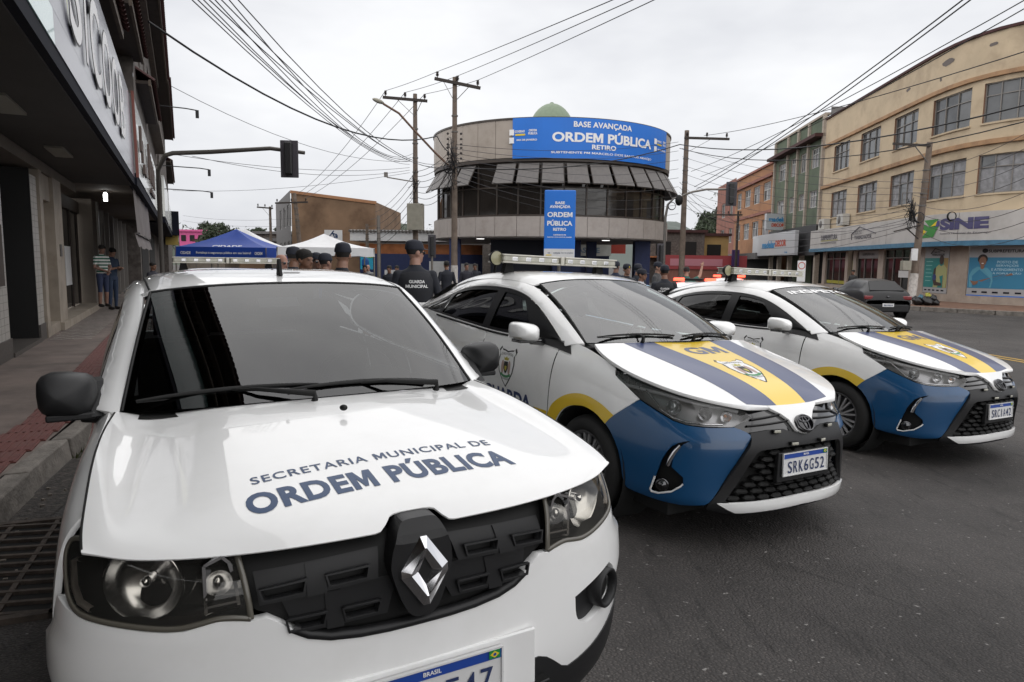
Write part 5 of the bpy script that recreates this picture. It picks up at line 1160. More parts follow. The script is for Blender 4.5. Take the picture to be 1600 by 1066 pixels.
def sign_T(p, s, z, d, side=1):
    """text frame on a path wall: X along the reading direction seen from outside"""
    o = p.at(s, z, d*side); a = p.at(s+.2, z, d*side); x = (a-o).normalized()*(1 if side > 0 else -1); zz = Vector((0, 0, 1)); y = x.cross(zz)
    T = Matrix(((x.x, 0, y.x, o.x), (x.y, 0, y.y, o.y), (0, 1, 0, o.z), (0, 0, 0, 1))); return T
def wall_text(name, txt, p, s, z, d, w, h, m, parent, side=1, bold=.02, spacing=1., res=.5):
    """lettering that follows a (curved) path wall"""
    V, F, sz = text_geo(txt, bold, spacing); sx = w/sz[0]; sy = h/sz[1] if h else sx; k = 1 if side > 0 else -1
    x, y = p.xy(s+k*V[:, 0]*sx, d*side); return mobj(name, [(x[i], y[i], z+V[i, 1]*sy) for i in range(len(V))], F, m, parent)
# ---------------------------------------------------------------- left side: bank with a big canopy sign, shops beyond
LP = Path([tuple(FP0-FU*16), tuple(FP0+FU*90)], smooth=False); lo = 16.0        # s = a + 16
S_ = lambda a: a+lo
bank = empty('bank_building', L3(0, 0, .15), 0, 'grey bank building with tiled piers under a deep canopy, at the left edge', 'building')
def part(name, m, parent, *boxes, bevel=0.):
    q = MB()
    for b in boxes: lbox(q, *b)
    return q.build(name, m, parent, bevel)
# ground floor, from near to far: tiled pier, dark doorway, tiled pier, recess, stone pier, glazed doors
part('back_wall', E_['dark'], bank, (-16, 8, -1.3, -1.2, .15, 3.1))
part('tile_pier', E_['tile'], bank, (-2.2, .68, -.5, 0, .42, 2.95))
part('plinth', E_['granite'], bank, (-2.2, .70, -.5, .02, .15, .42))
part('door_step', E_['granite'], bank, (.70, 2.8, -1.2, .04, .15, .21))
part('tile_pier', E_['tile'], bank, (2.78, 3.30, -.05, 0, .42, 2.86)); part('plinth', E_['granite'], bank, (2.80, 3.32, -.05, .02, .15, .42)); part('door_jamb', E_['dark'], bank, (2.765, 2.785, -1.2, -.005, .15, 2.95))  # jamb is near-black: the doorway's shade is put into its colour
part('stone_pier', E_['stone'], bank, (3.34, 3.62, -.5, .04, .15, 3.0))
part('recess_panel', E_['stone'], bank, (3.62, 4.72, -.40, -.30, .35, 2.55)); part('recess_head', E_['stone'], bank, (3.62, 4.72, -.3, -.02, 2.55, 3.0)); part('recess_step', E_['stone'], bank, (3.62, 4.72, -.35, .03, .15, .33))
part('stone_pier', E_['stone'], bank, (4.72, 5.66, -.5, .04, .30, 3.0)); part('step', E_['stone'], bank, (4.72, 12.0, -1.1, .10, .15, .30))
part('number_plaque', E_['granite'], bank, (5.1, 5.32, .04, .055, 1.55, 1.78)); part('wall_plaque', E_['wood'], bank, (.02, .34, .0, .05, 1.15, 1.95))
part('lintel_band', E_['soffit2'], bank, (-16, 8, -.5, .03, 3.0, 3.18))
# thin joints of the tiled piers
q = MB()
for a0, a1 in ((-2.2, .68), (2.78, 3.30)):
    for k in range(1, 26): lbox(q, a0, a1, .0, .0015, .42+k*.1-.003, .42+k*.1+.003) if .42+k*.1 < 2.85 else None
    n_ = int((a1-a0)/.2)
    for k in range(1, n_): lbox(q, a0+k*.2-.003, a0+k*.2+.003, .0, .0015, .42, 2.85)
q.build('tile_joints', mat('grout', (.24, .23, .21), .9), bank)
part('door_void', E_['dark'], bank, (.70, 2.78, -1.0, -.95, .2, 2.95))  # near-black sheet, shade of the doorway's depth given as colour
gd = empty('glass_door'); gd.parent = bank
for i, (a0, a1) in enumerate(((5.7, 7.0), (7.05, 8.3), (8.35, 9.7), (9.75, 11.0))):
    part('door_leaf', E_['shopglass'], gd, (a0, a1, -.38, -.36, .32, 2.7)); part('door_stile', E_['wood'], gd, (a1-.02, a1+.07, -.40, -.33, .30, 2.9))
part('door_head', E_['wood'], bank, (5.66, 11.2, -.42, -.30, 2.7, 3.0)); part('notice', E_['white'], bank, (8.65, 9.55, -.345, -.335, .86, 1.80)); part('end_pier', E_['soffit2'], bank, (11.2, 12.2, -.5, .0, .15, 3.1)); part('end_pier_tile', E_['tile'], bank, (12.2, 12.5, -.5, .05, .15, 3.1))
# canopy: soffit, dark edge, lilac sign in panels, ceiling lamps
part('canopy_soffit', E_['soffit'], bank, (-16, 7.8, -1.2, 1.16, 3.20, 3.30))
part('canopy_edge', E_['edge'], bank, (-16, 7.8, 1.10, 1.235, 3.22, 3.42))
for a in (-4.4, -1.4, 2.4): part('ceiling_lamp', mat('lamp_off', (.22, .21, .18), .5), bank, (a-.55, a+.55, .35, .6, 3.17, 3.20))
sg = empty('bank_sign', L3(1, 1.25, 3.4), 0, 'glossy lilac bank sign with white lettering above the left pavement', 'sign')
def slab(name, a0, a1, z0, z1, m, parent, b0=1.245, t=.06, lean=.05):
    bz = lambda z: b0-lean*(z-3.4)*.3
    V = [L3(a, bz(z)+o, z) for a in (a0, a1) for z in (z0, z1) for o in (0, -t)]
    return MB().add(V, [(0, 4, 6, 2), (1, 3, 7, 5), (0, 1, 5, 4), (2, 6, 7, 3), (0, 2, 3, 1), (4, 5, 7, 6)]).build(name, m, parent)
aa = [-16, -12, -8.5, -4.9, -3.4, -1.6, .4, 2.3, 4.2, 6.0, 7.8]
for i in range(len(aa)-1):
    m_ = E_['signlilac'] if i > 2 else (E_['signteal'] if i < 2 else E_['signteal'])
    for z0, z1 in ((3.37, 3.68), (3.684, 4.95), (4.954, 5.24)): slab('sign_panel', aa[i]+.002, aa[i+1]-.002, z0, z1, E_['signmint'] if i == 3 and z0 < 3.5 else m_, sg)
MB().add([L3(-3.45, 1.252, 5.2), L3(-2.75, 1.252, 5.2), L3(-2.55, 1.262, 3.85)], [(0, 1, 2)]).build('logo_wedge', E_['lime'], sg)
for i, ch in enumerate('SiCOOB'):
    a = (-2.0, -1.1, -.05, 1.45, 2.95, 4.35)[i]; w_ = (.95, .20, 1.15, 1.25, 1.25, 1.0)[i]
    T = sign_T(LP, S_(a), 4.30, 1.262)
    text_flat('letter_outline', ch, T, width=w_*1.04, height=1.11, m=M['black'], parent=sg, bold=.02); text_flat('letter', ch, Matrix.Translation(Vector((FN[0], FN[1], 0))*.006) @ T, width=w_, height=1.06, m=M['txt_w'], parent=sg, bold=.012)  # black outline copy behind each white letter
# upper floors: rough wall, tiled pent roofs and eaves
def pent(a0, a1, b0, b1, z0, z1, parent):
    part('eave_board', E_['wood'], parent, (a0, a1, b0, b1-.08, z0-.10, z0-.02)); part('eave_fascia', E_['beam'], parent, (a0, a1, b1-.08, b1-.02, z0-.14, z0+.02))
    n = int((a1-a0)/.24); rt = empty('tiled_roof'); rt.parent = parent; mesh = None
    for k in range(n):
        a = a0+(k+.5)*(a1-a0)/n
        if mesh is None:
            V = []; F = []; m_ = 6
            for t in (0, 1):
                for i in range(m_+1):
                    an = math.pi*i/m_; V.append((math.cos(an)*.125, t*1.0, math.sin(an)*.075))
            F = [(i, i+1, m_+2+i, m_+1+i) for i in range(m_)]
            o = mobj('roof_tile', V, F, E_['roof'], rt, True); mesh = o.data
        else: o = link(bpy.data.objects.new('roof_tile', mesh), rt)
        p = L3(a, b1+.06, z0); ln = math.hypot(b1+.06-b0, z1-z0); o.location = p; o.rotation_euler = (math.atan2(z1-z0, b1+.06-b0), 0, math.atan2(-FN[1], -FN[0])-math.pi/2); o.scale = (1, ln, 1)
        if mesh is not None: pass
up = empty('upper_storeys', L3(0, 0, 5), 0, 'dark rough-walled upper floors with tiled eaves above the bank sign', 'building')
LP1 = Path([tuple(FP0-FU*16+FN*.75), tuple(FP0+FU*90+FN*.75)], smooth=False); LP2 = Path([tuple(FP0-FU*16+FN*1.25), tuple(FP0+FU*90+FN*1.25)], smooth=False)
wall('wall', LP1, 0, S_(9), 3.3, 9.2, [(S_(a), S_(a+1.3), 6.0, 7.6) for a in (-14, -11, -8, -5, -2, 1, 4)], E_['roughwall'], up, reveal=.2, res=2)
for a in (-14, -11, -8, -5, -2, 1, 4): window(LP1, S_(a), S_(a+1.3), 6.0, 7.6, up, cols=2)
part('sign_back', E_['roughwall'], up, (-16, 7.8, .0, 1.15, 3.3, 5.15))
pent(-9, 4.6, .75, 1.35, 5.75, 6.2, up); pent(5.0, 9.5, .75, 1.5, 6.5, 7.0, up)
part('cornice', E_['beam'], up, (-16, 9, .7, 1.05, 8.9, 9.2)); pent(-16, 9, .5, 1.5, 9.35, 9.9, up)
sh = empty('corner_shop_building', L3(14, 0, 0), 0, 'narrow shop building with a white fascia and grey awning beyond the bank', 'building')
part('back_wall', E_['dark'], sh, (12.5, 26, -1.0, -.9, .15, 3.4))
for a in (12.9, 14.3, 15.9, 17.6, 19.4, 21.4, 23.6): part('shutter_post', E_['winframe'], sh, (a, a+.12, -.15, .0, .15, 3.0))
for a in (13.1, 16.1, 19.6): part('shop_door', E_['shopglass'], sh, (a, a+1.1, -.10, -.08, .15, 2.6))
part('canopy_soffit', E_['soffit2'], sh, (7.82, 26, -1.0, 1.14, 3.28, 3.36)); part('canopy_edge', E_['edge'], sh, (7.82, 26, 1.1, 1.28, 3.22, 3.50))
part('upper_flank', E_['roughwall'], sh, (9.0, 9.1, .0, 1.24, 5.3, 9.6))
wall('upper_wall', LP2, S_(9), S_(26), 5.35, 9.6, [(S_(a), S_(a+1.4), z, z+1.6) for a in (11.5, 15, 18.5, 22) for z in (6.9,)], E_['roughwall'], sh, reveal=.2, res=2)
for a in (11.5, 15, 18.5, 22):
    for z in (6.9,): window(LP2, S_(a), S_(a+1.4), z, z+1.6, sh, cols=2)
part('parapet_band', E_['beam'], sh, (9, 26, 1.2, 1.45, 9.3, 9.6)); pent(9.2, 26, 1.0, 1.85, 9.7, 10.2, sh); pent(10, 16, 1.2, 1.62, 6.1, 6.4, sh)
part('balcony', E_['beam'], sh, (17, 25, 1.2, 1.6, 6.2, 6.35))
wsn = empty('white_shop_sign', L3(14, 1.3, 3.6), 0, 'white shop fascia with dark raised lettering beyond the bank sign', 'sign')
for i, (a0, a1) in enumerate(((7.84, 13.0), (13.02, 18.4), (18.42, 24.6))): slab('sign_panel', a0, a1, 3.46, 5.3, E_['signwhite'], wsn, 1.30)
slab('sign_trim', 7.80, 7.84, 3.4, 5.35, mat('trim_red', (.25, .08, .06), .5), wsn, 1.33)
lw_ = mat('letter_wood', (.10, .07, .06), .6)
for a0, a1, z0, z1 in ((8.9, 9.25, 4.15, 4.75), (9.6, 9.75, 3.95, 4.5), (10.3, 11.4, 3.75, 4.0), (13.6, 13.85, 3.95, 5.0), (14.3, 14.55, 4.4, 4.95), (14.9, 15.15, 3.95, 4.8), (15.8, 16.05, 3.95, 4.75), (16.7, 17.0, 3.95, 4.7), (17.5, 17.75, 3.95, 4.65), (14.6, 17.4, 3.62, 3.76)):
    q = MB(); lbox(q, a0, a1, 1.31, 1.37, z0, z1); q.build('raised_stroke', lw_, wsn)
aw = empty('awning', L3(14, 1.2, 3.3), 0, 'grey fabric roll-down awning hanging from the shop canopy', 'awning')
n = 10
for nm, z0, z1, bo in (('awning_cloth', 3.25, 2.15, 0), ('awning_valance', 2.13, 1.80, .02)):
    V = []
    for i in range(n+1):
        a = 8.6+(17.0-8.6)*i/n; wv = .02*math.sin(i*2.3); V += [L3(a, 1.14+wv, z0), L3(a, 1.20+wv+bo, z1+.03*math.sin(i*1.7))]
    MB().add(V, [(2*i, 2*i+1, 2*i+3, 2*i+2) for i in range(n)]).build(nm, E_['awning'], aw)
q = MB(); q.tube([L3(8.6, 1.17, 2.14), L3(17.0, 1.17, 2.14)], .02, 8); q.build('awning_rod', E_['steel'], aw)
far = empty('far_terrace', L3(35, 0, 0), 0, 'row of low shopfronts with boards running into the distance at left', 'building')
part('terrace_wall', E_['roughwall'], far, (26, 60, -1, .4, .15, 3.4), (26, 44, -1, 1.35, 5.4, 9.7), (44, 60, -1, 1.2, 5.0, 8.2), (60, 88, -1, 1.0, .15, 6.0)); part('terrace_canopy', E_['edge'], far, (26, 62, .4, 1.5, 3.2, 3.4)); part('terrace_board', E_['signwhite'], far, (26.2, 36, 1.40, 1.5, 3.5, 5.4), (36.4, 48, 1.42, 1.52, 3.5, 5.0)); part('terrace_board_dark', E_['edge'], far, (48.5, 50, .6, 2.0, 3.3, 5.1)); part('terrace_opening', E_['dark'], far, (27, 34, .40, .42, .2, 3.0), (36, 44, .40, .42, .2, 3.0)); part('terrace_board_yellow', mat('board_yellow', (.45, .33, .08), .6), far, (50.2, 51.6, 1.0, 1.9, 2.6, 3.6))
pent(26, 44, 1.0, 1.9, 9.8, 10.3, far); pent(44, 60, .9, 1.7, 8.3, 8.8, far)
# sign floodlight arms
for i, (a, b1, z, lab) in enumerate(((20, 2.9, 7.4, 'highest'), (24, 3.4, 5.6, 'middle'), (27.5, 3.6, 4.9, 'lowest'))):
    e = empty('sign_floodlight', L3(a, 1.3, z), 0, f'{lab} thin arm with a small floodlight above the shop fascia', 'floodlight', 'floodlight arms over the left shop signs')
    q = MB(); q.tube([L3(a, 1.0, z), L3(a, b1-.4, z-.02), L3(a, b1, z-.06)], .022, 6); o = q.build('arm', E_['cable'], e); q = MB(); lbox(q, a-.10, a+.10, b1-.06, b1+.06, z-.34, z-.06); p_ = q.build('lamp_head', E_['cable'], e)
    for o_ in e.children: o_.matrix_parent_inverse = Matrix.Translation(-Vector(e.location))
lamp = empty('hanging_lamp', L3(10.5, .4, 3.2), 0, 'lit white bulb hanging under the shop canopy', 'lamp')
MB().tube([(0, 0, .1), (0, 0, .02)], .02, 8).build('lamp_cord', E_['cable'], lamp)
MB().lathe([(.0, -.20), (.045, -.19), (.05, -.02), (.03, .03), (0, .04)], 16).build('lamp_bulb', mat('lit_bulb', (.9, .9, .9), .5, emit=(1, 1, .97), estr=6), lamp)
MB().lathe([(.16, .06), (.05, .09), (0, .1)], 16).build('lamp_shade', E_['wood'], lamp)

# ---------------------------------------------------------------- round building
RB = empty('round_building', (2.33, 45, -.17), 0, 'round two-storey building with beige cladding, bronze windows and a green dome', 'building')
RR, RX, RY = 7.38, 2.33, 45.0
CP = Path([(RX+RR*math.sin(t), RY-RR*math.cos(t)) for t in np.linspace(-math.pi, math.pi, 145)], smooth=False); SA = lambda deg: (R(deg)+math.pi)/(2*math.pi)*CP.L
def rb_fix(o): o.matrix_parent_inverse = Matrix.Translation(-Vector(RB.location)); return o
def ring_panels(name, z0, z1, n, d, m, gap=.012, off=0., t=.05):
    for k in range(n):
        a0, a1 = -180+360*(k+off)/n, -180+360*(k+1+off)/n
        if -150 < (a0+a1)/2 < 150: q = MB(); pbox(q, CP, SA(a0)+gap, SA(a1)-gap, z0, z1, d-t, d, .5); rb_fix(q.build(name, m, RB))
ring_panels('fascia_panel', 7.12, 9.10, 40, 0, E_['panelg'])
q = MB(); pbox(q, CP, SA(-170), SA(170), 7.0, 9.2, -.3, -.06, .6); rb_fix(q.build('fascia_core', E_['brown'], RB)); q = MB(); pbox(q, CP, SA(-170), SA(170), 9.1, 9.2, -.12, .05, .6); rb_fix(q.build('coping', E_['brown'], RB))
q = MB(); pbox(q, CP, SA(-170), SA(170), 6.92, 7.12, -.3, -.02, .6); rb_fix(q.build('window_head', E_['brown'], RB))
ring_panels('sill_panel', 2.95, 4.02, 36, .0, E_['panellow'], off=.3)
q = MB(); pbox(q, CP, SA(-170), SA(170), 2.9, 4.06, -.3, -.06, .6); rb_fix(q.build('sill_core', E_['brown'], RB))
nb = 36
for k in range(nb):
    a0, a1 = -180+360*(k+.3)/nb, -180+360*(k+1.3)/nb
    if abs((a0+a1)/2) > 110: continue
    w = empty('window_bay'); w.parent = RB; q = MB()
    for z0, z1 in ((4.06, 4.14), (5.55, 5.63), (6.86, 6.94)): pbox(q, CP, SA(a0), SA(a1), z0, z1, -.30, -.22, .7)
    pbox(q, CP, SA(a0)-.04, SA(a0)+.04, 4.06, 6.94, -.31, -.20, .7); rb_fix(q.build('bay_frame', E_['brown'], w))
    for z0, z1 in ((4.14, 5.55), (5.63, 6.86)): q = MB(); pbox(q, CP, SA(a0)+.04, SA(a1)-.04, z0, z1, -.275, -.265, .7); rb_fix(q.build('pane', E_['bigglass'], w))
    # propped-open top-hung sash
    if -75 < (a0+a1)/2 < 100 and k not in (14,):
        s0, s1 = SA(a0)+.10, SA(a1)-.10; zt, zb, do = 6.82, 5.72, .55; V = [CP.at(s0, zt, -.12), CP.at(s1, zt, -.12), CP.at(s1, zb, do), CP.at(s0, zb, do)]
        q = MB(); nrm_ = (V[1]-V[0]).cross(V[3]-V[0]).normalized()*.03; q.add(V+[v-nrm_ for v in V], [(0, 1, 2, 3), (7, 6, 5, 4), (0, 4, 5, 1), (1, 5, 6, 2), (2, 6, 7, 3), (3, 7, 4, 0)]); rb_fix(q.build('hopper_sash', E_['shadeg'], w))
        fr_ = MB()
        for i in range(4): fr_.beam(V[i]+nrm_*.6, V[(i+1) % 4]+nrm_*.6, .05, .02, up=nrm_)
        rb_fix(fr_.build('sash_frame', E_['brown'], w))
core = MB(); core.lathe([(0, 2.92), (RR-.05, 2.92), (RR-.05, 2.9), (RR-.35, 2.88), (0, 2.88)], 64, Matrix.Translation((RX, RY, 0))); rb_fix(core.build('soffit', mat('soffit_white', (.45, .42, .40), .7), RB))
MB_ = MB(); MB_.lathe([(0, 9.0), (RR-.1, 9.0)], 48, Matrix.Translation((RX, RY, 0))); rb_fix(MB_.build('flat_roof', E_['greyw'], RB))
MB_ = MB(); MB_.lathe([(RR-1.2, 4.0), (RR-1.2, 7.0)], 48, Matrix.Translation((RX, RY, 0))); rb_fix(MB_.build('inner_wall', E_['dark'], RB))
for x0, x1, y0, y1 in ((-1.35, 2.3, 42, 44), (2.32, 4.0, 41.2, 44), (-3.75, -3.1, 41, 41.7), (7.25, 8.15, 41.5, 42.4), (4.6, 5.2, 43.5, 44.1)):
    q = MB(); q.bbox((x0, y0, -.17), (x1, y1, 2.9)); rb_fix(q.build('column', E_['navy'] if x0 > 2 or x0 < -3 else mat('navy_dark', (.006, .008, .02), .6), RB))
for x, y in ((-1.9, 40.5), (5.4, 40.8)): q = MB(); q.lathe([(0, 2.86), (.22, 2.86), (.24, 2.89)], 20, Matrix.Translation((x, y, 0))); rb_fix(q.build('soffit_lamp', mat('soffit_lit', (.8, .8, .8), .5, emit=(1, .98, .95), estr=1.2), RB))
dm = MB(); dm.lathe([(1.55*math.cos(t), 9.25+2.25*math.sin(t)) for t in np.linspace(0, R(84), 10)], 32, Matrix.Translation((RX, RY, 0))); do_ = rb_fix(dm.build('dome', E_['domeg'], RB))
for k in range(8):
    a = 2*math.pi*(k+.5)/8; q = MB(); q.tube([(RX+1.57*math.cos(t)*math.cos(a), RY+1.57*math.cos(t)*math.sin(a), 9.25+2.27*math.sin(t)) for t in np.linspace(0, R(84), 10)], .035, 6); o = q.build('dome_rib', mat('rib_green', (.08, .12, .09), .6), do_)
    o.matrix_parent_inverse = Matrix.Translation(-Vector(RB.location))
MB_ = MB(); MB_.lathe([(.16, 11.42), (.12, 11.55), (0, 11.6)], 12, Matrix.Translation((RX, RY, 0))); rb_fix(MB_.build('dome_cap', E_['domeg'], RB))
# banner on the drum
bn = empty('blue_banner', (RX, RY-RR, 8.1), 0, 'wide blue banner wrapped round the top of the round building', 'banner')
a0, a1 = SA(-19), SA(61); q = MB(); pbox(q, CP, a0, a1, 7.06, 9.16, .02, .07, .4); q.build('banner_sheet', E_['ban'], bn)
bt = lambda txt, deg, z, w, h, m=M['txt_w'], bold=.03, sp=1.: wall_text('banner_lettering', txt, CP, SA(deg), z, .085, w, h, m, bn, 1, bold, sp)
bt('BASE AVANÇADA', 19.5, 8.80, 3.45, .36, sp=1.05); bt('ORDEM PÚBLICA', 21.5, 8.22, 6.2, .62, bold=.035); bt('RETIRO', 19.5, 7.69, 1.42, .25); bt('SUBTENENTE PM MARCELO DOS SANTOS ARAÚJO', 21.5, 7.36, 6.3, .17, bold=.02)
for dg, ww in ((-15, 1.), (53.5, 1.)):
    bt('ORDEM\nPÚBLICA', dg+4.5, 8.42, .48, .28); bt('GOVERNO', dg-1, 8.46, .55, .12); bt('RIO DE JANEIRO', dg+2, 8.0, 1.1, .12)
    for zc in (8.42, 8.0): q = MB(); pbox(q, CP, SA(dg-5.4), SA(dg-3.4), zc-.15, zc+.15, .075, .09, .4); q.build('banner_crest', M['txt_w'], bn)
    q = MB(); pbox(q, CP, SA(dg-2.8), SA(dg+1.3), 8.24, 8.33, .075, .09, .4); q.build('banner_bar', M['yel'], bn)
for o in bn.children: o.matrix_parent_inverse = Matrix.Translation(-Vector(bn.location))
# totem sign
ts = empty('totem_sign', (1.85, 28, -.17), R(-3), 'tall blue totem sign with white lettering on a post', 'sign')
q = MB(); q.box((0, 0, 3.25), (1.24, .10, 2.66)); q.build('totem_board', E_['ban'], ts, bevel=.04); q = MB(); q.box((0, -.045, 2.10), (1.22, .03, .34)); q.build('totem_foot', E_['white'], ts); q = MB(); q.tube([(0, .06, 0), (0, .06, 2.0)], .07, 12); q.build('totem_post', E_['steel'], ts); q = MB(); q.box((0, .06, .05), (.5, .5, .1)); q.build('totem_base', E_['steel'], ts)
TT = lambda z, d=-.056: Matrix.Translation((0, d, z)) @ Matrix.Rotation(math.pi/2, 4, 'X')
for t_, z, w, h in (('BASE', 4.08, .38, .11), ('AVANÇADA', 3.92, .82, .14), ('ORDEM', 3.62, 1.0, .20), ('PÚBLICA', 3.30, 1.0, .24), ('RETIRO', 3.04, .52, .12), ('SUBTENENTE PM', 2.82, .50, .05), ('MARCELO DOS SANTOS ARAÚJO', 2.73, .98, .055)): text_flat('totem_lettering', t_, TT(z), width=w, height=h, m=M['txt_w'], parent=ts, bold=.035)
for x, t_, m_ in ((-.42, 'VR', M['ink']), (-.1, 'ORDEM', M['ink']), (.32, 'RIO DE JANEIRO', M['ink'])): text_flat('totem_logo', t_, Matrix.Translation((x, -.064, 2.10)) @ Matrix.Rotation(math.pi/2, 4, 'X'), height=.06, m=m_, parent=ts)
q = MB(); q.box((-.42, -.062, 2.02), (.22, .004, .04)); q.build('totem_bar', M['yel'], ts)

# ---------------------------------------------------------------- right side: cream corner building, green, orange
CB = empty('cream_building', (20.2, 36, -.17), 0, 'curved cream three-storey building with shop signs on the right corner', 'building')
cp = Path([(21.45, 49), (20.65, 41), (20.15, 36), (19.95, 33.2), (20.15, 31.2), (20.95, 29.6), (22.5, 28.2), (26, 26.4)])
fixp = lambda o, root: (setattr(o, 'matrix_parent_inverse', Matrix.Translation(-Vector(root.location))), o)[1]
ups = [(1.87, 4.55), (6.35, 9.1), (10.85, 13.5), (14.95, 17.6), (18.2, 21.6), (22.4, 25.2)]
ops = [(a, b, z0, z1) for a, b in ups for z0, z1 in ((4.75, 6.40), (7.75, 9.42))]
o = fixp(wall('upper_wall', cp, 0, cp.L, 3.9, 11.55, ops, E_['cream'], CB, res=1.6, m_rev=E_['reveal']), CB)
for i, (a, b, z0, z1) in enumerate(ops):
    w = window(cp, a, b, z0, z1, CB, cols=3 if b-a < 3 else 5, rows=2, transom=.68, bar=.05, curtain=(z0 < 6)); fixp(w, CB); q = MB(); pbox(q, cp, a-.06, b+.06, z0-.08, z0-.005, -.05, .07); q.build('sill', E_['cream'], w)
for z0, z1, d in ((6.82, 7.02, .16), (9.62, 9.80, .14), (11.5, 11.62, .10)): q = MB(); pbox(q, cp, 0, cp.L, z0, z1, -.02, d); fixp(q.build('cornice', E_['trim'] if z0 < 11 else E_['roof'], CB), CB)
for s0, z0, w_, h_ in ((15.9, 10.95, 1.0, .35), (12.2, 10.6, .5, .25), (18.4, 11.0, .5, .2), (15.4, 10.3, .25, .25)): 
    pts_ = [(s0+w_/2*math.cos(t)*random.uniform(.6, 1.1), z0+h_/2*math.sin(t)*random.uniform(.6, 1.1)) for t in np.linspace(0, 2*math.pi, 9, endpoint=False)]
    fixp(MB().add([cp.at(a, b, .004) for a, b in pts_], [tuple(range(9))]).build('peeled_patch', mat('bare_render', (.14, .12, .11), .9), CB), CB)
# ground floor: marble piers, shopfronts
q = MB(); pbox(q, cp, 0, cp.L, .0, 2.6, -1.3, -1.2); fixp(q.build('back_wall', E_['dark'], CB), CB)
for a, b in ((.9, 1.45), (5.05, 5.5), (6.3, 6.8), (9.95, 10.65), (13.7, 15.2), (17.1, 18.1), (20.6, 21.3), (24.2, 25.7)): q = MB(); pbox(q, cp, a, b, .0, 2.6, -.4, .0, .8); fixp(q.build('marble_pier', E_['marble'], CB), CB)
q = MB(); pbox(q, cp, 0, cp.L, -.05, .32, -.45, .03, 1.); fixp(q.build('base_course', E_['marble'], CB), CB)
for a, b in ((1.45, 5.05), (6.8, 9.95), (10.65, 13.7)):
    w = window(cp, a, b, .32, 2.5, CB, cols=3, rows=2, transom=.78, m_g=E_['shopglass'], bar=.06, name='shop_window'); fixp(w, CB)
q = MB(); pbox(q, cp, 5.5, 6.3, .3, 2.5, -.3, -.25); fixp(q.build('shop_door', E_['shopglass'], CB), CB); q = MB(); pbox(q, cp, 5.6, 6.2, 1.1, 1.9, -.245, -.24); fixp(q.build('yellow_notice', E_['bagy'], CB), CB)
q = MB(); pbox(q, cp, 7.0, 9.8, 2.05, 2.45, -.10, -.08); fixp(q.build('window_band', E_['postgrey'], CB), CB); fixp(wall_text('window_lettering', 'SUBPREFEITURA', cp, 8.4, 2.25, -.07, 1.7, .14, M['black'], CB), CB)
q = MB(); pbox(q, cp, 1.6, 4.9, .42, .62, -.11, -.10); fixp(q.build('yellow_strip', E_['bagy'], CB), CB)
q = MB(); pbox(q, cp, 12.4, 13.6, 1.0, 1.35, -.10, -.09); fixp(q.build('door_sticker', E_['white'], CB), CB)
def poster(name, label, s0, s1, cat='poster'):
    e = empty(name, cp.at((s0+s1)/2, .35, -.03), 0, label, cat); 
    def rect(nm, a, b, z0, z1, m, d): q = MB(); pbox(q, cp, a, b, z0, z1, d-.03, d, .6); return fixp(q.build(nm, m, e), e)
    def shape(nm, pts, m, d): return fixp(MB().add([cp.at(s0+(s1-s0)*x, .35+2.15*z, d) for x, z in pts], [tuple(range(len(pts)))]).build(nm, m, e), e)
    return e, rect, shape
oval = lambda cx, cz, rx, rz: [(cx+rx*math.cos(t), cz+rz*math.sin(t)) for t in np.linspace(0, 2*math.pi, 16, endpoint=False)]
e, rect, shape = poster('window_poster', 'teal window poster of a man in a lime shirt, left of the pair', 15.25, 17.05)
rect('poster_field', 15.25, 17.05, .34, 2.5, E_['postgrey'], .0); rect('poster_teal', 15.27, 16.75, .60, 1.98, E_['postteal'], .004); rect('poster_ochre', 16.75, 17.03, .60, 1.98, E_['postyel'], .004)
shape('figure_shirt', [(.46, .12), (.50, .40), (.55, .56), (.66, .62), (.74, .58), (.84, .62), (.96, .54), (.98, .30), (.96, .12)], E_['shirty'], .010); shape('figure_arm', [(.42, .30), (.46, .52), (.55, .56), (.54, .34), (.60, .24), (.80, .22), (.80, .16), (.50, .16)], E_['skind'], .013); shape('figure_head', oval(.75, .72, .085, .105), E_['skind'], .013); shape('figure_helmet', oval(.50, .34, .08, .07), mat('poster_navy', (.03, .05, .16), .4), .016)
fixp(wall_text('poster_lettering', 'CASA DO', cp, 16.2, 2.25, .008, .5, .09, M['black'], e), e); fixp(wall_text('poster_lettering', 'TRABALHADOR', cp, 16.3, 2.13, .008, .95, .10, M['black'], e), e)
for k in range(6): rect('poster_line', 15.42, 15.95-.05*(k % 3), 1.80-.18*k, 1.83-.18*k, mat('poster_mint', (.25, .50, .46), .4), .008)
q = MB(); q.tube([cp.at(15.75, 2.18, .01), cp.at(16.05, 2.42, .01), cp.at(16.75, 2.28, .01)], .016, 4); fixp(q.build('poster_house_line', M['black'], e), e)
for k in range(5): rect('poster_logo', 15.4+.32*k, 15.58+.32*k, .44, .50, E_['edge'], .006)
e, rect, shape = poster('window_poster', 'wide blue window poster of a smiling person in a cyan shirt', 18.15, 20.6)
rect('poster_field', 18.15, 20.6, .34, 2.5, E_['postgrey'], .0); rect('poster_blue', 18.17, 20.58, .66, 2.0, E_['postblue'], .004); rect('poster_edge', 18.15, 20.6, .32, .36, E_['ban'], .006)
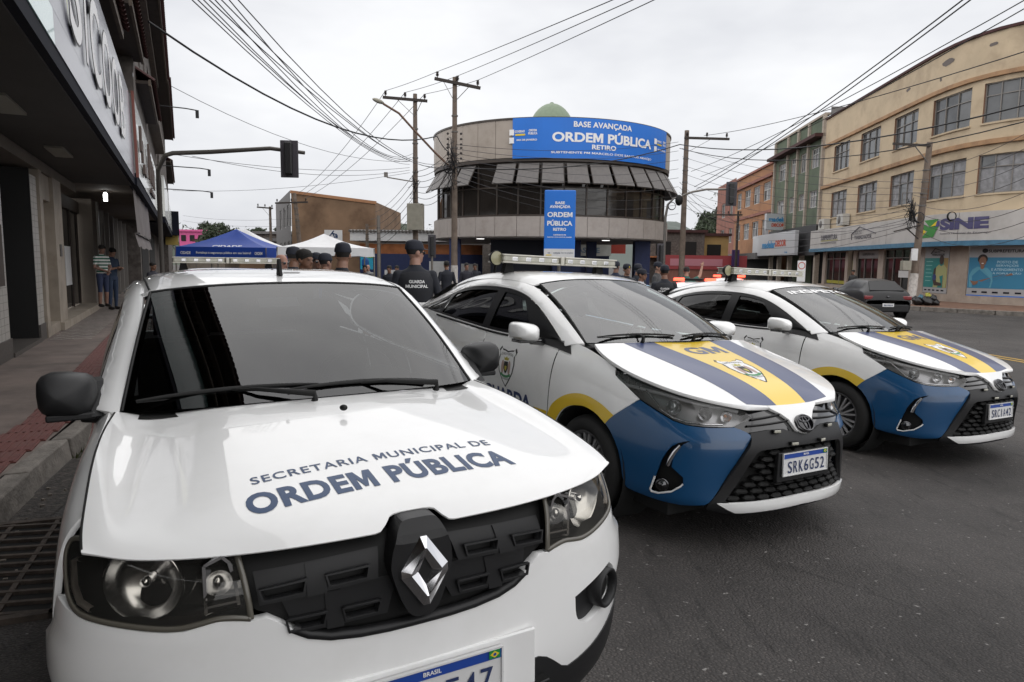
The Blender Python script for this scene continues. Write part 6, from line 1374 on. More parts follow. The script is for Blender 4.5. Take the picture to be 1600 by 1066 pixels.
shape('figure_shirt', [(.04, .16), (.03, .40), (.08, .52), (.17, .58), (.26, .56), (.34, .56), (.42, .46), (.44, .30), (.42, .16)], E_['shirtc'], .010); shape('figure_arm', [(.05, .30), (.12, .20), (.40, .30), (.62, .40), (.74, .42), (.72, .46), (.56, .42), (.40, .36), (.14, .28)], E_['skin'], .013); shape('figure_neck', oval(.255, .58, .035, .05), E_['skin'], .012); shape('figure_hair', oval(.25, .735, .085, .095), E_['hair'], .0125); shape('figure_head', oval(.255, .69, .062, .095), E_['skin'], .015); shape('figure_smile', [(.235, .645), (.255, .635), (.278, .645), (.27, .655), (.242, .655)], E_['white'], .018)
for k, t_ in enumerate(('POSTO DE', 'SERVIÇOS', 'E ATENDIMENTO', 'À POPULAÇÃO')): fixp(wall_text('poster_lettering', t_, cp, 19.72, 1.80-.16*k, .009, (.75, .82, 1.15, 1.05)[k], .11, mat('poster_pale', (.35, .52, .62), .5), e), e)
fixp(wall_text('poster_lettering', 'SUBPREFEITURA', cp, 19.65, 2.27, .008, 1.35, .13, M['black'], e), e); shape('poster_crest', oval(.28, .90, .05, .045), M['black'], .008)
for k in range(5): rect('poster_logo', 18.4+.42*k, 18.62+.42*k, .46, .53, E_['edge'], .006)
# fascia signs over the shops
fs = empty('corner_fascia_sign', cp.at(12, 3.3, .5), 0, 'long pale fascia sign with a blue lower band round the cream corner building', 'sign')
for a, b in ((.0, 5.9), (5.93, 12.3), (12.33, 18.0), (18.03, 25.7)): q = MB(); pbox(q, cp, a, b, 2.72, 3.95, .0, .62, .5); fixp(q.build('fascia_panel', E_['signgrey'], fs), fs)
q = MB(); pbox(q, cp, -.0, 25.7, 2.50, 2.716, .0, .68, .5); fixp(q.build('blue_band', E_['bandblue'], fs), fs)
ft = lambda t_, s, z, w, h, m=M['ink'], bold=.02: fixp(wall_text('fascia_lettering', t_, cp, s, z, .632, w, h, m, fs, bold=bold), fs)
dk = mat('sign_dark', (.06, .055, .075), .5); ft('SUBPREFEITURA', 3.7, 3.40, 3.0, .34, dk); ft('PREFEITURA MUNICIPAL DE VOLTA REDONDA', 3.6, 3.02, 2.9, .10, dk, .0); ft('CASA DO', 8.4, 3.48, 1.3, .19, dk, .0); ft('TRABALHADOR', 9.2, 3.22, 2.5, .22, dk, .015); ft('SiNE', 18.15, 3.47, 2.05, .52, mat('sine_navy', (.075, .07, .16), .5), .06); ft('Sistema Nacional de Emprego', 18.2, 3.05, 2.1, .10, dk, .0)
q = MB(); pbox(q, cp, 2.2, 5.3, 3.17, 3.21, .625, .634); fixp(q.build('yellow_rule', E_['bagy'], fs), fs); q = MB(); q.tube([cp.at(7.6, 3.1, .63), cp.at(7.55, 3.45, .63), cp.at(8.7, 3.82, .63), cp.at(11.0, 3.35, .63)], .03, 4); fixp(q.build('house_line', dk, fs), fs)
sh_ = lambda nm, pts, m, d=.634: fixp(MB().add([cp.at(s, z, d) for s, z in pts], [tuple(range(len(pts)))]).build(nm, m, fs), fs)
gr = mat('sine_green', (.05, .24, .05), .5); sh_('logo_ribbon', [(16.05, 3.72), (17.0, 3.74), (17.0, 3.42), (16.45, 3.42)], gr); sh_('logo_ribbon', [(15.9, 2.90), (16.75, 2.92), (17.05, 3.42), (16.4, 3.40), (16.0, 3.55), (15.85, 3.35), (16.35, 3.2)], gr, .637); sh_('logo_gold', [(16.55, 3.42), (16.95, 3.66), (16.98, 3.45)], M['yel'], .640); sh_('logo_gold', [(15.95, 2.98), (16.25, 3.2), (15.98, 3.32)], M['yel'], .640); sh_('logo_blue', [(16.85, 3.36), (17.1, 3.42), (17.1, 3.64), (16.95, 3.66)], mat('sine_blue', (.08, .07, .22), .5), .642); sh_('logo_blue', [(15.84, 2.98), (16.0, 3.0), (16.02, 3.3), (15.84, 3.34)], MATS['sine_blue'], .642)
for i, (s, z) in enumerate(((1.5, 4.35), (4.9, 4.45))):
    e = empty('air_conditioner', cp.at(s, z, .25), 0, ('white air conditioner at the far end of the cream wall above the fascia', 'white air conditioner nearer the middle of the cream wall above the fascia')[i], 'air conditioner', 'air conditioners on the cream wall')
    q = MB(); pbox(q, cp, s-.55, s+.55, z-.35, z+.35, .05, .45); fixp(q.build('casing', E_['ac'], e), e); q = MB(); q.lathe([(.26, 0), (.22, .02), (.08, .025), (0, .03)], 20, sign_T(cp, s-.1, z, .452)); fixp(q.build('fan_grille', E_['steel'], e), e)
GB = empty('green_building', (21.6, 52, -.17), 0, 'green four-storey building with pale pilasters between cream and orange ones', 'building')
gp_ = Path([(24.95, 86.3), (21.46, 49.1)], smooth=False); gs = lambda t: gp_.L-t        # t measured away from the cream corner
gops = [(gs(t1), gs(t0), z0, z1) for t0, t1 in ((1.0, 2.7), (3.9, 5.2), (6.3, 7.6), (9.0, 11.0)) for z0, z1 in ((5.72, 6.95), (8.55, 9.95))]
fixp(wall('green_wall', gp_, gs(12.2), gs(.0), 4.4, 11.9, gops, E_['greenw'], GB, res=2, m_rev=E_['pil']), GB)
for a, b, z0, z1 in gops: fixp(window(gp_, a, b, z0, z1, GB, cols=3, rows=2, transom=.7, m_f=E_['winwhite'], curtain=True, bar=.06), GB)
for t in (.0, 3.1, 5.6, 8.2, 11.9): q = MB(); pbox(q, gp_, gs(t+.3), gs(t), 4.4, 11.9, -.05, .16); fixp(q.build('pilaster', E_['pil'], GB), GB)
q = MB(); pbox(q, gp_, gs(12.4), gs(-.0), 10.45, 10.68, -.1, .7); fixp(q.build('brise_slab', E_['roof'], GB), GB); q = MB(); pbox(q, gp_, gs(12.2), gs(0), 11.9, 12.05, -.3, .1); fixp(q.build('coping', E_['pil'], GB), GB)
q = MB(); pbox(q, gp_, gs(12.2), gs(.0), 2.3, 4.45, .02, .25); fixp(q.build('dark_fascia', mat('charcoal', (.03, .03, .032), .6), GB), GB)
q = MB(); pbox(q, gp_, gs(12.2), gs(0), -.1, 2.6, -2., -1.9); fixp(q.build('shop_void', E_['dark'], GB), GB)
for t in (.3, 3.6, 6.6, 9.5, 12): q = MB(); pbox(q, gp_, gs(t+.35), gs(t), -.1, 2.4, -.2, .1); fixp(q.build('shop_pier', E_['pil'], GB), GB)
q = MB(); pbox(q, gp_, gs(12.2), gs(0), 4.4, 11.9, -8, -7.9); fixp(q.build('rear_wall', E_['greenw'], GB), GB); q = MB(); q.bbox((21.7, 48.9, 11.0), (27, 49.0, 12.4)); fixp(q.build('stair_tower', E_['greyw'], GB), GB)
e = empty('shop_sign_board', gp_.at(gs(7), 3.0, 1.), 0, 'long white madelar shop board under the green building', 'sign'); q = MB(); pbox(q, gp_, gs(14.8), gs(2.3), 2.35, 4.15, .7, .95); fixp(q.build('board', E_['signwhite'] if False else mat('board_white', (.50, .51, .53), .4, coat=.3), e), e)
fixp(wall_text('lettering', 'madelar', gp_, gs(9.4), 3.25, .97, 4.0, .62, mat('mad_blue', (.03, .22, .45), .5), e, bold=.04), e); fixp(wall_text('lettering', 'DECOR', gp_, gs(5.9), 3.30, .97, 2.9, .52, mat('mad_red', (.50, .07, .03), .5), e, bold=.04), e); fixp(wall_text('lettering', 'Loja 3336-2133' if False else 'Loja', gp_, gs(4.4), 2.56, .97, .7, .2, MATS['mad_blue'], e), e)
e = empty('projecting_sign', gp_.at(gs(10), 5, 1.5), 0, 'small square madelar sign projecting from the dark wall', 'sign')
o_ = at(1215, 347, 57.5); q = MB(); q.box(o_, (2.06, .35, 1.32), rz=.08); fixp(q.build('board', mat('board_pale', (.46, .48, .50), .4), e), e); q = MB(); q.box(o_+Vector((1.15, .05, 0)), (.25, .8, 1.34), rz=.08); fixp(q.build('board_side', E_['edge'], e), e)
Tq = lambda dz: Matrix.Translation(o_+Vector((-.02, -.19, dz))) @ Matrix.Rotation(.08, 4, 'Z') @ Matrix.Rotation(math.pi/2, 4, 'X')
fixp(text_flat('lettering', 'madelar', Tq(.2), width=1.6, height=.38, m=MATS['mad_blue'], parent=e, bold=.04), e); fixp(text_flat('lettering', 'DECOR', Tq(-.26), width=1.1, height=.28, m=MATS['mad_red'], parent=e, bold=.05), e)
OB = empty('orange_building', (23, 68, -.17), 0, 'orange three-storey building with a brick-pink far end', 'building')
oops = [(gs(t1), gs(t0), z0, z1) for t0, t1 in ((13.3, 15.8), (17.0, 19.4), (20.6, 23.0), (24.4, 26.4)) for z0, z1 in ((4.1, 5.7), (7.35, 9.0))]
fixp(wall('orange_wall', gp_, gs(27.2), gs(12.25), 2.6, 10.5, oops, E_['orange'], OB, res=2.5), OB)
for a, b, z0, z1 in oops: fixp(window(gp_, a, b, z0, z1, OB, cols=2, rows=2, transom=.6, m_f=E_['winwhite'], curtain=True, bar=.08), OB)
for z0, z1, d in ((9.35, 9.6, .25), (6.2, 6.45, .12), (10.4, 10.6, .15)): q = MB(); pbox(q, gp_, gs(27.3), gs(12.3), z0, z1, -.02, d); fixp(q.build('cornice', E_['pink'], OB), OB)
pops = [(gs(t1), gs(t0), z0, z1) for t0, t1 in ((28.4, 30), (32.5, 34.5)) for z0, z1 in ((4.0, 5.6), (7.0, 8.6))]
fixp(wall('pink_wall', gp_, gs(37.2), gs(27.2), 2.6, 10.9, pops, E_['pink'], OB, res=2.5), OB)
for a, b, z0, z1 in pops: fixp(window(gp_, a, b, z0, z1, OB, cols=2, rows=1, m_f=E_['winwhite'], bar=.08), OB)
q = MB(); pbox(q, gp_, gs(37.2), gs(12.3), -.1, 2.6, -.6, -.5); fixp(q.build('shop_void', E_['dark'], OB), OB); q = MB(); pbox(q, gp_, gs(27), gs(13), 2.1, 2.65, -.1, 1.1); fixp(q.build('shop_canopy', E_['greyw'], OB), OB)
# slabs so that the row reads as solid blocks from the side
for root, y0, y1, h, m in ((CB, 29, 49.2, 11.5, E_['cream']), (GB, 49.3, 61.3, 11.8, E_['greenw']), (OB, 61.4, 86, 10.4, E_['orange'])):
    q = MB(); q.bbox((23.8 if root is CB else 24.0+(y0-49)*.094, y0+(2 if root is CB else 0), 0), (34, y1, h)); fixp(q.build('block', m, root), root)
# right pavement with its kerb
V = []; SS = lin(0, cp.L, 40)
kx = [cp.xy(s, 5.2) for s in SS]; wx = [cp.xy(s, -.1) for s in SS]
q = MB(); 
for (a, b), (c_, d_) in zip(wx, kx): V += [(float(a), float(b), -.02), (float(c_), float(d_), -.02)]
q.add(V, [(2*i, 2*i+2, 2*i+3, 2*i+1) for i in range(39)]); rp = tag(q.build('pavement', E_['paver']), kind='structure')
for i in range(0, 39):
    (a, b), (c_, d_) = kx[i], kx[i+1]; q = MB(); q.beam((float(a), float(b), -.10), (float(a)+(float(c_)-float(a))*.985, float(b)+(float(d_)-float(b))*.985, -.10), .18, .19); q.build('kerb_stone', E_['kerb'], rp, bevel=.015)
# ---------------------------------------------------------------- centre left: brown building, gas depot, far street
BW = empty('brown_building', (-17, 62, 0), 0, 'tall blank brown-walled building behind the tents', 'building')
q = MB(); q.add([(-19.6, 62, -.1), (-12.2, 62, -.1), (-12.2, 62, 6.7), (-19.6, 62, 7.55), (-19.6, 76, -.1), (-12.2, 76, -.1), (-12.2, 76, 6.7), (-19.6, 76, 7.55)], [(0, 1, 2, 3), (1, 5, 6, 2), (5, 4, 7, 6), (4, 0, 3, 7), (3, 2, 6, 7)]); fixp(q.build('brown_wall', E_['brownw'], BW), BW)
q = MB(); q.beam((-19.65, 61.97, 7.48), (-12.1, 61.97, 6.62), .12, .26); fixp(q.build('roof_edge', E_['orange'], BW), BW)
gpth = Path([(-21.6, 78), (-19.65, 61.9)], smooth=False); gl = gpth.L
wo = [(gl-13.5, gl-11.5, 4.6, 6.6), (gl-9.5, gl-7.5, 4.6, 6.6), (gl-5, gl-3, 4.6, 6.6), (gl-13, gl-11.4, 1.4, 3.0), (gl-9, gl-7.4, 1.4, 3.0), (gl-5, gl-3.4, 1.4, 3.0)]
for a, b, c_, d_ in wo: pass
lp2 = Path([(-19.65, 61.9), (-26.4, 78)], smooth=False)
wo2 = [(t, t+2, z, z+1.9) for t in (1.5, 5.5, 10) for z in (1.3, 4.6)]
fixp(wall('grey_side', lp2, 0, lp2.L, -.1, 7.6, wo2, E_['greyw'], BW, side=-1, res=3), BW)
for a, b, z0, z1 in wo2: fixp(window(lp2, a, b, z0, z1, BW, side=-1, cols=2, rows=1, m_f=E_['winwhite'], bar=.1), BW)
GD = empty('gas_depot', (-7, 50, 0), 0, 'low gas depot with navy wall, orange brick band and white roof edge', 'building')
q = MB(); q.bbox((-11, 50, -.1), (-2.2, 50.3, 2.05)); fixp(q.build('navy_wall', E_['navy'], GD), GD); q = MB(); q.bbox((-11, 50.05, 2.05), (-2.2, 50.3, 2.75)); fixp(q.build('brick_band', E_['bricko'], GD), GD); q = MB(); q.bbox((-11.6, 49.7, 2.95), (-1.8, 56, 3.55)); fixp(q.build('white_fascia', E_['white'], GD), GD)
for k in range(40): q = MB(); x = -11.6+k*.25; q.tube([(x, 49.55, 3.62), (x, 56, 3.9)], .10, 6); fixp(q.build('roof_sheet', E_['steel'], GD), GD) if k % 1 == 0 else None
for x0, x1, z0, z1 in ((-6.0, -4.5, -.1, 1.55), (-4.1, -2.5, .3, 1.4), (-9.2, -8.2, -.1, .9)): q = MB(); q.bbox((x0, 49.94, z0), (x1, 49.99, z1)); fixp(q.build('white_panel', E_['white'], GD), GD)
e = empty('gas_banner', at(573, 407, 47), 0, 'upright cyan and green banner picturing a blue gas cylinder', 'banner'); p_ = at(573, 407, 47)
q = MB(); q.box(p_, (.85, .04, 1.2)); fixp(q.build('banner_sheet', mat('gas_cyan', (.02, .34, .52), .5), e), e); q = MB(); q.box(p_+Vector((.22, -.025, .37)), (.40, .01, .42)); fixp(q.build('banner_green', mat('gas_green', (.10, .33, .04), .5), e), e); q = MB(); q.lathe([(0, -.34), (.20, -.34), (.24, -.26), (.24, .08), (.18, .18), (.10, .20), (.10, .30), (0, .30)], 20, Matrix.Translation(p_+Vector((-.08, -.04, -.08))) @ Matrix.Scale(.12, 4, (0, 1, 0))); fixp(q.build('cylinder_picture', mat('gas_blue', (.01, .09, .30), .4), e), e)
e = empty('gas_sign', at(521, 378, 46), 0, 'white and red gas dealer sign on a post', 'sign'); p_ = at(521, 371, 46)
q = MB(); q.box(p_, (1.15, .12, .95)); fixp(q.build('board', E_['white'], e), e); q = MB(); q.box(p_+Vector((0, 0, -.60)), (1.15, .10, .28)); fixp(q.build('red_board', mat('sign_red', (.42, .05, .03), .5), e), e); q = MB(); q.tube([p_+Vector((.55, 0, -.4)), Vector((p_.x+.55, p_.y, -.1))], .05, 8); fixp(q.build('post', E_['steel'], e), e)
TG = lambda dx, dz: Matrix.Translation(p_+Vector((dx, -.065, dz))) @ Matrix.Rotation(math.pi/2, 4, 'X')
fixp(text_flat('lettering', 'ULTRAGAZ', TG(0, -.28), width=.95, height=.14, m=M['ink'], parent=e, bold=.04), e)
q = MB()
for a_, b_ in (((-.3, -.1), (.05, .35)), ((-.1, .2), (.25, .1)), ((.1, -.12), (.0, .15))): q.beam(p_+Vector((a_[0], -.07, a_[1]+.08)), p_+Vector((b_[0], -.07, b_[1]+.08)), .07, .01, up=(0, 1, 0))
q.box(p_+Vector((.22, -.07, .05)), (.16, .01, .18)); fixp(q.build('emblem', M['ink'], e), e)
BK = empty('back_wall_building', (5, 54, 0), 0, 'navy shop wall with an ASVRE board behind the round building', 'building')
q = MB(); q.bbox((3.4, 53, -.17), (7.3, 53.4, 2.1)); fixp(q.build('navy_wall', E_['navy'], BK), BK); q = MB(); q.bbox((3.7, 52.8, 2.1), (7.4, 52.95, 2.95)); fixp(q.build('board', E_['signwhite'], BK), BK); q = MB(); q.bbox((7.42, 52.8, 2.3), (8.5, 53, 3.2)); fixp(q.build('red_board', MATS['sign_red'], BK), BK)
fixp(text_flat('lettering', 'ASVRE', Matrix.Translation((5.7, 52.78, 2.52)) @ Matrix.Rotation(math.pi/2, 4, 'X'), width=1.7, height=.40, m=mat('asv_blue', (.12, .2, .3), .5), parent=BK, bold=.02), BK)
q = MB(); q.bbox((-12, 60, 0), (3, 60.5, 4.2)); fixp(q.build('parapet', E_['roughwall'], BK), BK)
# houses across the far end of the street, and red shopfronts
RNGH = random.Random(3)
FH = [(1052, 64, 5.2, 4.6, 'stone', 'brick-coloured two-storey house with dark openings left of the far pink end'), (1092, 66, 5.0, 4.4, 'stone', 'ochre house with a dark veranda beside the far pink end')]
for px, d, w, h, mm_, lab in FH:
    x = (px-800)/FOC*d; e = empty('far_house', (x, d, -.17), 0, lab, 'house'); mm2 = E_['roughwall'] if '1052' in str(px) else mat('ochre_wall', (.40, .27, .11), .85, var=.2, vscale=.5)
    MB().bbox((-w/2, 0, 0), (w/2, 5, h)).build('wall', mm2, e); MB().bbox((-w/2-.2, -.3, h), (w/2+.2, 5, h+.25)).build('roof_slab', E_['roof'], e)
    for k in range(2): wdw = MB().bbox((-w*.35+k*w*.45, -.06, h*.55), (-w*.35+k*w*.45+w*.26, .02, h*.82)).build('window', E_['dark'], e)
    MB().bbox((-w/2, -1.2, h*.50), (w/2, 0, h*.50+.12)).build('balcony_slab', E_['bricko'], e)
e = empty('red_shopfront', (16.5, 60, -.17), 0, 'low red and pink shopfront at the far end of the right street', 'shopfront'); MB().bbox((-4, 0, 0), (3.6, .4, 1.3)).build('wall', E_['pink'], e); MB().bbox((-4, -.1, 1.3), (3.6, .3, 2.5)).build('board', E_['redshop'], e); MB().bbox((-3.0, -.12, 1.6), (1.5, -.11, 2.2)).build('board_panel', mat('pink_panel', (.5, .2, .24), .5), e); MB().bbox((2.2, -.5, 1.6), (2.8, -.3, 3.0)).build('purple_board', mat('purple', (.05, .02, .10), .6), e)
# far left hillside houses
def house(x, y, z, w, d, h, m, lab, name='hill_house', roof=None, nw=3, rz=0.):
    e = empty(name, (x, y, z), rz, lab, 'house', 'houses on the far left hillside'); MB().bbox((-w/2, 0, -3), (w/2, d, h)).build('wall', m, e); MB().bbox((-w/2-.3, -.4, h), (w/2+.3, d+.3, h+.35)).build('roof', roof or E_['roof'], e)
    for k in range(nw):
        xx = -w/2+w*(k+.5)/nw; f = MB().bbox((xx-w*.09, -.08, h*.45), (xx+w*.09, .02, h*.80)).build('window', E_['dark'], e)
    return e
HS = [(300, 362, 130, 4.8, 3.2, 'pinkh', 'bright pink house at the foot of the far left hill'), (325, 378, 110, 4, 2.4, 'stone', 'small beige house behind the blue tent peak'), (345, 372, 150, 5, 3, 'marble', 'pale house right of the pink one'), (388, 366, 140, 5, 3.4, 'greyw', 'grey concrete house on the hill crest'), (400, 378, 105, 5, 3, 'brownw', 'bare brick house behind the white tent'), (425, 366, 95, 4.5, 3.6, 'roughwall', 'dark unfinished house with flat roof near the leaning pole'), (372, 380, 120, 4, 2.4, 'signwhite', 'small white house on the slope'), (412, 392, 85, 6, 3.0, 'brownw', 'low brown house at the hill foot'), (318, 390, 85, 5, 2.4, 'stone', 'low tan shop behind the blue tent'), (440, 385, 80, 4, 3.4, 'roughwall', 'dark narrow house beside the grey side wall')]
for px, py, d, w, h, mk, lab in HS:
    p_ = at(px, py, d); house(p_.x, p_.y, max(p_.z-h, .2), w, 6, h, E_[mk], lab, roof=E_['pinkh'] if mk == 'pinkh' else (E_['greyw'] if mk in ('greyw', 'roughwall') else None))
for k in range(18):
    r_ = RNGH; px, d = r_.uniform(288, 436), r_.uniform(115, 215); p_ = at(px, r_.uniform(366, 384), d); h_ = r_.uniform(2.2, 3.4); e = house(p_.x, p_.y, max(p_.z-h_, .3), r_.uniform(3, 5.5), 5, h_, E_[r_.choice(['stone', 'brownw', 'roughwall', 'marble', 'signwhite', 'greyw', 'bricko'])], 'small distant house on the far left hillside', nw=2); e['group'] = 'small far hillside houses'
def hill(name, cx, cy, rx, ry, h, m, seed):
    r_ = np.random.default_rng(seed); n = 40; V = []; F = []; ph = r_.uniform(0, 6, 8)
    for j in range(n+1):
        for i in range(n+1):
            u, v = -1+2*i/n, -1+2*j/n; z = h*max(0, math.cos(min(1.57, math.hypot(u, v)*1.57)))*(1+.16*math.sin(u*7+ph[0])*math.cos(v*5+ph[1])+.08*math.sin(u*17+ph[2])+.05*math.sin(v*23+ph[3]+u*11)); V.append((cx+u*rx, cy+v*ry, z-.4))
    F = [(j*(n+1)+i, j*(n+1)+i+1, (j+1)*(n+1)+i+1, (j+1)*(n+1)+i) for j in range(n) for i in range(n)]
    return tag(mobj(name, V, F, m, None, True), kind='structure')
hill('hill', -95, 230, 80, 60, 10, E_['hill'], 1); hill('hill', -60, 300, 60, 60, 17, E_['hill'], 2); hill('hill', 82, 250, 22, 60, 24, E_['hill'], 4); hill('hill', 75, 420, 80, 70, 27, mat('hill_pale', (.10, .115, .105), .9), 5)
def tree(x, y, z, r, h, lab, n=1400, name='tree'):
    e = empty(name, (x, y, z), 0, lab, 'tree', 'trees on the far hillsides'); q = MB(); q.tube([(0, 0, -2), (0, 0, h*.5), (.1*r, 0, h*.75)], [.16*r, .11*r, .05*r], 8)
    for k in range(4): a = k*1.6; q.tube([(0, 0, h*.45), (.5*r*math.cos(a), .5*r*math.sin(a), h*.75)], [.06*r, .02*r], 5)
    q.build('trunk', E_['bark'], e); rg = np.random.default_rng(int(abs(x*10+y))); cl = rg.normal(size=(10, 3)); cl /= np.linalg.norm(cl, axis=1, keepdims=True); cl = cl*[.6*r, .6*r, .32*h]*rg.uniform(.4, 1, (10, 1))
    V = []; F = []
    for k in range(n):
        c_ = cl[rg.integers(10)]; d_ = rg.normal(size=3); d_ /= np.linalg.norm(d_); p_ = c_+d_*[.45*r, .45*r, .22*h]*rg.uniform(.5, 1)**.5+[0, 0, h*.68]; s_ = .09*r; a_, b_ = rg.normal(size=3)*s_, rg.normal(size=3)*s_
        V += [p_, p_+a_, p_+b_]; F.append((3*k, 3*k+1, 3*k+2))
    mobj('crown', V, F, E_['leaf'], e)
for i, (px, py, d, r_, lab) in enumerate(((330, 374, 100, 2.6, 'rounded dark tree right of the pink house'), (322, 360, 200, 3.6, 'wide tree crown on the ridge above the pink house'), (345, 362, 210, 4, 'bushy tree on the ridge left of the crest'), (405, 365, 190, 2.6, 'dark tree on the crest between houses'), (436, 360, 160, 1.6, 'small tree beside the far pole'), (1112, 345, 200, 4.5, 'large dark tree on the right hill beside the pink wall'), (1100, 356, 190, 3.5, 'smaller tree low on the right hill'), (1106, 362, 160, 3, 'dark bush at the foot of the right hill'))):
    p_ = at(px, py, d); tree(p_.x, p_.y, p_.z-r_*.65, r_, r_*1.15, lab)

for root in (bank, sg, up, sh, wsn, aw, far):
    for ch in root.children: ch.matrix_parent_inverse = Matrix.Translation(-Vector(root.location))

def scrub(label, cx, cy, rx, ry, h, seed, n=9000, size=.9):
    rg = np.random.default_rng(seed); ho = [o for o in bpy.data.objects if o.name.startswith('hill') and not o.name.startswith('hill_h') and abs(np.mean([v.co.x for v in o.data.vertices])-cx) < 3][0]
    P_ = np.array([v.co[:] for v in ho.data.vertices]); P_ = P_[P_[:, 2] > h*.12]; cl = P_[rg.integers(len(P_), size=420)]+rg.normal(size=(420, 3))*[rx*.03, ry*.03, .2]
    V = []; F = []
    for k in range(n):
        c_ = cl[rg.integers(420)]; p_ = c_+rg.normal(size=3)*[1.5, 1.5, .7]+[0, 0, .6]; a_, b_ = rg.normal(size=3)*size*.6, rg.normal(size=3)*size*.6; V += [p_, p_+a_, p_+b_]; F.append((3*k, 3*k+1, 3*k+2))
    tag(mobj('hillside_trees', V, F, E_['leaf']), label, 'trees', kind='stuff')
scrub('dark mass of trees over the near left hillside', -95, 230, 80, 60, 10, 11, 4500); scrub('mass of trees over the far left hillside', -60, 300, 60, 60, 17, 12, 5000); scrub('dark mass of trees over the right hill', 82, 250, 22, 60, 24, 13, 7000)
# ---------------------------------------------------------------- utility poles
PXX = lambda px, d: (px-800)/FOC*d
def upole(name, label, x, y, top, r0=.15, r1=.095, arm=None, lean=(0, 0), white=0., braces=True, m=None):
    z0 = float(gh(x, y)); e = empty(name, (x, y, z0), 0, label, 'utility pole', 'concrete utility poles along the street'); H_ = top-z0
    q = MB(); q.tube([(lean[0]*t, lean[1]*t, H_*t) for t in (0, .35, .7, 1)], [r0+(r1-r0)*t for t in (0, .35, .7, 1)], 14); q.build('shaft', m or E_['pole'], e)
    if white: q = MB(); q.tube([(0, 0, .02), (lean[0]*white/H_, lean[1]*white/H_, white)], [r0+.006, r0+.004], 14); q.build('whitewash', E_['polew'], e)
    for k in range(4): z = H_*(.62+.07*k); q = MB(); q.lathe([(r0*.92, z), (r0*.92, z+.05)], 12, Matrix.Translation((lean[0]*z/H_, lean[1]*z/H_, 0))); q.build('clamp_band', E_['steel'], e)
    ins = []
    if arm:
        (xa, za), (xb, zb), za_off = arm; q = MB(); q.beam((xa, -.12, za-z0), (xb, -.12, zb-z0), .10, .12); q.build('crossarm', E_['timber'], e)
        n = 3
        for k in range(n):
            t = (.06, .5, .94)[k]; px_, pz = xa+(xb-xa)*t, za+(zb-za)*t-z0; q = MB(); q.lathe([(.02, 0), (.02, .06), (.07, .07), (.03, .11), (.075, .12), (.04, .17), (.06, .19), (.05, .24), (0, .25)], 12, Matrix.Translation((px_, -.12, pz+.06))); q.build('insulator', E_['ceramic'], e); ins.append(Vector((x+px_, y-.12, z0+pz+.30)))
        if braces:
            for s in (-1, 1):
                xe = xa*.55 if s < 0 else xb*.55
                if abs(xe) > .15: q = MB(); q.beam((xe, -.12, za+(zb-za)*((xe-xa)/(xb-xa))-z0-.05), (lean[0]*.9, -.1, (za+zb)/2-z0-.75), .04, .02); q.build('brace', E_['steel'], e)
    return e, ins
def zt(px, py, d): return at(px, py, d).z
xA, xB, xC, xD = PXX(649, 33), PXX(709, 30), PXX(1062, 38), PXX(1422, 29.5)
pA, iA = upole('utility_pole', 'utility pole carrying a grey metal box, left of the two near the round building', xA, 33, zt(649, 147, 33), arm=((PXX(601, 33)-xA, zt(601, 153, 33)), (PXX(668, 33)-xA, zt(668, 159, 33)), 0))
pB, iB = upole('utility_pole', 'tall utility pole in front of the round building with a tilted crossarm', xB, 30, zt(709, 121, 30), arm=((PXX(679, 30)-xB, zt(679, 124, 30)), (PXX(748, 30)-xB, zt(748, 139, 30)), 0), white=1.55)
pC, iC = upole('utility_pole', 'utility pole right of the round building with a one-sided crossarm', xC, 38, zt(1064, 204, 38), r0=.17, r1=.12, arm=((-.15, zt(1064, 216, 38)), (PXX(1126, 38)-xC, zt(1126, 218, 38)), 0))
pD, _ = upole('utility_pole', 'utility pole with a whitewashed foot in front of the cream building', xD, 29.5, zt(1430, 222, 29.5), lean=(.28, 0), white=1.45, r0=.16, r1=.11)
zD = float(gh(xD, 29.5))
q = MB(); q.beam((.25, -.1, zt(1430, 228, 29.5)-zD), (.25-1.55, -.1, zt(1373, 225, 29.5)-zD), .08, .09); q.build('crossarm', E_['timber'], pD); q = MB(); q.beam((-.4, -.1, zt(1400, 228, 29.5)-zD), (.22, -.1, zt(1427, 255, 29.5)-zD), .03, .03); q.build('brace', E_['steel'], pD)
q = MB()
for z in (zt(1425, 302, 29.5), zt(1425, 322, 29.5)): q.beam((.2, -.1, z-zD), (-.75, -.1, z-zD), .03, .03)
for x_ in (-.75, -.35): q.beam((x_, -.1, zt(1425, 302, 29.5)-zD), (x_, -.1, zt(1425, 322, 29.5)-zD), .03, .03)
q.build('bracket_frame', E_['steel'], pD)
q = MB(); q.beam((.1, -.1, zt(1420, 352, 29.5)-zD), (-1.0, -.1, zt(1385, 362, 29.5)-zD), .05, .05); q.beam((.1, -.1, zt(1420, 375, 29.5)-zD), (-.5, -.1, zt(1395, 356, 29.5)-zD), .04, .04); q.build('lower_bracket', E_['timber'], pD)
q = MB(); q.box((-.42, -.15, zt(1400, 415, 29.5)-zD), (.36, .25, .40)); q.build('meter_box', E_['boxg'], pD, bevel=.02); q = MB(); q.box((-.12, -.2, zt(1408, 398, 29.5)-zD), (.24, .12, .50)); q.build('white_box', E_['white'], pD, bevel=.02)
z0A = float(gh(xA, 33)); q = MB(); q.box((.05, -.30, zt(650, 340, 33)-z0A), (.74, .55, 1.22)); q.build('metal_box', E_['boxg'], pA, bevel=.02); q = MB(); q.beam((-1.3, -.2, zt(608, 278, 33)-z0A), (0, -.1, zt(645, 285, 33)-z0A), .05, .05); q.box((-1.34, -.2, zt(606, 274, 33)-z0A), (.16, .12, .22)); q.build('camera_arm', E_['galv'], pA)
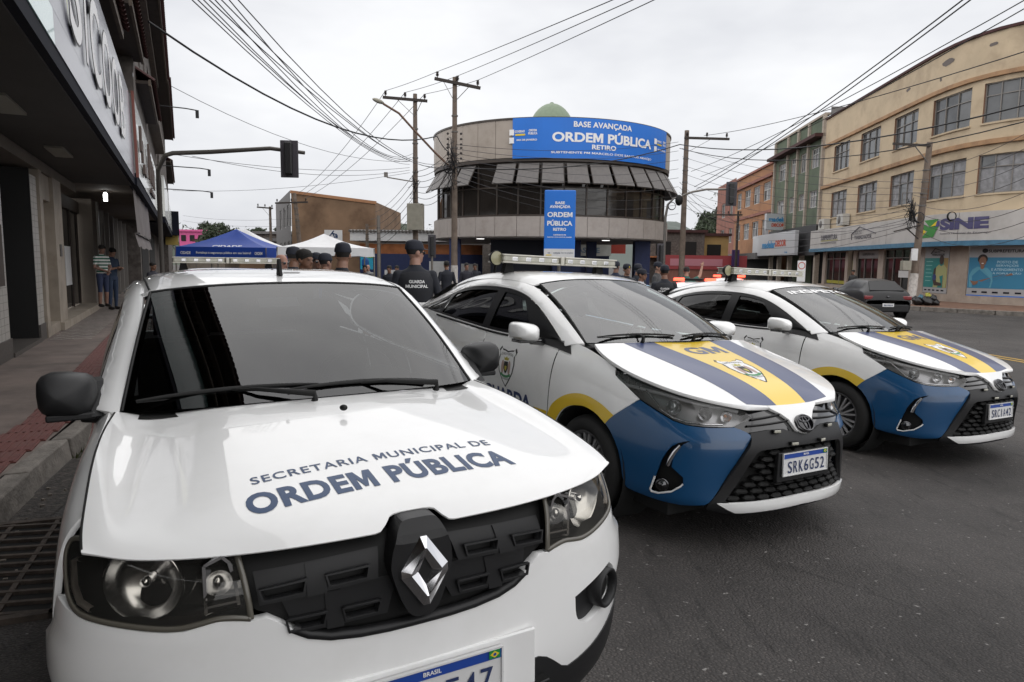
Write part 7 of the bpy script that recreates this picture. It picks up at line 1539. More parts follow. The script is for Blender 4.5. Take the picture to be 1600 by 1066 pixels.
q = MB(); q.tube([(.0, -.15, zt(705, 268, 30)-float(gh(xB, 30))), (PXX(680, 30)-xB, -.3, zt(680, 240, 30)-float(gh(xB, 30))), (PXX(648, 30)-xB, -.5, zt(648, 205, 30)-float(gh(xB, 30))), (PXX(628, 30)-xB, -.6, zt(628, 182, 30)-float(gh(xB, 30))), (PXX(605, 30)-xB, -.7, zt(605, 168, 30)-float(gh(xB, 30)))], .045, 8)
q.build('lamp_arm', mat('rust_arm', (.13, .075, .05), .7), pB); zB = float(gh(xB, 30)); q = MB(); q.ball((PXX(598, 30)-xB, -.7, zt(598, 164, 30)-zB), (.26, .12, .09), 12, 8, Matrix.Rotation(.35, 4, 'Y')); q.build('lamp_head', E_['boxg'], pB)
for k in range(2):
    for s in (-1, 1): q = MB(); [q.lathe([(.03, 0), (.06, .04), (.03, .09)], 10, Matrix.Translation((s*.28, -.1, zt(709, 228+22*k, 30)-zB+j*.22))) for j in range(3)]; q.build('spool_insulators', E_['ceramic'], pB)
upole('utility_pole', 'slanting dark utility pole against the brown building', PXX(474, 54), 54, zt(467, 302, 54), lean=(PXX(467, 54)-PXX(478, 54), 0), r0=.2, r1=.13, arm=((-2.0, zt(455, 318, 54)), (.5, zt(470, 316, 54)), 0), braces=False)
upole('utility_pole', 'small distant utility pole with a crossarm beside the far houses', PXX(425, 62), 62, zt(424, 323, 62), arm=((-1.1, zt(406, 324, 62)), (.3, zt(428, 326, 62)), 0), r0=.14, r1=.1)
upole('utility_pole', 'plain grey pole before the gas depot banner', PXX(592, 40), 40, zt(592, 337, 40), r0=.12, r1=.09, m=E_['galv'])
upole('utility_pole', 'short dark pole behind the gas depot roof', PXX(574, 48), 48, zt(574, 350, 48), r0=.14, r1=.1)
upole('utility_pole', 'slim distant pole with a crossarm before the pink wall', PXX(1146, 58), 58, zt(1146, 330, 58), r0=.12, r1=.09, arm=((-2.0, zt(1115, 336, 58)), (.3, zt(1148, 336, 58)), 0), m=E_['timber'])
# street lamp and signals
def signal(name, label, x, y, z, w, h, d, rz, group='traffic signals', lit=None):
    e = empty(name, (x, y, z), rz, label, 'traffic light', group); q = MB(); q.box((0, .02, 0), (w, .04, h)); q.build('backplate', mat('signal_plate', (.055, .05, .06), .6), e, bevel=.015); q = MB(); q.box((0, -.09, 0), (w*.42, .18, h*.86)); q.build('signal_body', mat('signal_black', (.012, .012, .013), .5), e, bevel=.03)
    for k in (-1, 0, 1): q = MB(); q.lathe([(w*.16, 0), (w*.16, .14)], 16, Matrix.Translation((0, .04, k*h*.27)) @ Matrix.Rotation(-math.pi/2, 4, 'X')); q.build('visor', MATS['signal_black'], e)
    return e
m1 = empty('signal_mast', L3(9.6, 1.68, .1), 0, 'curved signal mast arm reaching over the road from the left pavement', 'mast')
q = MB(); q.tube([L3(9.6, 1.68, .1), L3(9.6, 1.68, zt(250, 262, 17.6)), at(258, 243, 17.6), at(270, 239.5, 17.6), at(330, 237.5, 17.6), at(422, 232, 17.6), at(476, 239, 17.6)], [.06, .055, .055, .055, .055, .05, .045], 10); o = q.build('mast_arm', E_['steel'], m1); o.matrix_parent_inverse = Matrix.Translation(-Vector(m1.location))
p_ = at(452, 248.5, 17.45); signal('traffic_light', 'traffic light seen from behind on the left mast arm', p_.x, p_.y, p_.z, .43, .90, .2, R(6))
m2 = empty('signal_mast', at(1068, 306, 37.6), 0, 'bent signal arm fixed to the pole right of the round building', 'mast'); q = MB(); q.tube([at(1066, 306, 37.7), at(1082, 300, 37.6), at(1104, 296, 37.5), at(1150, 296, 37.4)], .055, 8); o = q.build('arm', E_['galv'], m2); o.matrix_parent_inverse = Matrix.Translation(-Vector(m2.location))
p_ = at(1143, 303, 37.2); signal('traffic_light', 'dark traffic light hanging on the right signal arm', p_.x, p_.y, p_.z, .56, 1.25, .2, R(-12))
for px, py, d, lab in ((675, 385, 30.5, 'small post-mounted signal left of the whitewashed pole'), (1032, 397, 34, 'small post-mounted signal beside the round building column')):
    p_ = at(px, py, d); e = signal('traffic_light', lab, p_.x, p_.y, p_.z, .34, 1.0, .2, R(10)); q = MB(); q.tube([(0, 0, -.4), (0, 0, -p_.z+gh(p_.x, p_.y))], .05, 8); q.build('post', E_['galv'], e)
sl = empty('street_lamp', (PXX(1033, 36), 36, -.17), 0, 'dark street lamp with a curved neck left of the right-hand pole', 'street lamp'); f_ = lambda px, py: Vector((PXX(px, 36)-PXX(1033, 36), 0, zt(px, py, 36)+.17))
q = MB(); q.tube([(0, 0, 0), f_(1034, 400), f_(1034, 340), f_(1037, 320), f_(1046, 310), f_(1056, 307)], [.09, .08, .07, .06, .05, .05], 8); q.build('lamp_post', E_['steel'], sl)
q = MB(); q.ball(f_(1054, 313), (.2, .2, .28), 12, 8); q.build('camera_head', M['plastic_d'], sl)
# ---------------------------------------------------------------- overhead cables
ORD = ('topmost', 'second', 'third', 'fourth', 'fifth', 'sixth', 'seventh', 'eighth', 'lowest')
CG = 'overhead cables strung across the street'; NC = [0]
def cable(p0, p1, sag=.3, r=.012, lab=None, m=None, n=14, extend=0.):
    p0, p1 = Vector(p0), Vector(p1); p1 = p1+(p1-p0)*extend; NC[0] += 1
    pts = [p0.lerp(p1, t)-Vector((0, 0, sag*4*t*(1-t))) for t in np.linspace(0, 1, n)]; q = MB(); q.tube(pts, r*.85, 5, False)
    return tag(q.build('overhead_cable', m or E_['cable2']), lab, 'cable', CG)
AT = at
for i, (px, nm) in enumerate(((935, 'leftmost'), (968, 'middle'), (1002, 'rightmost'))): cable(iB[i], AT(px, 0, 15), .12, .013, f'{nm} of three parallel lines climbing from the tilted crossarm to the top edge', extend=1.2); cable(iA[i], iB[i], .04, .013, f'{("leftmost", "middle", "rightmost")[i]} short line between the two crossarms left of the round building')
for i, nm in enumerate(('left', 'middle', 'right')): cable(iA[i], AT((466, 471, 477)[i], 302+4*i, 53.8), .5, .016, f'{nm} line slanting from the left crossarm down to the leaning pole')
bk = AT(707, 236, 29.8)
cable(AT(232, 34, 14), AT(683, 213, 29.8), .9, .028, 'thick twisted cable from the left rooftops to the tilted-crossarm pole', E_['cable']); cable(AT(683, 213, 29.8), AT(702, 238, 29.8), .1, .025, 'short thick drop of the twisted cable onto the pole', E_['cable'])
for i, (px, py) in enumerate(((300, 257), (309, 250), (318, 252), (327, 262), (336, 246), (346, 258), (358, 240), (372, 250))): cable(AT(px, 0, 9), AT((640, 641, 642, 703, 643, 704, 645, 703)[i], py, (33, 33, 33, 29.8, 33, 29.8, 33, 29.8)[i]), .5+.05*i, .010, f'{(("leftmost",)+ORD[1:7]+("rightmost",))[i]} cable in the bundle from the top left to the poles', extend=0)
for i, (x0, y0, d0, x1, y1, d1, sg_, lab) in enumerate(((268, 135, 20, 640, 252, 33, .6, 'thin lone cable sloping from the left eaves to the box pole'), (262, 240, 22, 640, 262, 33, .3, 'upper thin cable passing just under the signal arm'), (300, 244, 22, 640, 266, 33, .4, 'lower thin cable passing under the signal arm'), (270, 298, 40, 640, 270, 33, .3, 'faint cable crossing low over the brown building'), (286, 337, 60, 470, 340, 54, .3, 'distant cable over the far hill'), (286, 345, 70, 470, 352, 54, .3, 'lower distant cable over the far hill'))): cable(AT(x0, y0, d0), AT(x1, y1, d1), sg_, .010, lab)
for i in range(6): cable(AT(648, 270+12*i, 32.8), AT(585-6*i, 332+11*i, 50), .3+.1*i, .014, f'{ORD[i]} line in the fan dropping left from the box pole', E_['cable'])
for i in range(7): cable(AT(652, 268+8*i, 32.8), AT(702, 238+9*i, 29.8), .15+.04*i, .014, f'{ORD[i]} slack loop between the box pole and its neighbour', E_['cable'])
for i in range(9): cable(AT(712, 226+7*i, 29.7), AT(1060, 222+14*i, 37.8), .35+.05*i, .012, f'{ORD[i]} cable crossing in front of the round building', E_['cable2'] if i % 2 else E_['cable'])
cable(AT(712, 262, 29.7), AT(1062, 226, 37.6), .5, .03, 'thick black bundle crossing the blue banner', E_['cable']); cable(AT(1062, 226, 37.6), AT(1600, 150, 20), .8, .030, 'thick black bundle running from the right pole over the cream building', E_['cable'], extend=.1); cable(AT(1062, 232, 37.6), AT(1600, 172, 20), 1.0, .022, 'second black bundle just under the thickest on the right', E_['cable'], extend=.1)
for i, (x1, y1) in enumerate(((1490, 0), (1502, 0), (1582, 0), (1600, 3), (1600, 70))): cable(AT((1085, 1088, 1080, 1095, 1100)[i], (292, 296, 268, 276, 212)[i], 37.5), AT(x1, y1, 14), .3, .014 if i > 1 else .018, f'{("steepest", "second steepest", "third", "fourth", "shallowest")[i]} of the cables rising from the right pole to the top right', E_['cable'], extend=.15)
for i in range(8): cable(AT(1066, 232+13*i, 37.7), AT(1420, 285+9*i, 29.4), .4+.06*i, .011, f'{ORD[i]} cable between the one-armed pole and the whitewashed-foot pole')
for i in range(8): cable(AT(1424, 268+12*i, 29.3), AT(1600, 205+22*i, 21), .3+.05*i, .011, f'{ORD[i]} cable from the whitewashed-foot pole to the right edge', E_['cable'] if i > 4 else None, extend=.1)
for i in range(5): cable(AT(1424, 325+8*i, 29.3), AT(1225-12*i, 352+12*i, 50), .3, .013, f'{ORD[i]} service line from the whitewashed-foot pole to the green building')
for i in range(4): cable(AT(1062, 285+8*i, 37.6), AT(1146, 338+10*i, 57.8), .4, .014, f'{ORD[i]} line between the one-armed pole and the slim far pole')
for i, (px, py, d, r_) in enumerate(((1437, 340, 29.2, .20), (1488, 338, 27.5, .16), (702, 262, 29.6, .22), (1050, 322, 35.8, .18))):
    q = MB(); c_ = AT(px, py, d); [q.tube([c_+Vector((r_*(1+.05*j)*math.cos(t), .03*j, r_*(1+.05*j)*math.sin(t))) for t in np.linspace(0, 2*math.pi, 20)], .014, 5, False) for j in range(3)]
    tag(q.build('cable_coil', E_['cable']), ('coil of spare cable just right of the whitewashed-foot pole', 'round coil of spare cable hanging before the green logo', 'tangled coil of cable on the tilted-crossarm pole', 'coil of cable beside the curved street lamp')[i], 'cable coil', 'coils of spare cable')
rg = random.Random(5)
for px0, d, yy, nn, rr in ((706, 29.6, (232, 285), 26, .30), (1423, 29.3, (318, 350), 22, .25), (648, 32.7, (282, 330), 16, .22)):
    q = MB()
    for k in range(nn):
        c_ = AT(px0, rg.uniform(*yy), d); pts = [c_+Vector((rg.gauss(0, rr*.5), rg.gauss(-.05, .05), rg.gauss(0, rr))) for j in range(5)]; q.tube(pts, .012, 4, False)
    tag(q.build('cable_tangle', E_['cable']), {706: 'dense tangle of wires on the tilted-crossarm pole', 1423: 'dense tangle of wires on the whitewashed-foot pole', 648: 'tangle of wires above the grey metal box'}[px0], 'cables', kind='stuff')
# ---------------------------------------------------------------- tents
def tent(label, x, y, w, zlow, zhi, ztop, m, rz=0., mv=None):
    z0 = float(gh(x, y)); e = empty('canopy_tent', (x, y, z0), rz, label, 'tent', 'pop-up tents at the far end'); h = w/2
    q = MB(); c_ = [(-h, -h), (h, -h), (h, h), (-h, h)]; V = []; n = 8; F = []
    for i in range(4):
        a, b = Vector((*c_[i], zhi-z0)), Vector((*c_[(i+1) % 4], zhi-z0)); t_ = Vector((0, 0, ztop-z0)); o_ = len(V)
        for j in range(n+1):
            for k in range(n+1): p_ = a.lerp(b, k/n).lerp(t_, j/n); p_.z -= .10*math.sin(math.pi*j/n)*(1-.3*math.cos(2*math.pi*k/n)); V.append(p_)
        F += [(o_+j*(n+1)+k, o_+j*(n+1)+k+1, o_+(j+1)*(n+1)+k+1, o_+(j+1)*(n+1)+k) for j in range(n) for k in range(n)]
    q.add(V, F, True); q.build('tent_roof', m, e)
    for i in range(4):
        a, b = Vector((*c_[i], 0)), Vector((*c_[(i+1) % 4], 0)); q = MB(); V = []
        for k in range(13): p_ = a.lerp(b, k/12)*1.01; V += [(p_.x, p_.y, zhi-z0+.01), (p_.x*1.005, p_.y*1.005, zlow-z0+.02*math.sin(k*2.1))]
        q.add(V, [(2*k, 2*k+1, 2*k+3, 2*k+2) for k in range(12)]); q.build('valance', mv or m, e)
        q = MB(); q.tube([(*c_[i], 0), (*c_[i], zhi-z0)], .025, 6); q.build('tent_leg', E_['galv'], e)
    return e
t1 = tent('blue pop-up tent with white lettering along its valance', PXX(347, 24), 25.4, 3.05, 1.53, 1.93, 2.62, E_['tentb'], R(2))
Tt = lambda x, z, y=-1.565: Matrix.Translation((x, y, z)) @ Matrix.Rotation(math.pi/2, 4, 'X')
text_flat('valance_lettering', 'Fortaleça a segurança pública em seu bairro!', Tt(.1, 1.80), width=1.85, height=.10, m=M['txt_w'], parent=t1, bold=.02); text_flat('valance_lettering', 'ORDEM', Tt(1.28, 1.80), width=.26, height=.10, m=M['txt_w'], parent=t1, bold=.03); text_flat('valance_lettering', 'CIDADE', Tt(-1.18, 1.80), width=.34, height=.10, m=M['txt_w'], parent=t1, bold=.03)
text_flat('roof_lettering', 'CIDADE', Matrix.Translation((.15, -1.37, 2.03)) @ Matrix.Rotation(R(30), 4, 'X'), width=1.0, height=.16, m=M['txt_w'], parent=t1, bold=.03)
tent('white pop-up tent behind the blue one', PXX(364, 29), 30.5, 3.2, 1.75, 2.05, 2.85, E_['tentw'], R(8)); tent('white pop-up tent right of the blue one', PXX(494, 22), 23.0, 2.9, 1.66, 1.92, 2.40, E_['tentw'], R(18))
# ---------------------------------------------------------------- people
def person_mesh(pose):
    prim = []      # (label, p0, p1, r) capsules for colouring
    q = MB()
    def loft(rings, lab):
        V = []; F = []; n = 18
        for z, rx, ry, yc in rings:
            for k in range(n): a = 2*math.pi*k/n; V.append((rx*math.cos(a), yc+ry*math.sin(a), z))
        m_ = len(rings)
        for i in range(m_-1):
            for k in range(n): F.append((i*n+k, i*n+(k+1) % n, (i+1)*n+(k+1) % n, (i+1)*n+k))
        F += [tuple(range(n-1, -1, -1)), tuple((m_-1)*n+k for k in range(n))]; q.add(V, F, True)
    loft([(.84, .13, .10, 0), (.90, .165, .118, .005), (1.0, .155, .112, 0), (1.12, .162, .115, -.005), (1.28, .182, .124, 0), (1.38, .192, .118, .005), (1.445, .165, .092, .01), (1.49, .085, .07, .012), (1.52, .062, .062, .005), (1.58, .056, .060, -.005)], 'torso')
    hy = pose.get('head', 0.); hc = Vector((0, -.012, 1.545)); Hm = Matrix.Translation(hc) @ Matrix.Rotation(hy, 4, 'Z') @ Matrix.Rotation(pose.get('nod', 0.), 4, 'X')
    rings = [(.0, .030, .034, -.052), (.018, .044, .050, -.042), (.05, .058, .072, -.022), (.085, .066, .086, -.008), (.12, .073, .094, .000), (.155, .076, .098, .004), (.19, .071, .092, .007), (.215, .055, .072, .009), (.232, .028, .038, .010)]
    V = []; F = []; n = 20
    for z, rx, ry, yc in rings:
        for k in range(n): a = 2*math.pi*k/n; V.append(Hm @ Vector((rx*math.cos(a), yc+ry*math.sin(a), z)))
    for i in range(len(rings)-1):
        for k in range(n): F.append((i*n+k, i*n+(k+1) % n, (i+1)*n+(k+1) % n, (i+1)*n+k))
    F += [tuple(range(n-1, -1, -1)), tuple((len(rings)-1)*n+k for k in range(n))]; q.add(V, F, True)
    hb = lambda c_, r_: q.ball((0, 0, 0), r_, 10, 8, Hm @ Matrix.Translation(c_))
    hb((0, -.096, .088), (.013, .020, .028)); hb((0, -.104, .072), (.016, .015, .012)); hb((0, -.088, .124), (.055, .016, .012)); hb((0, -.082, .045), (.026, .016, .012))
    for s in (-1, 1): hb((s*.076, .012, .10), (.012, .024, .034))
    prim.append(('skin', Hm @ Vector((0, 0, .02)), Hm @ Vector((0, 0, .20)), .09)); prim.append(('skin', Vector((0, 0, 1.52)), Vector((0, 0, 1.60)), .06)); prim.append(('shirt', Vector((0, 0, .98)), Vector((0, 0, 1.40)), .15))
    for s in (-1, 1):
        sh_, el, wr = (Vector(v) for v in pose['arm'][0 if s < 0 else 1]); sh_ = Vector((s*.185, .005, 1.41)) if sh_.length == 0 else sh_
        q.tube([Vector((s*.11, .0, 1.42)), sh_, sh_.lerp(el, .5), el, el.lerp(wr, .35), wr], [.05, .062, .052, .043, .042, .029], 12); q.ball(sh_, .06, 10, 8)
        d = (wr-el).normalized(); hc_ = wr+d*.05; up_ = Vector((0, 0, 1)) if abs(d.z) < .8 else Vector((0, -1, 0)); sd = d.cross(up_).normalized(); nn = sd.cross(d)
        q.tube([wr, hc_, wr+d*.09], [.028, .036, .034], 10)
        for k in range(4): b_ = wr+d*.085+sd*(.026-.0175*k); L_ = (.058, .068, .066, .052)[k]; q.tube([b_, b_+d*L_*.5-nn*.004, b_+d*L_-nn*.016], [.0115, .0105, .009], 6)
        q.tube([wr+d*.03+sd*.022, wr+d*.06+sd*.050, wr+d*.09+sd*.056], [.013, .012, .010], 6)
        prim.append(('sleeve', sh_, sh_.lerp(el, pose.get('sleeve', .75)), .055)); prim.append(('fore', sh_.lerp(el, min(1, pose.get('sleeve', .75)+.25)), wr, .035)); prim.append(('skin', wr, wr+d*.16, .03))
        hp, kn, an = Vector((s*.088, 0, .90)), Vector((s*.10, -.015, .50)), Vector((s*.105+pose.get('step', 0)*0, .015+s*pose.get('step', 0.), .09))
        q.tube([hp+Vector((0, 0, .04)), hp, hp.lerp(kn, .5), kn, kn.lerp(an, .3), an], [.09, .092, .078, .060, .058, .042], 12); q.ball(an+Vector((0, -.05, -.045)), (.045, .125, .048), 10, 8); q.ball(an+Vector((0, 0, -.03)), (.042, .05, .06), 8, 6)
        prim.append(('thigh', hp, kn, .08)); prim.append(('shin', kn, an+Vector((0, 0, .06)), .05)); prim.append(('shoe', an+Vector((0, .02, -.05)), an+Vector((0, -.14, -.05)), .05))
    me = bpy.data.meshes.new('body'); me.from_pydata([tuple(v) for v in q.V], [], q.F); o = bpy.data.objects.new('b', me); COL.objects.link(o)
    md = o.modifiers.new('r', 'REMESH'); md.mode = 'VOXEL'; md.voxel_size = .0115; md.use_smooth_shade = True; sm = o.modifiers.new('s', 'SMOOTH'); sm.factor = .5; sm.iterations = 2
    ev = o.evaluated_get(bpy.context.evaluated_depsgraph_get()); m2_ = bpy.data.meshes.new_from_object(ev); bpy.data.objects.remove(o)
    C_ = np.array([p.center[:] for p in m2_.polygons]); best = np.full(len(C_), 9.); idx = np.zeros(len(C_), int); labs = ['skin', 'shirt', 'sleeve', 'fore', 'thigh', 'shin', 'shoe']
    for lab, a, b, r_ in prim:
        a, b = np.array(a), np.array(b); ab = b-a; t = np.clip(((C_-a)@ab)/max(ab@ab, 1e-9), 0, 1); d = np.linalg.norm(C_-(a+t[:, None]*ab), axis=1)-r_; k = d < best; best[k] = d[k]; idx[k] = labs.index(lab)
    low = (C_[:, 2] < .97) & (idx == 1); idx[low] = 4
    m2_.polygons.foreach_set('use_smooth', [True]*len(m2_.polygons))
    return m2_, idx, Hm
PM = {}
def person(label, x, y, yaw, height, look, pose='stand', skin=(.23, .115, .075), shirt=(.012, .014, .022), pants=(.012, .014, .022), fore=None, shin=None, hair='short', hcol=(.012, .010, .009), z=None, glasses=False, stripes=None, vest=False, group='people standing behind the cars'):
    PO = {'stand': dict(arm=(((0, 0, 0), (-.25, .02, 1.14), (-.26, -.05, .89)), ((0, 0, 0), (.25, .02, 1.14), (.26, -.05, .89))), step=.02),
          'turn': dict(arm=(((0, 0, 0), (-.27, .02, 1.15), (-.25, -.10, .92)), ((0, 0, 0), (.27, .02, 1.15), (.25, -.10, .92))), head=R(-62), step=.03),
          'turnr': dict(arm=(((0, 0, 0), (-.25, .02, 1.14), (-.26, -.05, .89)), ((0, 0, 0), (.25, .02, 1.14), (.26, -.05, .89))), head=R(40), step=.02),
          'fold': dict(arm=(((0, 0, 0), (-.25, -.02, 1.14), (-.05, -.20, 1.04)), ((0, 0, 0), (.25, -.02, 1.14), (.05, -.19, 1.00))), sleeve=.55, nod=R(12)),
          'phone': dict(arm=(((0, 0, 0), (-.25, -.02, 1.14), (-.08, -.26, 1.20)), ((0, 0, 0), (.25, -.02, 1.14), (.10, -.25, 1.18))), sleeve=.55, nod=R(22)),
          'raise': dict(arm=(((0, 0, 0), (-.36, -.10, 1.52), (-.42, -.22, 1.78)), ((0, 0, 0), (.25, .02, 1.14), (.26, -.05, .89))), sleeve=.5)}
    if pose not in PM: PM[pose] = person_mesh(PO[pose])
    me0, idx, Hm = PM[pose]; me = me0.copy(); me.materials.clear(); k = height/1.777
    cm = lambda nm, c_, r_=.8: mat(f'{nm}_{c_[0]:.3f}_{c_[1]:.3f}_{c_[2]:.3f}', c_, r_, var=.12, vscale=6)
    sk = cm('skin', skin, .5); st = cm('cloth', shirt); pt = cm('cloth', pants); fo = sk if fore == 'skin' else st; sn = sk if shin == 'skin' else pt
    if stripes:
        st = bpy.data.materials.new('striped_shirt'); st.use_nodes = True; N = st.node_tree.nodes; L = st.node_tree.links; tc = N.new('ShaderNodeTexCoord'); sp = N.new('ShaderNodeSeparateXYZ'); mt = N.new('ShaderNodeMath'); mt.operation = 'MULTIPLY'; mt.inputs[1].default_value = 11; m3 = N.new('ShaderNodeMath'); m3.operation = 'FRACT'; cr = N.new('ShaderNodeValToRGB'); cr.color_ramp.interpolation = 'CONSTANT'; cr.color_ramp.elements[0].color = (*stripes, 1); cr.color_ramp.elements[1].position = .5; cr.color_ramp.elements[1].color = (.55, .56, .54, 1)
        L.new(tc.outputs['Object'], sp.inputs[0]); L.new(sp.outputs[2], mt.inputs[0]); L.new(mt.outputs[0], m3.inputs[0]); L.new(m3.outputs[0], cr.inputs[0]); L.new(cr.outputs[0], N['Principled BSDF'].inputs['Base Color']); N['Principled BSDF'].inputs['Roughness'].default_value = .9; fo = sk
    for m_ in (sk, st, st, fo, pt, sn, cm('shoe', (.015, .013, .012), .5)): me.materials.append(m_)
    me.polygons.foreach_set('material_index', idx.astype(np.int32)); me.update()
    e = empty('person', (x, y, float(gh(x, y)) if z is None else z), yaw, label, 'person', group); e.scale = (k, k, k)
    link(bpy.data.objects.new('body', me), e)
    hm = cm('hair', hcol, .8)
    def dome(name, z0, z1, grow, m, yb=0., zr=None):
        rings = [(.0, .030, .034, -.052), (.018, .044, .050, -.042), (.05, .058, .072, -.022), (.085, .066, .086, -.008), (.12, .073, .094, .000), (.155, .076, .098, .004), (.19, .071, .092, .007), (.215, .055, .072, .009), (.232, .028, .038, .010), (.236, .002, .002, .010)]
        R_ = np.array(rings); V = []; F = []; n = 24; zs = np.linspace(z0, .236, 10)
        for z in zs:
            rx, ry, yc = (np.interp(z, R_[:, 0], R_[:, j]) for j in (1, 2, 3))
            for q_ in range(n): a = 2*math.pi*q_/n; V.append(Hm @ Vector(((rx+grow)*math.cos(a), yc+(ry+grow)*math.sin(a)+yb, z+(grow if z > .2 else 0)-(yb*0)+(.05*max(0, -math.sin(a)) if name == 'hair' and z < .16 else 0))))
        for i in range(9):
            for q_ in range(n): F.append((i*n+q_, i*n+(q_+1) % n, (i+1)*n+(q_+1) % n, (i+1)*n+q_))
        return mobj(name, V, F, m, e, True)
    if hair == 'short': dome('hair', .10, .236, .008, hm)
    elif hair in ('cap', 'beret'):
        dome('hair', .09, .20, .005, hm); c_ = dome('cap' if hair == 'cap' else 'beret', .142, .236, .014, cm('cap', (.010, .012, .022)))
        if hair == 'cap':
            V = []; n = 12
            for j, rr in ((0, 0), (1, 1)):
                for i in range(n+1): a = math.pi+math.pi*i/n; V.append(Hm @ Vector(((.086-.006*j)*math.cos(a), .004+(.108+.075*j*abs(math.sin(a)))*math.sin(a), .150-.014*j+.008*abs(math.sin(a)))))
            mobj('cap_brim', V, [(i, i+1, n+2+i, n+1+i) for i in range(n)], cm('cap', (.010, .012, .022)), c_, True)
        else: MB().box((0, 0, 0), (.03, .006, .03), M4=Matrix.Identity(4)); q = MB(); q.ball((0, 0, 0), (.014, .006, .016), 8, 6, Hm @ Matrix.Translation((.0, -.108, .17))); q.build('badge', M['yel'], c_)
    for s in (-1, 1):
        q = MB(); q.ball((0, 0, 0), (.015, .008, .008), 8, 6, Hm @ Matrix.Translation((s*.031, -.0855, .108))); q.build('eye', cm('eye', (.03, .025, .022), .3), e)
    q = MB(); q.ball((0, 0, 0), (.024, .006, .004), 10, 6, Hm @ Matrix.Translation((0, -.094, .050))); q.build('mouth', cm('lip', (skin[0]*.7, skin[1]*.5, skin[2]*.5), .5), e)
    if glasses:
        q = MB()
        for s in (-1, 1): q.ball((0, 0, 0), (.028, .008, .019), 12, 8, Hm @ Matrix.Translation((s*.032, -.098, .108)))
        q.tube([Hm @ Vector((-.074, .0, .112)), Hm @ Vector((-.060, -.088, .112)), Hm @ Vector((.060, -.088, .112)), Hm @ Vector((.074, .0, .112))], .004, 5); q.build('sunglasses', M['gloss_black'], e)
    if vest:
        rings = [(1.0, .178, .135, 0), (1.12, .186, .140, -.003), (1.26, .205, .150, 0), (1.36, .205, .142, .005), (1.43, .175, .112, .01), (1.455, .13, .085, .012)]; V = []; F = []; n = 28
        for zz, rx, ry, yc in rings:
            for q_ in range(n): a = 2*math.pi*q_/n; V.append((rx*math.cos(a), yc+ry*math.sin(a), zz))
        for i in range(len(rings)-1):
            for q_ in range(n): F.append((i*n+q_, i*n+(q_+1) % n, (i+1)*n+(q_+1) % n, (i+1)*n+q_))
        F.append(tuple(range(n-1, -1, -1))); vo = mobj('vest', V, F, cm('cloth', (.014, .015, .020)), e, True)
        for t_, zz, w in (('GUARDA', 1.345, .17), ('MUNICIPAL', 1.295, .24)):
            Vt, Ft, sz = text_geo(t_, .03); X = -Vt[:, 0]*w/sz[0]; Z = zz+Vt[:, 1]*.034/sz[1]; Y = .002+np.interp(Z, [r_[0] for r_ in rings], [r_[2] for r_ in rings])*np.sqrt(np.maximum(0, 1-(X/.205)**2))+.006
            mobj('vest_lettering', np.stack([X, Y, Z], 1), [f[::-1] for f in Ft], M['txt_w'], vo)
        q = MB(); q.box((.30 if False else -.245, .0, 1.16), (.004, .09, .06)); q.build('arm_patch', M['txt_w'], e)
    return e
dk_ = (.20, .10, .062); md_ = (.30, .165, .115)
def put(label, px, d, ytop, yaw, look=None, **kw):
    x = PXX(px, d); zt_ = zt(px, ytop, d); z0 = kw.pop('z', None); g_ = float(gh(x, d)) if z0 is None else z0; return person(label, x, d, yaw, min(1.92, max(1.55, zt_-g_)), look, z=z0, **kw)
put('municipal guard in a dark vest and cap seen from behind', 648, 7.6, 377, R(196), pose='turn', skin=(.34, .19, .14), hair='cap', vest=True, glasses=True)
put('man in a navy cap turned away behind the white hatchback', 535, 7.2, 381, R(150), skin=md_, hair='cap', pose='turnr')
put('dark-haired man with his face turned right behind the white hatchback', 475, 7.8, 390, R(70), skin=dk_, pose='stand')
put('person in a dark hood behind the dark-haired man', 459, 8.8, 387, R(160), skin=dk_, hair='cap')
put('bald man in sunglasses behind the hatchback aerial', 440, 9.4, 398, R(60), skin=(.36, .19, .14), hair='none', glasses=True, shirt=(.05, .03, .03))
put('man in dark glasses and beret between the dark-haired man and the blue shirt', 494, 9.8, 396, R(40), skin=dk_, hair='beret', glasses=True)
put('man in a blue shirt seen from behind', 508, 9.2, 397, R(150), skin=md_, shirt=(.02, .07, .30), hair='beret')
gl_ = dict(group='people under the left canopy')
put('man in a green and white striped polo and navy shorts on the shop step', 161, 17.4, 388, R(70), pose='fold', skin=(.20, .11, .08), stripes=(.03, .10, .07), pants=(.02, .03, .07), shin='skin', z=.30, **gl_)
put('young man in a navy shirt and jeans looking at his phone', 176, 18.6, 387, R(75), pose='phone', skin=(.30, .17, .12), shirt=(.015, .03, .06), pants=(.02, .035, .07), z=.15, fore='skin', **gl_)
put('person sitting low beyond the awning at left', 240, 20, 410, R(80), skin=dk_, shirt=(.02, .02, .03), z=-.2, **gl_)
gc_ = dict(group='crowd behind the patrol cars')
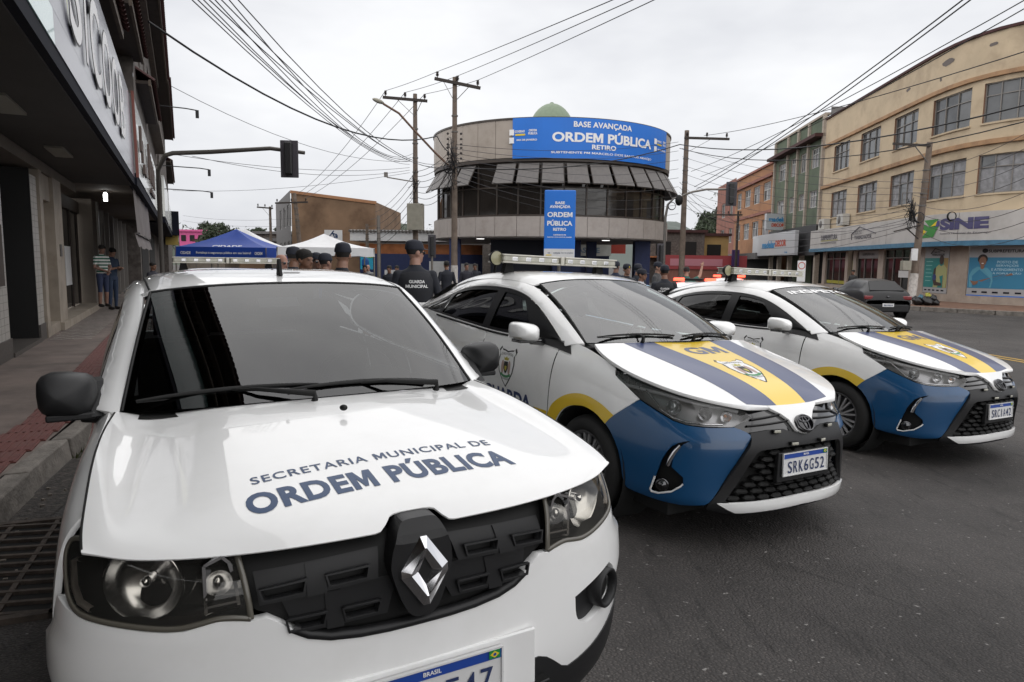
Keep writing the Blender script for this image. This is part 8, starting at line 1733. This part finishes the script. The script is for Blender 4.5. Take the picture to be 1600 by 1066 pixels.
for px, d, yt, yaw, lab, kw in ((960, 16, 409, 150, 'man in navy with his back turned behind the light bar', dict(hair='beret', shirt=(.012, .018, .04))), (977, 15, 413, 20, 'officer in a beret facing the camera', dict(hair='beret', skin=md_)), (994, 15.5, 413, 130, 'officer in a black beret looking right beside the facing one', dict(hair='beret', skin=dk_)), (1000, 13.5, 421, 60, 'shorter person in a cap and white top', dict(hair='cap', shirt=(.55, .55, .58))), (1025, 16.5, 410, 60, 'tall man in a grey jacket left of the black beret', dict(hair='cap', shirt=(.05, .05, .052), skin=md_)), (1036, 12.5, 415, 175, 'officer in a black beret and vest seen from behind', dict(hair='beret', vest=True)), (1070, 17.5, 417, 170, 'man in green raising one arm', dict(pose='raise', shirt=(.02, .10, .08), fore='skin', skin=md_)), (570, 22, 417, 10, 'distant person standing left of the gas banner', dict(skin=md_, shirt=(.03, .03, .04))), (575, 26, 417, 0, 'distant bald person under the gas banner', dict(skin=(.36, .2, .15), hair='none', shirt=(.2, .2, .2))), (608, 21, 415, 350, 'distant man by the navy wall in a dark shirt', dict(skin=dk_)), (620, 24, 416, 340, 'distant person beside the white panel', dict(skin=dk_, shirt=(.03, .04, .06))), (697, 20, 408, 200, 'dark figure right of the municipal guard', dict(skin=dk_)), (728, 24, 411, 20, 'distant person behind the rear of the middle patrol car', dict(skin=md_, shirt=(.02, .02, .03))), (741, 26, 412, 0, 'distant person in dark clothes near the blue columns', dict(skin=dk_)), (1329, 33, 422, 300, 'person standing in the shop doorway behind the grey car', dict(skin=dk_, shirt=(.03, .03, .03)))):
    k_ = dict(kw); put(lab, px, d, yt, R(yaw), **k_, **gc_)
# ---------------------------------------------------------------- other cars
def hatch(label, x, y, yaw, paint, plate_txt=None, group='cars further up the street', z=None):
    car = empty('parked_car', (x, y, float(gh(x, y)) if z is None else z), yaw, label, 'car', group)
    st = [(.0, .90, .45, .60, .66, .70), (.02, .95, .22, .62, .88, .95), (.14, .985, .2, .66, .98, 1.04), (.42, 1, .2, .70, 1.02, 1.24), (.74, 1, .2, .72, 1.03, 1.42), (1.2, 1, .2, .72, 1.02, 1.49), (1.9, 1, .2, .72, 1.0, 1.51), (2.5, 1, .2, .72, .98, 1.45), (2.95, 1, .2, .72, .97, 1.18), (3.2, .99, .2, .70, .94, 1.03), (3.75, .95, .2, .66, .86, .92), (4.05, .86, .22, .58, .72, .78), (4.15, .7, .34, .5, .58, .62)]
    rows = []
    for y_, wx_, zb, zm, zs, zt_ in st:
        top = zt_-zs; rx = .60 if top > .2 else .78; h_ = [(.80*wx_, zb), (.86*wx_, zb+.14), (.87*wx_, zm), (.84*wx_, zs-.03), (.80*wx_, zs+.03*min(1, top*4)), ((.80-(.80-rx)*.85)*wx_, zs+top*.80), (rx*.80*wx_, zt_-.02*min(1, top*3)), (.30*wx_, zt_+.012), (0, zt_+.015)]
        rows.append([(x_, y_, z_) for x_, z_ in h_]+[(-x_, y_, z_) for x_, z_ in h_[::-1][1:]])
    S = Surf(rows); panel('body', S, None, paint, car, depth=0, res=.07)
    ml = S.m-1
    V = [Vector(v) for v in ((-.60, .17, 1.055), (.60, .17, 1.055), (.47, .70, 1.40), (-.47, .70, 1.40))]; nn = (V[1]-V[0]).cross(V[3]-V[0]).normalized(); mobj('rear_screen', [v+nn*.035 for v in V]+[v-nn*.05 for v in V], [(0, 1, 2, 3), (0, 4, 5, 1), (1, 5, 6, 2), (2, 6, 7, 3), (3, 7, 4, 0)], M['satin'], car)
    for s_ in (-1, 1): q = MB(); q.box((s_*.66, .045, .80), (.34, .12, .15), rz=-s_*.22); q.build('tail_lamp', M['tail'], car, bevel=.03)
    panel('windscreen', S, resample(np.array([(7.3, 6.3), (8.8, 5.6), (8.8, ml-5.6), (7.3, ml-6.3)]), .3), M['satin'], car, off=.006, depth=0, res=.06)
    for s in (0, 1):
        f = (lambda L: np.array(L) if s == 0 else np.array([(a, ml-b) for a, b in L]))
        for L in ([(3.6, 4.35), (3.9, 5.75), (5.55, 5.75), (5.55, 4.3)], [(5.7, 4.3), (5.7, 5.75), (7.0, 5.7), (8.3, 4.35)]): panel('side_window', S, resample(f(L), .3), M['satin'], car, off=.006, depth=0, res=.08)
        sx = 1 if s == 0 else -1; mirror_door(car, sx*.95, 2.72, 1.03, sx, paint, (.18, -.10, .13), M['plastic'])
        for yw in (.72, 3.30): wheel(car, sx*.82, yw, .32, .2, sx, 5)
        for yw in (.72, 3.30): MB().lathe([(.0, .004), (.40, .004), (.41, -.02)], 28, Matrix.Translation((sx*.852, yw, .32)) @ Matrix.Rotation(math.pi/2*sx, 4, 'Y')).build('wheel_arch', M['plastic'], car)
    MB().box((0, .0, .40), (1.46, .10, .30)).build('rear_bumper', M['plastic'], car, bevel=.04)
    if plate_txt is not None:
        pl = empty('license_plate'); pl.parent = car; MB().box((0, -.055, .52), (.40, .012, .13)).build('plate_sheet', M['plate_w'], pl); [MB().box((-.14+.046*i_, -.063, .512), (.026, .002, .06)).build('character', M['plate_ink'], pl) for i_ in range(7)]
    q = MB(); q.ball((0, -.02, .84), (.05, .02, .035), 12, 6); q.build('emblem', M['dchrome'], car)
    return car
grey_p = mat('car_graphite', (.016, .016, .017), .42, coat=.25, spec=.3)
H0 = hatch('dark grey hatchback seen from behind at the right kerb', PXX(1381, 23.2), 23.0, R(-6), grey_p, True); H0.scale = (.9, .9, .86)
def recolour(label, x, y, yaw, paint):
    c = copy_tree(H0); c.location = (x, y, float(gh(x, y))); c.rotation_euler = (0, 0, yaw); c['label'] = label
    for ch in c.children:
        if ch.name.startswith('body'): ch.material_slots[0].link = 'OBJECT'; ch.material_slots[0].material = paint
    return c
def beacons(car, z=1.57):
    for s in (-1, 1): MB().box((s*.42, 1.7, z), (.26, .2, .075)).build('beacon', M['red_em'], car, bevel=.02)
    MB().box((0, 1.7, z), (.50, .2, .07)).build('beacon_bar', M['plastic_d'], car, bevel=.02)
beacons(recolour('white car with red beacons lit behind the inspector sedan', PXX(1092, 19), 18, R(150), M['white']))
w2 = recolour('white car behind the municipal guard', PXX(655, 13.5), 13.5, R(120), M['white']); MB().box((0, 1.7, 1.545), (.9, .2, .06)).build('roof_bar', mat('bar_red', (.30, .02, .02), .3), w2, bevel=.02)
recolour('light blue car behind the officer seen from behind', PXX(1030, 14.8), 14.6, R(30), mat('car_lightblue', (.05, .28, .50), .35, coat=.8))
beacons(recolour('far white patrol car with red lights up the right street', PXX(1140, 24), 24, R(160), M['white']))
# bin bags
bg_ = empty('bin_bags', (PXX(1430, 29.3), 28.6, -.02), 0, 'heap of black, blue and yellow bin bags at the foot of the right pole', 'bin bags')
for i, (dx, dy, dz, rx, rz_, mk) in enumerate(((-.34, 0, .15, .22, .17, 'bag'), (-.02, -.1, .17, .26, .19, 'bag'), (.34, .05, .14, .24, .16, 'bag'), (-.16, .12, .30, .16, .12, 'bagb'), (.12, .08, .38, .13, .12, 'bagy'), (.26, -.06, .30, .15, .12, 'bag'), (-.42, .1, .26, .12, .1, 'bag'))):
    q = MB(); q.ball((0, 0, 0), (rx, rx*.8, rz_), 18, 12); q.tube([(0, 0, rz_*.8), (.02, .01, rz_*1.25)], [.05, .03], 7); o = q.build('bag', E_[mk], bg_); o.location = (dx, dy, dz); o.rotation_euler = (.25*math.sin(i*2.1), .35*math.cos(i*1.7), i*1.3)
    for v in o.data.vertices: n_ = math.sin(v.co.x*24+i)*math.cos(v.co.z*31+i)+.7*math.sin(v.co.y*37+v.co.z*23)+.4*math.sin(v.co.x*61-v.co.y*47); v.co *= 1+.13*n_
rs = empty('route_sign', at(1252, 424, 25), 0, 'small white parking sign on a thin post behind the inspector sedan', 'sign'); MB().box((0, 0, 0), (.30, .02, .75)).build('plate', E_['white'], rs, bevel=.01); MB().tube([(0, .02, -.3), (0, .02, -1.6)], .02, 8).build('post', E_['galv'], rs); MB().lathe([(.10, 0), (.13, 0)], 20, Matrix.Translation((0, -.012, .2)) @ Matrix.Rotation(math.pi/2, 4, 'X')).build('ring', MATS['sign_red'], rs)
# ---------------------------------------------------------------- the main cars
build_kwid()
Y1 = build_yaris((1.684, 3.865, -.047), .55, .03, 'middle white patrol sedan with blue bumper, plate SRK6G52', 'SRK6G52')
def clone(loc, yaw, ro, label, chars):
    c = copy_tree(Y1); c.location = loc; c.rotation_euler = (0, ro, yaw); c['label'] = label
    for ch in list(c.children):
        if ch.name.startswith('license_plate'):
            for g in list(ch.children): bpy.data.objects.remove(g)
            bpy.data.objects.remove(ch)
    if chars: plate(c, (-.008, -.002, .470), chars, tilt=R(-3))
    return c
Y2 = clone((4.175, 5.81, -.141), .54, .03, 'rightmost white patrol sedan with INSPETOR on its windscreen, plate SRC1A42', 'SRC1A42'); mark_inspector(Y2)
Y3 = clone((-2.30, 6.15, -.08), .47, .0, 'patrol sedan hidden behind the white hatchback, its light bar and mirror showing', None)
for ch in Y3.children:
    if ch.name.startswith('light_bar'):
        for g in list(ch.children):
            if g.name.startswith('search_lamp'):
                for h_ in list(g.children): bpy.data.objects.remove(h_)
                bpy.data.objects.remove(g)
